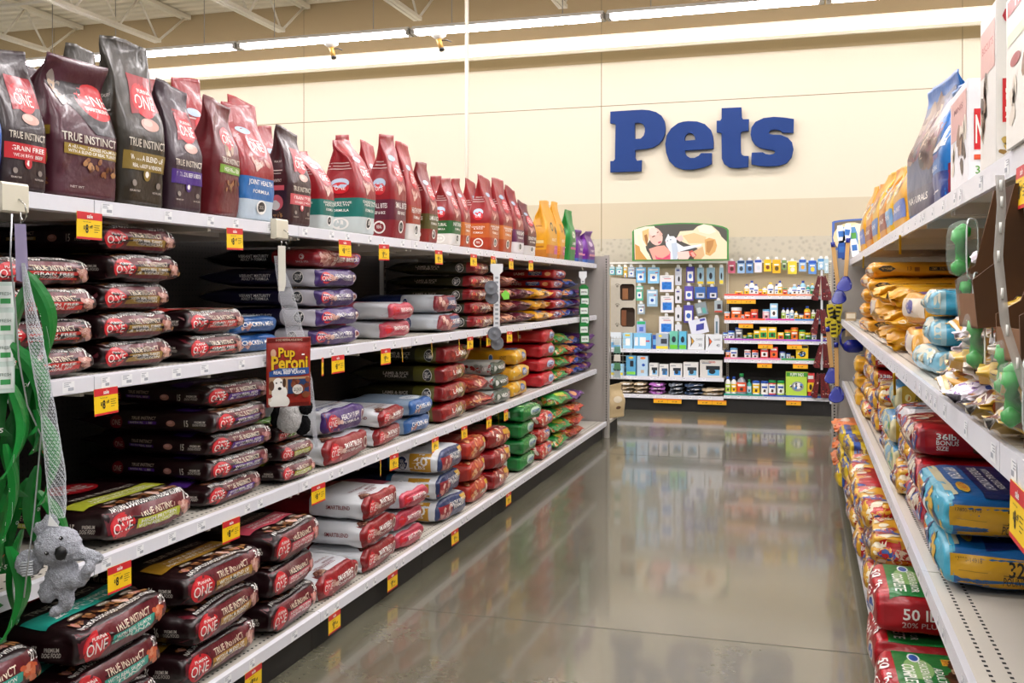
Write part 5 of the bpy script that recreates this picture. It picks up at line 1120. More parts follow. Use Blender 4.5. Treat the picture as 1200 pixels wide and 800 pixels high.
for u, near, v in ((105, 'below the big oval bag', 0), (275, 'below the green banner bag', 0), (404, 'below the teal band bags', 0), (450, 'below the plum band bag', 1), (514, 'below the olive band bag', 1), (555, 'below the wide orange band bag', 1), (578, 'above the grey discs', 1),
                   (599, 'below the violet band bag', 1), (622, 'below the dark red bag', 1)): tag('left', 'top', u, near, v)
for u, near, v, tk in ((124, 'above the purple banner stack', 0, False), (396, 'beside the treat pouch', 0, False), (378, 'next to the treat pouch net', 0, True), (452, 'below the pink end bags', 1, False), (471, 'just after the pink end bags', 1, True), (506, 'below the navy bags', 1, True),
                       (538, 'before the lamb formula bags', 1, True), (551, 'below the lamb formula bags', 1, False), (563, 'after the lamb formula bags', 1, True), (573, 'left of the grey discs', 1, False), (597, 'right of the grey discs', 1, False), (607, 'below the plum small bags', 1, True)): tag('left', 'upper', u, near, v, tk)
for u, near, v, tk in ((140, 'over the gold banner bags', 0, False), (271, 'over the pink banner bags', 0, False), (373, 'over the white bags', 0, False), (446, 'beside the 40 panel bags', 1, True), (462, 'over the 40 panel bags', 1, False), (510, 'over the orange red bags', 1, False), (544, 'over the round dog bags', 1, False),
                       (573, 'before the green bags', 1, False), (584, 'beside the green bags', 1, True), (593, 'over the green bags', 1, False)): tag('left', 'middle', u, near, v, tk)
for u, near in ((297, 'below the pink banner bags'), (392, 'below the lone white bag'), (460, 'below the pink end bags'), (533, 'below the 40 panel bags'), (596, 'below the green bags')): tag('left', 'bottom', u, near, 1)
tag('right', 'top', 1198, 'below the tall white carton', 0, s=1.0); tag('right', 'top', 1055, 'below the yellow upright bags', 1, True); tag('right', 'top', 1012, 'near the far end', 1, True)
tag('right', 'upper', 1193, 'over the 32 pound bags', 0, s=1.1); tag('right', 'upper', 1048, 'over the olive yellow bags', 1, True)

# ================================================================ hanging merchandise on the left
NETM = M('#e6e8ee', .4)
def bake(name, ob_mesh, mods):
    o = bpy.data.objects.new('t', ob_mesh); COL.objects.link(o)
    for t, kw in mods:
        m = o.modifiers.new(t, t)
        for k, v in kw.items(): setattr(m, k, v)
    dg = bpy.context.evaluated_depsgraph_get(); me = bpy.data.meshes.new_from_object(o.evaluated_get(dg)); bpy.data.objects.remove(o); me.name = name
    return me
def net(name, pts, rad, label, seg=12, step=.009, th=.0015, squash=.45):
    P = [Vector(p) for p in pts]; tot = sum((P[i + 1] - P[i]).length for i in range(len(P) - 1)); N = int(tot / step); rings = []
    def samp(t):
        d = t * tot
        for i in range(len(P) - 1):
            l = (P[i + 1] - P[i]).length
            if d <= l or i == len(P) - 2: f = min(1, d / l); return P[i].lerp(P[i + 1], f), rad[i] * (1 - f) + rad[i + 1] * f
            d -= l
    vs = []; fs = []
    for i in range(N + 1):
        c, r = samp(i / N)
        for k in range(seg):
            a = 2 * PI * (k + .5 * (i % 2)) / seg; q = 1 + .18 * noise.noise(Vector((k * 1.7, i * .15, 3)))
            vs.append(c + Vector((math.cos(a) * r * q * CS, math.cos(a) * r * q * SN, 0)) + Vector((-SN, CS, 0)) * math.sin(a) * r * squash * q)
    for i in range(N):
        for k in range(seg):
            o = 0 if i % 2 == 0 else 1
            a, b = i * seg + k, i * seg + (k + 1) % seg
            c, d = (i + 1) * seg + (k + o) % seg, (i + 1) * seg + (k + o - 1) % seg
            fs += [(a, b, c), (a, c, d)]
    me = bpy.data.meshes.new('n'); me.from_pydata([tuple(v) for v in vs], [], fs); me.materials.append(NETM)
    me = bake(name, me, [('WIREFRAME', dict(thickness=th, use_even_offset=False))])
    return link(name, me, label=label, category='net')

def near_pt(u, v, X):     # a point of the photograph on the plane x = X
    y = y_on(u, X); return Vector((X, y, z_at(v, X, y)))
def hook_bracket(u, lab, X=LX['top']):
    y = y_on(u, X); r = empty('strip_bracket', (X, y, ZS['top']), label=lab, category='bracket', group='cream brackets on the left top shelf edge'); C_ = M('#d9d3bf', .4)
    m = MB(); m.prism([(.008, .012), (.03, .012), (.034, .006), (.034, -.062), (.028, -.066), (.008, -.066)], 'y', -.045, .045, C_); m.build('clamp', r, fix=True)
    m = MB(); m.tube([(.034, .01, -.03), (.055, .01, -.045), (.06, .01, -.075), (.05, .01, -.09), (.042, .01, -.078)], .0022, M('#b9b9b4', .25, .9), 6); m.build('hook', r)
hook_bracket(6, 'cream plastic bracket above the green chews')
hook_bracket(322, 'cream plastic bracket above the treat pouch')

# koala plush
def blob_mesh(name, parts, mat, vox=.0045, fur=.004, seed=1):
    """one continuous skin grown round ellipsoids: (centre, radii, rotation about y)"""
    m = MB()
    for c, r, ry in parts:
        n1, n2 = 14, 10; vs = []; R = Matrix.Rotation(ry, 3, 'Y')
        for i in range(n2 + 1):
            t = PI * i / n2
            for k in range(n1):
                p = 2 * PI * k / n1; q = R @ Vector((r[0] * math.sin(t) * math.cos(p), r[1] * math.sin(t) * math.sin(p), r[2] * math.cos(t))); vs.append(Vector(c) + q)
        fs = [(i * n1 + k, i * n1 + (k + 1) % n1, (i + 1) * n1 + (k + 1) % n1, (i + 1) * n1 + k) for i in range(n2) for k in range(n1)]
        m.add(vs, fs, mat, True)
    me = m.mesh(name)
    bm = bmesh.new(); bm.from_mesh(me); bmesh.ops.remove_doubles(bm, verts=bm.verts, dist=1e-6); bmesh.ops.recalc_face_normals(bm, faces=bm.faces); bm.to_mesh(me); bm.free()
    me = bake(name, me, [('REMESH', dict(mode='VOXEL', voxel_size=vox)), ('SMOOTH', dict(iterations=6, factor=.5))])
    for v in me.vertices:
        n = v.normal; p = v.co * 90
        v.co += n * fur * (noise.noise(p + Vector((seed, 0, 0))) + .5 * noise.noise(p * 2.3))
    me.materials.clear(); me.materials.append(mat)
    me.polygons.foreach_set('use_smooth', [True] * len(me.polygons)); me.polygons.foreach_set('material_index', [0] * len(me.polygons)); me.update()
    return me
GR = M('#b4b6bf', .85, 0, 'fur', .1)
kp = 1 / 445.0
KO = near_pt(70, 655, -1.86)
kr = empty('plush_koala', tuple(KO), TH + .25, label='grey plush koala hanging in a white net beside the green chews', category='plush toy')
def kc(u, v, n=0): return ((u - 70) * kp, -n, -(v - 655) * kp)      # local: x to the viewer's right, -y towards the viewer
link('body', blob_mesh('koala_body', [(kc(69, 639, .01), (.060, .048, .052), 0), (kc(73, 676, 0), (.043, .038, .056), .15), (kc(92, 648, .02), (.045, .018, .018), .15), (kc(108, 652, .025), (.028, .016, .017), .35),
      (kc(92, 676, .03), (.032, .020, .020), -.25), (kc(103, 664, .04), (.016, .018, .024), .5), (kc(79, 700, .015), (.020, .020, .034), .1), (kc(58, 690, .01), (.022, .022, .030), 0), (kc(68, 712, .02), (.018, .02, .014), 0)], GR), kr)
link('ear', blob_mesh('koala_ear', [(kc(38, 656, .01), (.036, .015, .036), 0), (kc(46, 650, .01), (.028, .014, .026), 0)], GR, seed=4), kr)
link('ear', blob_mesh('koala_ear', [(kc(52, 619, .0), (.024, .014, .024), -.2), (kc(60, 613, .0), (.022, .013, .026), 0)], GR, seed=7), kr)
BLK = M('#101012', .35)
m = MB(); m.lathe([(.001, -.020), (.011, -.016), (.0155, -.002), (.012, .012), (.001, .018)], BLK, 16, kc(76, 641, .060), 1, .7); m.build('nose', kr)
for u, v in ((61, 641), (76, 625)):
    m = MB(); m.lathe([(.0005, -.0058), (.0052, -.002), (.0058, 0), (.0052, .002), (.0005, .0058)], BLK, 12, kc(u, v, .056), 1, .8)
    m.lathe([(.0002, -.0016), (.0015, 0), (.0002, .0016)], M('#ffffff', .3), 8, kc(u - .5, v - 1, .0615)); m.build('eye', kr)
m = MB()
for i in range(6):
    z = -.018 + i * .0065; m.tube([(kc(38, 657)[0] - .017 + abs(i - 3) * .002, -.028, kc(38, 660)[2] + z), (kc(38, 657)[0] + .014, -.031, kc(38, 660)[2] + z + .003)], .0024, M('#d5d8de', .7), 6)
m.build('ear_lining', kr)
m = MB(); m.prism([(kc(60, 612)[0], kc(60, 612)[2]), (kc(72, 614)[0], kc(72, 612)[2] - .004), (kc(62, 600)[0], kc(62, 600)[2])], 'y', -.035, -.033, M('#f5f5f5', .5)); m.build('care_tag', kr)
net('carry_net', [near_pt(27, 308, -1.86), near_pt(42, 400, -1.86), near_pt(56, 480, -1.86), near_pt(66, 560, -1.86), near_pt(67, 606, -1.86)], [.004, .020, .019, .026, .020], 'white mesh net holding the grey plush koala')
m = MB(); m.prism([(0, 0), (.028, .0), (.034, -.11), (.022, -.145), (.004, -.14)], 'x', -.0006, .0006, M('#8f86a4', .3)); m.tube([(0, .015, .03), (0, .016, 0)], .0015, M('#c9c9c4', .3, .8), 6)
p = near_pt(17, 262, -1.875); m.build('hang_card', loc=tuple(p), rot=(0, 0, -.35), label='curled lilac hang card hooked above the koala net', category='hang card')
m = MB(); pp = [near_pt(a, b, -1.89) for a, b in ((14, 250), (12, 300), (18, 360), (22, 420), (32, 475), (48, 510), (40, 600), (28, 700))]
m.tube(pp, .0022, M('#c9ccd0', .3, .8), 6); m.build('metal_strip', label='thin bent wire strip behind the green chews', category='strip')

# green chew packs
GC = ['#0d7a2a', '#0a6a22', '#128c34']
def chew_mesh(seed):
    rd = random.Random(seed); m = MB(); n = 14; Ln = .235; vs = []
    bend = rd.uniform(-.05, .05); tw = rd.uniform(-.7, .7)
    for i in range(n + 1):
        t = i / n; w = .008 + .017 * math.sin(PI * min(1, t * 1.15)) ** .6 * (1 - .15 * t); th = .002 + .007 * math.sin(PI * t)
        if t > .93: w = .024
        a = tw * t; cx = bend * math.sin(PI * t)
        for (y, x) in ((-w, 0), (-w * .3, th), (w * .25, th * .7), (w, 0), (w * .3, -th * .6), (-w * .3, -th * .6)):
            vs.append((x * math.cos(a) - y * math.sin(a), x * math.sin(a) + y * math.cos(a) + cx, -t * Ln))
    k = 6
    fsA = [(i * k + j, i * k + (j + 1) % k, (i + 1) * k + (j + 1) % k, (i + 1) * k + j) for i in range(n) for j in range(k)]
    m.add(vs, fsA, film(GC[seed % 3]))
    P = {'f': (Vector((0, 0, -Ln / 2)), Vector((0, 1, 0)), Vector((0, 0, 1)), .026, Ln / 2)}
    decorate(m, P, {'f': [('r', '#d8e8dc', .1, .8, -.98, -.2), ('r', '#1c2a20', -.9, .2, -.97, -.80), ('e', '#e0702a', -.35, -.66, .5, .08), ('t', W_, '5', -.3, -.89, .16, .05), ('r', '#c6e24a', -.5, .3, .2, .35), ('t', W_, 'CHEWS', 0, .05, .5, .04), ('r', '#f2f6f2', -.3, .6, -.5, -.47)]}, .02, film, .05)
    return m.mesh('chew_pack')
CM = [chew_mesh(i) for i in range(5)]
cspots = [(30, 318, 0), (46, 322, 1), (8, 400, 2), (2, 350, 3), (20, 398, 4), (36, 420, 0), (47, 438, 1), (10, 445, 2), (52, 400, 3), (26, 470, 4), (42, 480, 2), (6, 520, 0), (2, 600, 1), (18, 560, 3), (34, 560, 4), (46, 575, 0), (10, 640, 2), (26, 620, 1), (4, 560, 4), (56, 545, 3)]
hn = ['high', 'upper', 'middle', 'lower', 'low']
for i, (u, v, k) in enumerate(cspots):
    rd = random.Random(i); p = near_pt(min(u, 44), v, (-1.905 if v < 560 else -1.95) - .012 * (i % 5))
    row = ['topmost row', 'second row', 'third row', 'fourth row', 'lowest row'][min(4, max(0, (v - 318) // 62))]
    link('chew_pack', CM[k], loc=tuple(p), rot=(rd.uniform(-.30, .30), rd.uniform(-.1, .1), rd.uniform(-.9, .1)), sc=(1, 1, 1.05),
         label='long green dog chew pack, %s of the hanging bunch, %s%s' % (row, ['at the picture edge', 'left of middle', 'middle', 'nearest the koala net'][min(3, u // 15)], ', behind' if i in (6, 14, 16, 18) else ''), category='chew pack', group='green chew packs hanging at the left edge')
def rack_strip():
    r = empty('label_strip', tuple(near_pt(6, 330, -1.93)), -.5, label='white printed product strip behind the green chews at the picture edge', category='product strip')
    m = MB(); H = .28
    m.box(-.002, .002, -.022, .022, -H, 0, M('#cfe0d8', .4))
    for i in range(4):
        z = -.01 - i * .068; m.box(.002, .003, -.018, .018, z - .055, z, M('#e9f0ec', .4))
        vs, fs = text2d('FRESH', .01); m.add([(.0036, a * .026, z - .02 + q * .008) for a, q in vs], fs, M('#6c8074', .5)); m.box(.003, .0034, -.012, .012, z - .045, z - .032, M('#3f9a55', .4))
    m.build('card', r)
rack_strip()

# treat pouch
def pouch(W, H, T, body, items, n=26):
    m = MB(); vs = []; zs = [i / 30 for i in range(31)]
    for t in zs:
        z = -H + t * H; q = math.sin(PI * min(1, max(0, (t - .02) / .9))) ** .5 if t < .92 else 0; th = .0012 + T / 2 * q
        for k in range(n):
            a = 2 * PI * k / n; y = W / 2 * math.copysign(abs(math.cos(a)) ** .7, math.cos(a)); x = th * math.sin(a)
            x += .002 * nz((y, z, 0), 30, 2) + .03 * (t - .5) ** 2
            vs.append((x, y, z))
    N = len(zs); fs = [(i * n + k, i * n + (k + 1) % n, (i + 1) * n + (k + 1) % n, (i + 1) * n + k) for i in range(N - 1) for k in range(n)]
    fs += [tuple(range(n))[::-1], tuple((N - 1) * n + k for k in range(n))]
    m.add(vs, fs, film(body), True)
    P = {'f': (Vector((0, 0, -H / 2)), Vector((0, 1, 0)), Vector((0, 0, 1)), W / 2, H / 2)}
    return decorate(m, P, {'f': items}, .012, film, .1)
PUP = [('r', '#7a1a14', -.97, .97, .86, .98), ('t', '#f0d8c0', '6 OZ RESEALABLE BAG', 0, .93, .6, .03), ('e', '#e6b89a', -.72, .55, .12, .12),
       ('t', '#2a1208', 'Pup', -.12, .52, .38, .19, .06), ('t', '#f7c81e', 'Pup', -.13, .53, .37, .18, .03), ('t', '#2a1208', 'Peroni', .02, .26, .84, .21, .06), ('t', '#f7c81e', 'Peroni', .01, .27, .82, .20, .03), ('r', W_, .55, .68, .48, .52),
       ('p', '#2a57a0', [(-.9, .02), (-.5, .12), (.9, .12), (.9, -.06), (.4, -.10), (-.9, -.12)]), ('t', W_, 'WITH REAL BEEF', 0, .07, .34, .035), ('t', W_, 'REAL BEEF FLAVOR', 0, 0, .72, .05, .02),
       ('r', '#c9a27a', -.9, .9, -.62, -.14), ('r', '#24406e', -.1, .9, -.62, -.2), ('e', '#f2eee8', -.52, -.34, .24, .19), ('e', '#f2eee8', -.46, -.58, .34, .24), ('e', '#5c3a24', -.80, -.38, .11, .14), ('e', '#4a2f1e', -.26, -.30, .08, .13), ('e', '#1a1412', -.46, -.46, .08, .045), ('e', '#1a1412', -.6, -.30, .035, .025), ('e', '#1a1412', -.4, -.28, .035, .025), ('e', '#f4f1ea', -.46, -.85, .46, .22),
       ('k', ['#8c4a2a', '#6b3018', '#a8623a'], .1, .85, -.7, -.2, 12, .016), ('e', '#d8d2c8', .35, -.5, .24, .14), ('t', '#2a1a14', 'DOG SNACKS', .35, -.5, .18, .05), ('t', '#f7e8d0', 'P', -.88, -.82, .06, .09, .02), ('r', '#7a1a14', .0, .9, -.97, -.88)]
pp = near_pt(338, 395, -1.93)
pr = empty('treat_pouch', tuple(pp), -.78, label='red treat pouch with yellow lettering and dog hanging on the strip', category='treat pouch')
link('pouch', pouch(.175, .27, .035, '#a3281c', PUP).mesh('pouch'), pr)
net('carry_net', [near_pt(324, 300, -1.955), near_pt(336, 345, -1.96), near_pt(348, 400, -1.965), near_pt(362, 460, -1.965), near_pt(371, 524, -1.96)], [.010, .030, .034, .020, .005], 'white mesh net hanging behind the red treat pouch', seg=12, step=.008, th=.0013)
m = MB(); m.prism([(-.016, 0), (.016, 0), (.018, -.15), (.010, -.175), (-.014, -.175)], 'x', -.002, .002, M('#dcd8cc', .3)); m.tube([(0, 0, .02), (0, 0, 0)], .002, M('#b9b9b4', .25, .9), 6)
m.build('strip_holder', loc=tuple(near_pt(330, 288, -1.94)), rot=(0, 0, -.5), label='white plastic strip holder hooked above the treat pouch', category='strip holder')
# black and white plush hanging low behind the pouch
po = near_pt(345, 492, -2.0)
pr = empty('plush_panda', tuple(po), TH + .2, label='black and white plush toy hanging below the red treat pouch', category='plush toy')
link('body', blob_mesh('panda_body', [((-.02, 0, 0), (.055, .035, .055), 0), ((-.022, 0, .035), (.045, .03, .03), 0)], M('#fbfaf7', .85, 0, 'fur', .1), fur=.003), pr)
link('arm', blob_mesh('panda_arm', [((.045, 0, .045), (.028, .022, .026), 0), ((.055, 0, .055), (.02, .02, .02), 0)], M('#17171a', .85, 0, 'fur', .1)), pr)
link('leg', blob_mesh('panda_leg', [((.040, 0, -.02), (.026, .022, .040), 0), ((.030, 0, -.045), (.024, .02, .02), 0)], M('#17171a', .85, 0, 'fur', .1)), pr)
link('arm', blob_mesh('panda_arm', [((-.075, 0, .02), (.02, .02, .045), .2)], M('#17171a', .85, 0, 'fur', .1)), pr)

# grey disc strip and green pack strip farther along
def plain_strip(u, v0, v1, X, lab, w=.022):
    p = near_pt(u, v0, X); q = near_pt(u, v1, X); r = empty('clip_strip', (p.x, p.y, p.z), -.9, label=lab, category='clip strip'); H = p.z - q.z
    m = MB(); m.prism([(-w * 2, 0), (w * 2, 0), (w * 2, -.05), (w, -.07), (w, -H), (-w, -H), (-w, -.07), (-w * 2, -.05)], 'x', -.0015, .0015, M('#d9dcdf', .3)); m.build('strip', r, fix=True)
    m = MB(); k = 0
    while .1 + k * .03 < H: m.box(.0016, .0024, -w * .5, w * .5, -.1 - k * .03, -.1 - k * .03 + .014, M('#8f969c', .4)); k += 1
    m.build('hook_row', r)
    m = MB(); m.tube([(0, 0, 0), (0, 0, .02), (-.02, 0, .04)], .003, M('#c9c3b0', .4), 6); m.build('hanger', r)
    return r
plain_strip(582, 309, 388, -1.955, 'white clip strip with grey discs hanging on the left shelving')
for k, (du, v, nm) in enumerate(((-7, 337, 'upper left'), (-6, 348, 'second'), (-3, 391, 'third'), (0, 402, 'lowest'))):
    p = near_pt(582 + du, v, -1.965 - .006 * (k % 2)); r = empty('food_can_lid', tuple(p), -.9, label='grey plastic round lid, %s on the white clip strip' % nm, category='lid', group='grey round lids')
    m = MB(); vs = []; n = 24
    pr_ = [(.0, .047), (.006, .047), (.008, .043), (.006, .038), (.007, .010), (.009, .008)]
    for x, rad in pr_:
        for q in range(n): vs.append((x + .004, rad * math.cos(2 * PI * q / n), rad * math.sin(2 * PI * q / n)))
    m.add(vs, [(i * n + q, i * n + (q + 1) % n, (i + 1) * n + (q + 1) % n, (i + 1) * n + q) for i in range(5) for q in range(n)] + [tuple(5 * n + q for q in range(n)), tuple(range(n))[::-1]], M('#6b6f76', .4), True); m.build('lid', r)
p = near_pt(592, 345, -1.95)
m = MB(); m.prism([(-.03, 0), (0, .03), (.03, .01), (.028, -.03), (-.01, -.035)], 'x', -.003, .003, M('#7fd04a', .4)); m.build('price_flag', loc=tuple(p), rot=(0, 0, -.9), fix=True, label='lime green angular tag on the grey lid strip', category='tag')
plain_strip(683, 318, 332, -1.955, 'white clip strip end near the left end panel', w=.02)
for k in range(6):
    p = near_pt(684 + (k % 2), 336 + k * 11, -1.96 + .004 * k)
    m = MB(); m.box(-.008, .008, -.045, .045, -.085, 0, M('#1a7a36', .4)); m.prism([(-.045, 0), (.045, 0), (.02, .02), (-.02, .02)], 'x', -.002, .002, M('#1a7a36', .4))
    m.add([(.0085, -.038, -.075), (.0085, .038, -.075), (.0085, .038, -.02), (.0085, -.038, -.02)], [(0, 1, 2, 3)], M('#dfe6e2', .4)); vs, fs = text2d('DENTAL', .02); m.add([(.009, a * .06, -.048 + q * .018) for a, q in vs], fs, M('#2a3a34', .5))
    m.build('dental_stick_pack', loc=tuple(p), rot=(0, 0, -.85), label='green and white dental pack, %s down the strip near the end panel' % ['first', 'second', 'third', 'fourth', 'fifth', 'sixth'][k], category='dental pack', group='green dental packs on a strip')

# ================================================================ merchandise on the rear shelving
NUM = ['first', 'second', 'third', 'fourth', 'fifth', 'sixth', 'seventh', 'eighth', 'ninth', 'tenth', 'eleventh', 'twelfth', 'thirteenth', 'fourteenth', 'fifteenth', 'sixteenth', 'seventeenth', 'eighteenth', 'nineteenth', 'twentieth']
CN = {'#f5f5f2': 'white', '#e9edf2': 'white', '#2a56b0': 'blue', '#1d3f9a': 'dark blue', '#f2c81e': 'yellow', '#e8702a': 'orange', '#e4562a': 'orange', '#d23a3a': 'red', '#1f8f4a': 'green', '#9fd0ea': 'light blue',
      '#6fb3e0': 'light blue', '#4a3f9a': 'purple', '#8f949c': 'grey', '#2f9a8a': 'teal', '#b7d84a': 'lime green', '#f0b8c0': 'pink', '#e6d6b0': 'beige', '#c77ad0': 'pink', '#4a5058': 'dark grey', '#2a3a5c': 'navy', '#1c1c20': 'black'}
PL = lambda c: M(c, .3)
def bottle(x, y, z, w, h, body, cap, lab, kind, desc, group):
    r = empty(kind, (x, y, z), 0, label=desc, category=kind.replace('_', ' '), group=group); rd = w / 2
    m = MB()
    if kind == 'bottle': prof = [(rd * .92, 0), (rd, .004), (rd, h * .66), (rd * .82, h * .76), (rd * .42, h * .82), (rd * .42, h * .86)]
    elif kind == 'jug': prof = [(rd * .95, 0), (rd, .01), (rd * .98, h * .5), (rd * .8, h * .68), (rd * .35, h * .80), (rd * .35, h * .84)]
    else: prof = [(rd * .93, 0), (rd, .004), (rd, h * .82), (rd * .94, h * .84)]
    m.lathe(prof, PL(body), 16); m.build('body', r)
    m = MB(); t0 = prof[-1][1]; cr = rd * (.5 if kind == 'bottle' else .45 if kind == 'jug' else 1.04)
    m.lathe([(cr, t0), (cr, h * .97), (cr * .85, h)], PL(cap), 16); m.build('cap', r)
    m = MB(); z0, z1 = h * .12, h * (.58 if kind != 'tub' else .74); n = 12; R = rd * 1.012
    vs = [(R * math.cos(a), R * math.sin(a), zz) for zz in (z0, z1) for a in [-PI * .95 + PI * .9 * i / n for i in range(n + 1)]]
    m.add(vs, [(i, i + 1, i + n + 2, i + n + 1) for i in range(n)], PL(lab), True)
    zz0, zz1 = z0 + (z1 - z0) * .60, z0 + (z1 - z0) * .82; R *= 1.01
    vs = [(R * math.cos(a), R * math.sin(a), q) for q in (zz0, zz1) for a in [-PI * .75 + PI * .5 * i / n for i in range(n + 1)]]
    m.add(vs, [(i, i + 1, i + n + 2, i + n + 1) for i in range(n)], PL(W_ if lab not in ('#f5f5f2', '#e9edf2') else '#2a56b0'), True)
    m.prism([(-rd * .35, z0 + (z1 - z0) * .15), (rd * .3, z0 + (z1 - z0) * .12), (rd * .4, z0 + (z1 - z0) * .42), (-rd * .2, z0 + (z1 - z0) * .48)], 'y', -R * 1.02, -R * .93, PL('#4a3a30'))
    m.build('label', r)
def pack_carton(x, y, z, w, h, body, prints, desc, group, cat='carton', name='supply_carton', d=.09):
    me = carton(w, d, h, body, {'front': prints}).mesh(name)
    link(name, me, loc=(x, y + d / 2, z + .001), rot=(0, 0, -PI / 2), label=desc, category=cat, group=group)
YF = BY + .125
def zpx(h, X): return h * (-X * SN + YF * CS) / F
# right section: (kind, u centre, width px, height px, body, cap, label)
T_, B_, J_ = 'tub', 'bottle', 'jug'
wh, db, bl, ye, og, gr, lb = '#f5f5f2', '#1d3f9a', '#2a56b0', '#f2c81e', '#e8702a', '#1f8f4a', '#9fd0ea'
ROWR = {
 4: [('c', 866, 9, 5, ye, 0, '#e8702a'), (B_, 875, 6, 13, wh, db, '#f2c81e'), (B_, 881, 7, 17, wh, db, '#e9edf2'), (B_, 886, 6, 13, wh, db, wh), (T_, 891, 5, 7, ye, ye, og), (B_, 896, 6, 10, wh, ye, ye), (B_, 903, 8, 15, wh, ye, wh),
     (B_, 910, 5, 13, wh, db, wh), (B_, 914, 6, 17, wh, db, ye), (T_, 920, 5, 8, og, gr, '#d23a3a'), (B_, 926, 6, 9, wh, wh, lb), (J_, 931, 8, 13, lb, wh, wh), (B_, 936, 5, 12, wh, db, wh), (B_, 941, 7, 17, lb, db, wh), (B_, 947, 5, 12, '#2f9a8a', wh, wh), (B_, 952, 5, 14, lb, ye, '#1f8f4a')],
 3: [(T_, 852, 7, 9, wh, lb, og), (T_, 863, 13, 14, wh, '#e9edf2', og), (T_, 870, 5, 6, og, og, wh), (T_, 876, 8, 9, og, og, '#e4562a'), (T_, 884, 9, 12, og, og, '#d23a3a'), (T_, 898, 9, 12, wh, '#6fb3e0', '#f0b8c0'), ('c', 907, 9, 19, lb, 0, '#f5f5f2'),
     (B_, 918, 5, 14, wh, db, '#b7d84a'), (B_, 923, 5, 14, wh, db, wh), (B_, 928, 5, 14, wh, db, lb), (B_, 933, 5, 10, wh, ye, ye), (T_, 939, 6, 7, wh, db, ye), (B_, 946, 8, 16, ye, bl, '#e8702a'), (B_, 953, 5, 12, wh, wh, '#b7d84a'), (B_, 958, 5, 12, wh, wh, wh)],
 2: [(T_, 850, 6, 8, lb, bl, wh), (T_, 857, 8, 10, lb, bl, wh), (T_, 866, 9, 14, wh, bl, '#8f949c'), (T_, 873, 5, 5, ye, ye, gr), (T_, 879, 7, 8, ye, ye, gr), ('c', 887, 7, 11, ye, 0, gr), ('c', 895, 9, 15, ye, 0, '#1f8f4a'), ('c', 905, 10, 15, ye, 0, '#1f8f4a'),
     ('c', 915, 7, 9, ye, 0, '#d23a3a'), (T_, 923, 8, 12, ye, og, gr), (T_, 931, 9, 15, ye, og, '#e8702a'), (T_, 940, 8, 12, ye, gr, '#b7d84a'), (T_, 947, 7, 9, ye, ye, gr), (T_, 954, 6, 9, '#e8702a', '#f0b8c0', wh), (T_, 966, 7, 5, og, og, wh)],
 1: [(T_, 853, 6, 9, wh, bl, og), (T_, 860, 9, 12, wh, '#6fb3e0', wh), (T_, 876, 8, 10, '#d23a3a', wh, wh), (T_, 885, 8, 10, '#d23a3a', '#e4562a', wh), ('c', 896, 9, 14, '#d23a3a', 0, '#f5f5f2'), ('c', 907, 9, 14, '#d23a3a', 0, '#e8702a'),
     (T_, 917, 7, 9, wh, bl, lb), (T_, 924, 5, 7, wh, bl, wh), (T_, 929, 4, 4, ye, ye, wh), ('c', 940, 14, 17, ye, 0, '#1c1c20')],
 0: [(B_, 853, 7, 20, wh, bl, '#b7d84a'), (B_, 860, 7, 20, wh, bl, ye), (J_, 869, 12, 24, '#8f949c', gr, '#e4562a'), (B_, 878, 6, 17, '#2f9a8a', gr, lb), (T_, 886, 9, 16, wh, bl, ye), (T_, 896, 9, 16, wh, bl, '#f5f5f2'), (T_, 905, 9, 17, '#d23a3a', gr, wh), (T_, 915, 9, 17, '#b7d84a', gr, wh),
     ('c', 934, 26, 28, '#b7d84a', 0, '#8f949c'), ('c', 950, 9, 27, '#d23a3a', 0, ye)]}
SN_ = {4: 'red striped top shelf', 3: 'orange striped shelf', 2: 'purple striped shelf', 1: 'pink striped shelf', 0: 'teal striped bottom shelf'}
for k, row in ROWR.items():
    z = RL['R'][k]
    for i, (kd, u, wp, hp, body, cap, lab) in enumerate(row):
        X = x_on(u, YF); sc = zpx(1, X); G = 'pet care products on the %s at the rear' % SN_[k]
        cn = CN.get(body, 'white')
        if kd == 'c':
            big = wp > 12
            pr_ = [('r', lab, -.8, .8, -.6, .2), ('e', '#3a2c22', 0, -.2, .35, .25), ('r', W_, -.7, .7, .5, .8)]
            if big: pr_ = [('r', '#3f8f2f' if body != ye else '#1c1c20', -.95, .95, .62, .95), ('t', W_ if body != ye else ye, 'PUPPY PADS' if body != ye else '45', 0, .78 if body != ye else -.1, .6, .14, .02), ('e', lab, .05, -.2, .55, .42), ('e', W_, .05, -.15, .35, .26), ('k', ['#f5f5f2', '#2f7fd0', '#3a3a3a'], -.6, .6, -.6, .1, 9, .02)]
            pack_carton(X, YF - .05, z, wp * sc * .97, hp * sc, body, pr_, '%s carton, %s from left on the %s' % (cn, NUM[i], SN_[k]), G, d=.07)
        else:
            hue = cn if cn != 'white' else '%s capped white' % CN.get(cap, 'white')
            bottle(X, YF + .01, z + .001, wp * sc * .92, hp * sc, body, cap, lab, kd, '%s %s, %s from left on the %s' % (hue, kd, NUM[i], SN_[k]), G)
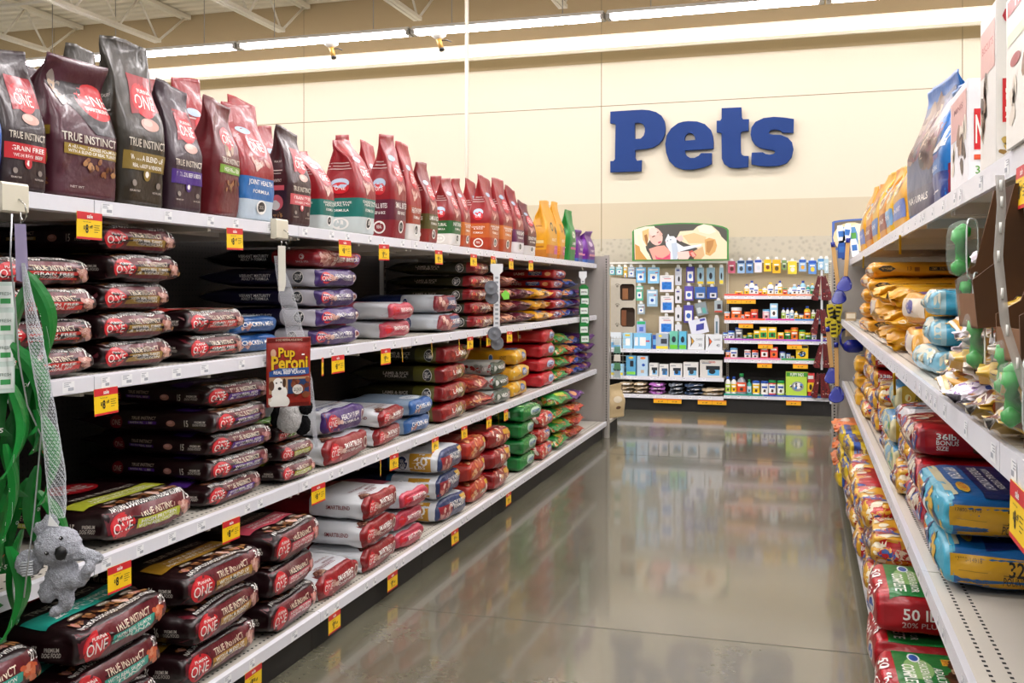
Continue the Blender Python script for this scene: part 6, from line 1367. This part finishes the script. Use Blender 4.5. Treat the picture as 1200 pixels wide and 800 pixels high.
# left section cartons
def lrow(zi, nm, items):
    z = RL['L'][zi]
    for i, (u0, u1, hp, body, prn, d_) in enumerate(items):
        X = x_on((u0 + u1) / 2, YF); w = (x_on(u1, YF) - x_on(u0, YF)) * .96; h = zpx(hp, X)
        pack_carton(X, YF - .05 + (.015 if i % 2 else 0), z, w, h, body, prn, '%s, %s from left on %s rear shelf' % (d_, NUM[i], nm), 'boxed pet supplies on the %s rear shelf' % nm, d=.10)
def gadget(c='#2c3138', water='#5aa8d8'): return [('r', water, -.3, .75, -.75, -.1), ('r', c, -.45, .8, -.1, .35), ('e', c, .1, -.3, .3, .3), ('r', '#8a9098', -.8, .0, .6, .72)]
lrow(2, 'upper carton', [(716, 729, 20, '#dfe9ef', [('r', '#6fb3e0', -.9, .9, -.9, -.3)], 'pale narrow carton'), (730, 742, 18, '#9fd0ea', [('r', '#f5f5f2', -.4, .5, -.6, .3), ('r', '#e8d44a', -.5, .5, .6, .85)], 'light blue carton'), (743, 764, 18, '#7fc4ea', [('r', '#f5f5f2', -.3, .4, -.6, .5), ('r', '#d0405a', .4, .85, -.1, .1), ('r', '#e9edf2', -.9, -.5, -.6, .5)], 'wide light blue carton'),
      (765, 770, 16, '#2a56b0', [('r', '#6fb3e0', -.7, .7, -.4, .4)], 'narrow dark blue carton'), (769, 784, 18, '#a8b8c8', [('r', '#3a3f48', -.2, .8, -.3, .35), ('r', '#e8d43a', -.95, .95, -.95, -.6), ('e', '#e8d43a', -.3, .7, .3, .15)], 'grey and yellow carton'),
      (785, 795, 21, '#6fc0a8', [('e', '#22303a', .0, .1, .5, .35), ('r', '#6fc83a', -.9, .9, -.95, -.5)], 'green carton'), (796, 805, 21, '#5fb8d8', [('e', '#22303a', .0, .1, .5, .35), ('r', '#6fc83a', -.9, .9, -.95, -.5)], 'green and blue carton'),
      (806, 826, 18, '#e3e7ea', [('p', '#2c3138', [(-.7, .8), (-.2, .1), (-.7, -.7), (-.6, .0)]), ('p', '#e0a83a', [(-.55, .5), (-.25, .1), (-.5, -.3)]), ('t', '#4a5058', 'CLASSIC', .4, .35, .4, .12), ('t', '#6b7078', '30', .5, -.4, .2, .2)], 'white carton with curved swoosh and number 30'),
      (827, 847, 18, '#e3e7ea', [('p', '#2c3138', [(-.7, .8), (-.2, .1), (-.7, -.7), (-.6, .0)]), ('p', '#e0602a', [(-.55, .5), (-.25, .1), (-.5, -.3)]), ('t', '#4a5058', 'CLASSIC', .4, .35, .4, .12), ('t', '#6b7078', '40', .5, -.4, .2, .2)], 'white carton with curved swoosh and number 40')])
lrow(1, 'lower carton', [(716, 732, 13, '#9fd0ea', [('e', '#22303a', 0, .1, .6, .4), ('r', '#e8d43a', -.9, .9, -.95, -.5)], 'light blue and yellow carton'), (734, 746, 23, '#5aa0c8', [('r', '#2c3138', -.2, .5, -.1, .5), ('r', '#7fc84a', -.9, .9, -.9, -.6), ('e', '#f0c84a', 0, .8, .5, .12)], 'tall blue carton with black filter'), (747, 760, 23, '#b8d4e8', [('e', '#e8803a', .1, .8, .5, .12), ('e', '#2a56b0', .2, .1, .3, .15), ('r', '#c0a890', -.3, .3, -.7, -.4)], 'tall pale blue carton'),
      (761, 772, 15, '#e6e4e0', gadget(water='#7fb8e0'), 'white carton with round grey filter'), (773, 784, 14, '#e6e4e0', gadget('#3f5a78', '#2f7fc0'), 'small white carton with blue filter'), (785, 800, 15, '#e6e4e0', gadget('#2c3138', '#3a90d8'), 'white carton with bright blue filter'),
      (801, 819, 17, '#e0dedb', gadget('#3a3f44', '#6ab0d8'), 'wide white carton with filter'), (820, 847, 20, '#d9d6d0', gadget('#22262c', '#5ab0e0') + [('t', '#b8302a', '300', .1, .8, .3, .12, .02), ('t', '#6b6258', 'CASCADE', -.5, .8, .35, .1)], 'widest white carton with number 300')])
# gravel bags on the base shelf
GV = {'beige': '#d9c3a0', 'pink': '#c77ad0', 'dark grey': '#6b737c', 'navy': '#34455e'}
for nm_, c in GV.items(): D('gravel_' + nm_.replace(' ', '_'), lying_bag, .24, .15, .045, c, front='seam', wr=1.2, prints={'end': [('r', W_, -.5, .5, -.3, .4)], 'top': [('k', ['#b8a888', '#e9e0cc'] if nm_ == 'beige' else [c, '#ffffff'], -.8, .8, -.9, .2, 24, .012)]}, step=.03)
for (u0, u1, n, c, ds, sx) in ((726, 742, 3, 'beige', 'beige gravel bag in the first pile', 1.4), (743, 758, 3, 'beige', 'beige gravel bag in the second pile', 1.4), (760, 778, 3, 'pink', 'pink gravel bag', 1), (784, 800, 3, 'dark grey', 'grey gravel bag', 1), (803, 824, 3, 'navy', 'navy gravel bag', 1), (822, 848, 2, 'beige', 'wide beige gravel bag', 1.6)):
    X = x_on((u0 + u1) / 2, BY + .02); w = (x_on(u1, BY) - x_on(u0, BY))
    for j in range(n):
        link('gravel_bag', mesh_of('gravel_' + c.replace(' ', '_'), j % 2), loc=(X + (.006 if j % 2 else -.004), BY + .03, RL['L'][0] + .001 + j * .047), rot=(0, 0, -PI / 2), sc=(1, w / .15, 1.0),
             label='%s, %s, on the rear bottom shelf' % (ds, ['lowest', 'second up', 'top'][j]), category='gravel bag', group='gravel bags on the rear bottom shelf')

# hanging packs on the pegboard
def hang_pack(u0, u1, v0, v1, body, prn, desc, grp, yy=.10, d=.03, tab=W_, tilt=0):
    Y = BYB - yy; X = x_on((u0 + u1) / 2, Y); w = x_on(u1, Y) - x_on(u0, Y); zt = z_at(v0, X, Y); h = zt - z_at(v1, X, Y)
    r = empty('hanging_pack', (X, Y, zt - h), -PI / 2, label=desc, category='hanging pack', group=grp); r.rotation_euler = (tilt, 0, -PI / 2)
    link('pack', carton(w * .95, d, h * .93, body, {'front': prn}).mesh('pack'), r)
    m = MB(); m.prism([(-.022, h * .93), (.022, h * .93), (.022, h * 1.03), (.012, h * 1.07), (-.012, h * 1.07), (-.022, h * 1.03)], 'x', -.002, .002, PL(tab)); m.build('hang_tab', r, fix=True)
    m = MB(); m.tube([(.03, 0, h), (-yy + .004, 0, h)], .0028, M('#c9c9c4', .3, .8), 6); m.box(.028, .031, -.016, .016, h - .002, h + .022, PL(W_)); m.build('peg_hook', r)
def white_panel(c='#f5f5f2'): return [('r', c, -.6, .6, -.7, .2), ('r', '#e9edf2', -.8, .8, .6, .85), ('r', '#d23a3a', .3, .8, .3, .4), ('e', '#2a56b0', 0, -.25, .3, .2)]
blue_rect = [('r', '#2b7fd8', -.7, .7, -.7, .2), ('r', '#c0404a', -.4, .6, .55, .62), ('r', '#8f949c', -.6, .4, .75, .8), ('k', ['#3f90e4', '#2570c8'], -.6, .6, -.6, .1, 6, .02)]
HP = [(714, 721, 311, 322, '#5fb8c0', white_panel(), 'teal pack'), (722, 730, 311, 322, '#8fd0d8', white_panel(), 'pale teal pack'), (731, 735, 311, 330, '#f0c83a', white_panel(), 'narrow yellow pack'), (736, 744, 311, 325, '#b8c8d8', white_panel(), 'grey blue pack'),
 (745, 757, 311, 331, '#6fb8e8', white_panel(), 'light blue pack'), (759, 773, 311, 332, '#8fccf0', white_panel(), 'wide light blue pack'), (745, 754, 333, 352, '#5fc0a0', white_panel(), 'teal green pack'), (747, 756, 354, 368, '#9fb0b8', white_panel(), 'grey pack'),
 (746, 757, 374, 391, '#a8b8e0', [('r', '#2fb070', -.9, .9, .5, .95), ('r', '#5a70c0', -.4, .5, -.6, .1)], 'green topped pack'), (758, 771, 337, 359, '#9fc4dc', white_panel('#d9ecf8'), 'pale blue tub pack'),
 (773, 790, 320, 342, '#eeeaea', blue_rect, 'white pack with blue panel, upper'), (774, 790, 344, 366, '#eeeaea', blue_rect, 'white pack with blue panel, middle'), (772, 790, 368, 392, '#eeeaea', blue_rect, 'white pack with blue panel, lowest'),
 (791, 799, 311, 334, '#d0d2dc', [('e', '#1c1c20', .2, -.3, .3, .3), ('r', '#4a5a9a', -.6, .4, .6, .8)], 'small white pack at the top'), (791, 799, 336, 355, '#e4e2e6', [('e', '#1c1c20', 0, -.3, .3, .3), ('r', '#4a3f9a', -.6, .4, .5, .7)], 'small white pack second down'), (791, 799, 358, 376, '#e4e2e6', [('e', '#1c1c20', 0, -.3, .3, .3)], 'small white pack third down'), (791, 799, 378, 392, '#e4e2e6', [('e', '#1c1c20', 0, -.3, .3, .3)], 'small white pack lowest'),
 (804, 814, 310, 331, '#4a3f9a', [('r', W_, -.7, .7, -.8, .4), ('e', '#4a78c8', 0, -.2, .4, .3)], 'purple pack at the top'), (802, 813, 333, 352, '#5a4aa8', [('r', W_, -.7, .7, -.8, .3), ('e', '#3a68b8', 0, -.2, .45, .3)], 'purple pack in the middle'), (801, 813, 355, 378, '#5248a0', [('r', W_, -.7, .7, -.8, .4), ('e', '#3a68b8', 0, -.2, .45, .3)], 'purple pack lowest'),
 (817, 825, 311, 333, '#8fb0c0', [('e', '#1c2028', 0, 0, .4, .4), ('r', '#e8c83a', -.9, .9, -.95, -.65)], 'blue grey pack with yellow foot'), (828, 838, 311, 333, '#8fb0c0', [('e', '#1c2028', 0, 0, .4, .4), ('r', '#e8c83a', -.9, .9, -.95, -.65)], 'second blue grey pack with yellow foot'), (843, 848, 311, 333, '#9fc0d0', [('e', '#1c2028', 0, 0, .4, .4), ('r', '#e8c83a', -.9, .9, -.95, -.5)], 'narrow pack with yellow foot'),
 (814, 827, 334, 350, '#3a6ab0', [('r', '#c8ccd4', -.7, .8, -.8, .0), ('r', '#3a3f48', -.3, .5, -.5, -.2)], 'blue pack with grey window'), (828, 841, 334, 350, '#2a4a98', [('r', '#e0e0e4', -.4, .8, -.8, .0), ('r', '#3a3f48', -.1, .5, -.6, -.2)], 'dark blue pack with white window'),
 (817, 831, 352, 369, '#8a9498', [('r', '#5fb0a8', .1, .7, -.8, .1), ('r', '#c8d0d2', -.8, -.1, -.6, .3)], 'grey slanted pack'), (837, 847, 350, 366, '#b0bcc0', [('r', '#3a3038', -.3, .6, -.4, .4), ('r', '#d8523a', -.95, .95, -.98, -.7)], 'grey pack with red foot'),
 (810, 832, 371, 391, '#dfe0ea', [('p', '#3a3f8c', [(-.4, -.5), (.5, -.5), (.7, .3), (-.2, .3)]), ('r', '#4a50a8', .3, .9, .6, .9)], 'wide white pack with violet picture'), (837, 843, 370, 392, '#e6e9ec', [('r', '#6f8a9a', -.4, .4, -.8, .6)], 'slim white pack')]
for u0, u1, v0, v1, b_, prn, ds in HP: hang_pack(u0, u1, v0 + 1, v1, b_, prn, ds + ' on the left rear pegboard', 'hanging packs on the left rear pegboard', yy=.17 if 'violet' in ds else .10 + (u0 % 3) * .012, tilt=(.25 if 'slanted' in ds or 'violet' in ds else 0))
HR = [(853, 862, 305, 320, '#c8607a', 'pink pack'), (864, 873, 304, 320, '#9fc4e8', 'blue and white pack'), (874, 883, 304, 320, '#5f8cc0', 'blue pack'), (884, 893, 303, 319, '#e9e4ec', 'white pack with blue header'), (895, 904, 303, 318, '#f2c81e', 'yellow pack with round picture'), (905, 915, 303, 320, '#f0b81e', 'deep yellow pack'), (916, 922, 304, 316, '#7f9a5a', 'olive pack'), (923, 934, 305, 321, '#f4d83a', 'yellow framed pack'),
      (936, 945, 303, 318, '#8fb4dc', 'pale blue pack with yellow band'), (947, 957, 304, 321, '#5f8fd0', 'mid blue pack'), (958, 966, 302, 316, '#9fc8e0', 'pale blue pack'), (966, 971, 302, 320, '#b8d4dc', 'pale teal end pack')]
for i, (u0, u1, v0, v1, b_, ds) in enumerate(HR):
    hd = {1: '#1d3f6a', 2: '#1d3a78', 3: '#3a5ab8', 8: '#2a56b0', 9: '#2a5ac0', 10: '#4a8ac0'}.get(i, b_)
    hang_pack(u0, u1, v0, v1, b_, [('r', hd, -.9, .9, .55, .95), ('e', ['#5c2a20', '#3a4a58', '#22304a', '#d8e0e8', '#7a3a1a', '#5c4a1e', '#3a3a44', '#e9e4da', '#e8a83a', '#f0c83a', '#e8f0f4', '#e8f0f4'][i], .05, -.3, .5, .35), ('r', W_, -.6, .6, .15, .35)], ds + ' on the top row above the striped shelves', 'hanging packs on the right rear pegboard', yy=.12)
# yellow tags on the rear shelves
def rear_tag(u, sec, lvl, nm_, n=1):
    Y = (BY if lvl == 0 else BY + .06) - .011; X = x_on(u, Y); z = RL[sec][lvl] - .046
    for i in range(n):
        m = MB(); m.box(-.085, .085, -.001, .001, -.055, .0, M('#f0b01a', .45)); m.box(-.085, .085, -.0016, -.001, -.014, 0, M('#e0701e', .45))
        vs, fs = text2d('$1 off', .02); m.add([(a * .06, -.002, -.034 + q * .016) for a, q in vs], fs, M(K_, .5))
        m.build('sale_tag', loc=(X + i * .172, Y, z), label='amber sale tag under the %s%s' % (nm_, '' if n == 1 else (', first of the pair' if i == 0 else ', second of the pair')), category='sale tag', group='sale tags on the rear shelving')
rear_tag(860, 'R', 4, 'red striped top shelf', 2); rear_tag(874, 'R', 3, 'orange striped shelf'); rear_tag(897, 'R', 2, 'purple striped shelf beside its middle'); rear_tag(931, 'R', 2, 'purple striped shelf nearer the jerky packs')
rear_tag(896, 'R', 1, 'pink striped shelf beside its middle'); rear_tag(938, 'R', 1, 'green end of the pink striped shelf'); rear_tag(930, 'R', 0, 'blue end of the bottom shelf'); rear_tag(774, 'L', 0, 'pink gravel bags', 2); rear_tag(826, 'L', 0, 'widest gravel bag', 2)

# dark red jerky packs in bunches at the right upright
def jerky(seed):
    rd = random.Random(seed); m = MB(); H = .30; b = rd.uniform(-.02, .03); vs = []; n = 8
    for i in range(n + 1):
        t = i / n; w = .008 + .021 * t; vs += [(-w + b * t, -.008 - .01 * t, -H * t), (w + b * t, -.008 - .012 * t, -H * t), (w + b * t, .008, -H * t), (-w + b * t, .008, -H * t)]
    m.add(vs, [(4 * i + k, 4 * i + (k + 1) % 4, 4 * i + 4 + (k + 1) % 4, 4 * i + 4 + k) for i in range(n) for k in range(4)] + [(0, 1, 2, 3)[::-1], (4 * n, 4 * n + 1, 4 * n + 2, 4 * n + 3)], film('#5c1216'))
    P = {'f': (Vector((0, 0, -H / 2)), Vector((1, 0, 0)), Vector((0, 0, 1)), .035, H / 2)}
    return decorate(m, P, {'f': [('k', ['#8c1f1f', '#b03a34', '#2a0c0e', '#e6c8b8', '#7a1a1c'], -.8, .8, -.95, .4, 22, .012), ('r', '#e8d2c4', -.5, .6, -.92, -.86)]}, None, film, .05).mesh('jerky_pack')
JM_ = [jerky(i) for i in range(3)]
m = MB(); Yq = BY - .035; Xq = x_on(963, Yq)
m.box(Xq - .012, Xq + .012, Yq - .001, Yq + .001, .55, 1.72, M('#d9dcdf', .3)); m.tube([(Xq, Yq, 1.70), (Xq, Yq + .04, 1.74), (Xq, BYB - .02, 1.74)], .004, M('#b9b9b4', .25, .9), 6)
m.build('clip_strip', label='white clip strip holding the dark red jerky packs', category='clip strip')
for (u, v, nm_) in ((963, 323, 'highest bunch'), (962, 362, 'second bunch'), (965, 402, 'third bunch'), (962, 437, 'lowest bunch')):
    for j in range(5):
        Y = BY - .02 - .012 * (j % 2); X = x_on(u + (j - 2) * 1.8, Y)
        link('jerky_pack', JM_[j % 3], loc=(X, Y - .015 * (j % 3), z_at(v + (j % 2), X, Y)), rot=(rd.uniform(-.03, .03), (j - 2) * -.14, 0), sc=(1, 1, .95),
             label='dark red jerky pack, %s of the %s by the rear upright' % (['first', 'second', 'middle', 'fourth', 'last'][j], nm_), category='jerky pack', group='jerky packs hanging by the rear upright')

# picture header above the rear shelving
def header(x0, x1, y, z0, z1, arch, frame_c, picture, label, name='picture_header'):
    r = empty(name, ((x0 + x1) / 2, y, z0), 0, label=label, category='sign'); w = (x1 - x0) / 2; h = z1 - z0
    top = [(w * math.cos(PI * i / 12), h - arch + arch * math.sin(PI * i / 12)) for i in range(13)]
    out = [(-w, 0), (w, 0)] + top
    m = MB(); m.prism(out, 'y', -.012, .012, M(frame_c, .4)); m.build('frame', r, fix=True)
    m = MB(); q = .965; base = [(a * q, .015 + b * (h - .03) / h) for a, b in out]
    lay = 0
    for c, poly in [(picture[0][0], None)] + picture[1:]:
        lay += 1; yy = -.0122 - .0004 * lay
        pts = base if poly is None else [(-w * q + a * 2 * w * q, .015 + b * (h - .03)) for a, b in poly]
        m.add([(a, yy, b) for a, b in pts], [tuple(range(len(pts)))], M(c, .35))
    m.build('picture', r); return r
def px2(pts): return [((x - 62) / 1068, (486 - y) / 412) for x, y in pts]
def el(cx, cy, rx, ry, rot=0, n=18):
    return px2([(cx + rx * math.cos(a) * math.cos(rot) - ry * math.sin(a) * math.sin(rot), cy + rx * math.cos(a) * math.sin(rot) + ry * math.sin(a) * math.cos(rot)) for a in [2 * PI * i / n for i in range(n)]])
PIC = [('#4d4b44', None),
 ('#f3ead2', px2([(64, 130), (200, 95), (300, 92), (330, 140), (200, 330), (240, 486), (75, 486)])), ('#cf9a4e', px2([(75, 300), (130, 330), (200, 420), (230, 486), (80, 486)])), ('#e2bd7c', px2([(160, 150), (240, 120), (235, 240), (215, 330), (170, 250)])), ('#9c6a3a', px2([(185, 200), (215, 185), (230, 260), (215, 320), (195, 260)])),
 ('#f7e9c9', px2([(100, 200), (130, 190), (160, 300), (240, 420), (270, 486), (220, 486), (140, 380)])),
 ('#e9a694', px2([(240, 360), (330, 330), (420, 320), (480, 380), (500, 486), (290, 486)])), ('#f2c3b4', el(318, 215, 78, 108, -.35)), ('#f7d8cb', el(290, 160, 48, 50)), ('#f0b3a3', px2([(370, 150), (400, 190), (385, 215), (360, 200)])), ('#c9566a', px2([(345, 280), (385, 268), (380, 290), (350, 298)])), ('#7a4636', px2([(275, 215), (310, 200), (312, 212), (280, 228)])), ('#7a4636', px2([(330, 165), (352, 158), (354, 168), (334, 176)])),
 ('#e85f7d', px2([(310, 430), (340, 460), (400, 470), (470, 430), (492, 400), (495, 486), (325, 486)])), ('#d94b6c', px2([(340, 462), (400, 478), (470, 440), (480, 455), (410, 486), (350, 486)])),
 ('#f1dfbb', px2([(600, 160), (750, 150), (800, 105), (870, 80), (960, 100), (1040, 170), (1070, 230), (1130, 290), (1130, 486), (780, 486), (800, 360), (640, 290), (560, 240)])), ('#e3c491', px2([(630, 210), (760, 180), (900, 230), (880, 300), (700, 300)])), ('#d6a866', px2([(880, 260), (930, 240), (1000, 260), (1020, 330), (1000, 400), (940, 450), (890, 430)])), ('#b9854a', px2([(900, 280), (985, 265), (975, 330), (930, 420), (900, 400)])), ('#f7ecd4', px2([(800, 110), (870, 85), (950, 105), (1010, 170), (930, 200), (820, 170)])), ('#f0c8c0', px2([(545, 240), (620, 200), (640, 260), (600, 280)])),
 ('#d9b483', px2([(740, 400), (860, 340), (880, 440), (840, 486), (760, 486)])),
 ('#e6eef5', px2([(430, 260), (465, 185), (480, 215), (530, 215), (560, 250), (560, 290), (640, 340), (850, 310), (840, 335), (700, 370), (600, 395), (570, 486), (490, 486), (490, 400), (440, 320)])), ('#c3d0de', px2([(500, 300), (560, 290), (580, 390), (560, 486), (520, 486)])), ('#ffffff', px2([(620, 345), (760, 325), (845, 318), (740, 348), (640, 370)])), ('#5f6b7a', el(492, 255, 9, 7)), ('#5f6b7a', el(455, 268, 7, 6)), ('#e0a0a4', el(438, 282, 8, 5)),
 ('#f3cfc4', px2([(570, 400), (700, 390), (720, 440), (690, 486), (580, 486)])), ('#c8574e', px2([(700, 395), (740, 380), (790, 440), (760, 470), (710, 440)])), ('#e9a898', px2([(720, 410), (750, 400), (780, 450), (745, 460)]))]
hx0, hx1 = x_on(741, 12.18), x_on(854, 12.18)
header(hx0, hx1, 12.18, 1.851, 1.851 + .465, .10, '#3c8c3a', PIC, 'arched green framed picture of a smiling woman with a white cat and a dog')
PIC2 = [('#6b6152', None), ('#e8cfa2', el(200, 330, 150, 220)), ('#f3e4c6', el(260, 250, 90, 120)), ('#caa267', el(150, 300, 50, 120)), ('#7fb4e0', px2([(400, 486), (420, 200), (600, 140), (760, 200), (800, 486)])), ('#e9eef4', px2([(500, 486), (520, 260), (640, 230), (660, 486)]))]
header(.24, 1.40, YER + .10, 1.845, 2.125, .03, '#3f5fa8', PIC2, 'blue framed picture header at the far end of the right shelving')

# hanging packs and scoopers at the far end of the right shelving
for i, (u, v, c) in enumerate(((984, 264, '#e8ecf2'), (989, 266, '#7fb8e0'), (994, 262, '#e4e9ef'), (999, 266, '#5f9ad0'), (986, 282, '#2a5ab0'), (993, 284, '#1d4aa0'), (1000, 280, '#e0e6ee'))):
    Y = 8.86 + .03 * (i % 2); X = x_on(u, Y)
    m = MB(); m.prism([(-.02, 0), (.02, 0), (.032, -.06), (.03, -.15), (-.028, -.15), (-.032, -.06)], 'y', -.012, .012, film(c)); m.prism([(-.02, -.05), (.022, -.05), (.02, -.1), (-.02, -.1)], 'y', -.0135, -.0125, film('#5fae4c' if i % 2 else '#3a78c8'))
    m.build('cat_toy_pack', fix=True, loc=(X, Y, z_at(v, X, Y)), rot=(0, (i % 3 - 1) * .12, 0), label='%s small hanging pack, %s of the cluster below the blue framed header' % ({'#e8ecf2': 'white', '#7fb8e0': 'light blue', '#e4e9ef': 'white', '#5f9ad0': 'blue', '#2a5ab0': 'dark blue', '#1d4aa0': 'dark blue', '#e0e6ee': 'white'}[c], NUM[i]), category='hanging pack', group='packs hanging below the blue framed header')
WOOD, SB = M('#c49a5c', .5, 0, 'card'), M('#0d1c7c', .25)
def scooper(u, v, Y, hl, ry, lab):
    X = x_on(u, Y); r = empty('waste_scooper', (X, Y, z_at(v, X, Y)), .0, label=lab, category='scooper', group='wooden handled blue scoopers'); r.rotation_euler = (0, ry, -.2)
    m = MB(); m.box(-.016, .016, -.007, .007, .02, hl, WOOD); m.build('handle', r)
    m = MB(); m.tube([(0, 0, hl), (0, 0, hl + .04)], .018, SB, 10); m.build('grip', r)
    # open bucket scoop: a hollow cone looking at the aisle
    m = MB(); n = 20; rings = [(.012, .02, 0), (.03, -.0, .0), (.058, -.05, -.02), (.062, -.075, -.05), (.055, -.072, -.048), (.025, -.01, -.012), (.001, .0, -.005)]
    vs = []
    for rr_, dz, dy in rings:
        for k in range(n):
            t = 2 * PI * k / n; vs.append((rr_ * math.cos(t), dy + rr_ * .75 * math.sin(t) * .6, dz + rr_ * .6 * math.sin(t)))
    m.add(vs, [(i * n + k, i * n + (k + 1) % n, (i + 1) * n + (k + 1) % n, (i + 1) * n + k) for i in range(len(rings) - 1) for k in range(n)], SB, True); m.build('scoop', r, fix=True)
scooper(983, 341, 8.80, .38, -.12, 'blue scooper with wooden handle, highest on the far right shelf end')
scooper(991, 326, 8.74, .30, .06, 'blue scooper with wooden handle, turned behind the highest one')
scooper(975, 433, 8.70, .32, -.10, 'blue scooper with wooden handle, lowest toward the floor side')
scooper(981, 455, 8.56, .34, -.02, 'blue scooper with wooden handle, lowest beside the shelf lip')
# blue watering-can like scoop with a loop handle
Y = 8.74; X = x_on(1000, Y); r = empty('litter_scoop', (X, Y, z_at(406, X, Y)), 0, label='large blue scoop with a loop handle between the wooden handles', category='scoop')
m = MB(); m.lathe([(.04, -.05), (.07, -.03), (.075, .02), (.05, .05), (.02, .06)], SB, 18, sx=1.1, sy=.6); m.build('bowl', r)
m = MB(); m.tube([(-.07, 0, -.02), (-.10, -.01, .03), (-.105, -.01, .09), (-.085, 0, .14), (-.05, 0, .145)], .010, SB, 8); m.build('loop_handle', r)
X = x_on(997, 8.66)
pack_carton(X, 8.64, z_at(394, X, 8.66), .085, .20, '#b8a07c', [('r', '#e6dcc4', -.8, .8, .5, .9), ('t', '#3a2c1c', 'SCOOP', 0, .2, .7, .1), ('r', '#4a3a28', -.6, .6, -.6, -.2)], 'tan printed card pack hanging over the wooden handles', 'packs at the far right shelf end', cat='hanging pack', name='hang_card', d=.015)
YB = film('#e2cf2e')
for i, (u, v) in enumerate(((972, 356), (978, 358), (984, 355), (970, 372), (977, 375), (984, 372))):
    Y = 9.0 + .02 * (i % 2); X = x_on(u, Y)
    m = MB(); m.prism([(-.022, 0), (.024, -.005), (.036, -.06), (.030, -.15), (-.034, -.145), (-.036, -.06)], 'y', -.014, .014, YB)
    for q in range(3): m.prism([(-.024, -.035 - q * .036), (.022, -.03 - q * .036), (.02, -.048 - q * .036), (-.02, -.052 - q * .036)], 'y', -.0155, -.0145, film('#2c2a1c'))
    m.build('treat_pack', fix=True, loc=(X, Y, z_at(v, X, Y)), rot=(0, (i % 3 - 1) * .22, 0), label='yellow and black hanging treat pack, %s of the cluster beside the scoopers' % NUM[i], category='hanging pack', group='yellow packs at the far right shelf end')

# cat scratcher and bags on the end shelf behind the left end panel
Y = 10.30; xa, xb = x_on(716, Y), x_on(745, Y); zt, zb = z_at(325, xa, Y), z_at(389, xa, Y); w, h = xb - xa, zt - zb
r = empty('cat_scratcher', ((xa + xb) / 2, Y, zb), 0, label='beige cardboard cat scratcher display with paw prints and two openings', category='cat scratcher')
def rr(x0, x1, z0, z1, q=.02):
    return [(x0 + q, z0), (x1 - q, z0), (x1, z0 + q), (x1, z1 - q), (x1 - q, z1), (x0 + q, z1), (x0, z1 - q), (x0, z0 + q)]
cu = bpy.data.curves.new('c', 'CURVE'); cu.dimensions = '2D'; cu.fill_mode = 'BOTH'; cu.extrude = .012
for pts in ([(-w / 2, 0), (w / 2, 0), (w / 2, h * .55), (w * .5, h * .62), (w * .5, h * .97), (-w / 2, h)], rr(-.03, w * .47, h * .10, h * .45), rr(-.035, w * .46, h * .58, h * .88)):
    sp = cu.splines.new('POLY'); sp.points.add(len(pts) - 1); sp.use_cyclic_u = True
    for i, p in enumerate(pts): sp.points[i].co = (p[0], p[1], 0, 1)
o = bpy.data.objects.new('t', cu); COL.objects.link(o); bpy.context.view_layer.update(); me = bpy.data.meshes.new_from_object(o); bpy.data.objects.remove(o)
me.materials.clear(); me.materials.append(M('#c6bfae', .6, 0, 'card')); me.transform(Matrix.Rotation(PI / 2, 4, 'X')); link('front_board', me, r)
m = MB(); m.box(-w / 2, w / 2, .02, .03, 0, h, M('#3a2a1c', .8)); m.build('back_board', r)
m = MB(); m.box(-.02, .03, .0, .018, h * .12, h * .40, M('#7a4a2a', .6, 0, 'card')); m.box(-.01, .05, .0, .018, h * .60, h * .80, M('#8c5c36', .6, 0, 'card')); m.build('scratch_pad', r)
m = MB()
for z in (.12, .48, .84):
    x = -w / 2 + .07
    for dx, dz, q in ((0, 0, .013), (-.018, .016, .006), (-.006, .024, .006), (.008, .023, .006), (.019, .014, .006)):
        m.add([(x + dx + q * math.cos(a), -.0125, h * z + dz + q * math.sin(a)) for a in [2 * PI * i / 10 for i in range(10)]], [tuple(range(10))], M('#7d776a', .6))
m.build('paw_print', r)
m = MB(); m.box(-2.74, -1.90, 9.86, 10.36, .13, .16, DECK); m.box(-2.74, -1.90, 9.90, 10.3, 0, .13, KICK); m.box(-2.74, -1.90, 9.815, 9.83, .16, 1.8, STEEL)
m.build('end_shelf', label='low steel end shelf behind the left end panel', category='shelf')
D('beige_standing', standing_bag, .26, .14, .34, '#d8bf92', prints={'front': [('e', '#f0e4cc', 0, .1, .5, .2), ('e', '#6b4a2c', 0, -.4, .3, .1)], 'side': [('e', '#6b4a2c', 0, -.3, .4, .08), ('r', '#f0e4cc', -.5, .5, .0, .1)]}, wr=2.0, lean=.03)
link('pet_bedding_bag', mesh_of('beige_standing'), loc=(-1.93, 10.16, .161), rot=(0, 0, -.5), label='beige bedding bag on the low end shelf by the left end panel', category='bedding bag')
m = MB(); X0 = -1.93
for i in range(7): m.tube([(X0 + (i % 4) * .035, 10.22, .55), (X0 + (i % 4) * .035, 10.22, 1.0)], .0022, M('#b8bcb4', .3, .8), 5)
for i in range(8): m.tube([(X0 - .02, 10.22, .56 + i * .06), (X0 + .14, 10.22, .56 + i * .06)], .0022, M('#b8bcb4', .3, .8), 5)
m.box(X0 - .03, X0 - .02, 9.835, 10.23, .555, .565, STEEL); m.box(X0 - .03, X0 - .02, 10.21, 10.23, .555, 1.0, STEEL)
m.build('wire_rack', label='small wire rack with green packs fixed to the end shelf', category='wire rack')
for i in range(5):
    m = MB(); m.prism([(-.03, 0), (.03, 0), (.035, -.07), (-.035, -.07)], 'y', -.01, .01, film(['#dfe8ea', '#7ab09a', '#e6e2d6', '#5f9a70', '#c8d8dc'][i])); m.build('toy_pack', fix=True, loc=(X0 + .05, 10.195, .98 - i * .085), label='%s pack on the wire rack, %s from the top' % (['white', 'sea green', 'cream', 'green', 'pale grey'][i], NUM[i]), category='toy pack', group='packs on the wire rack')
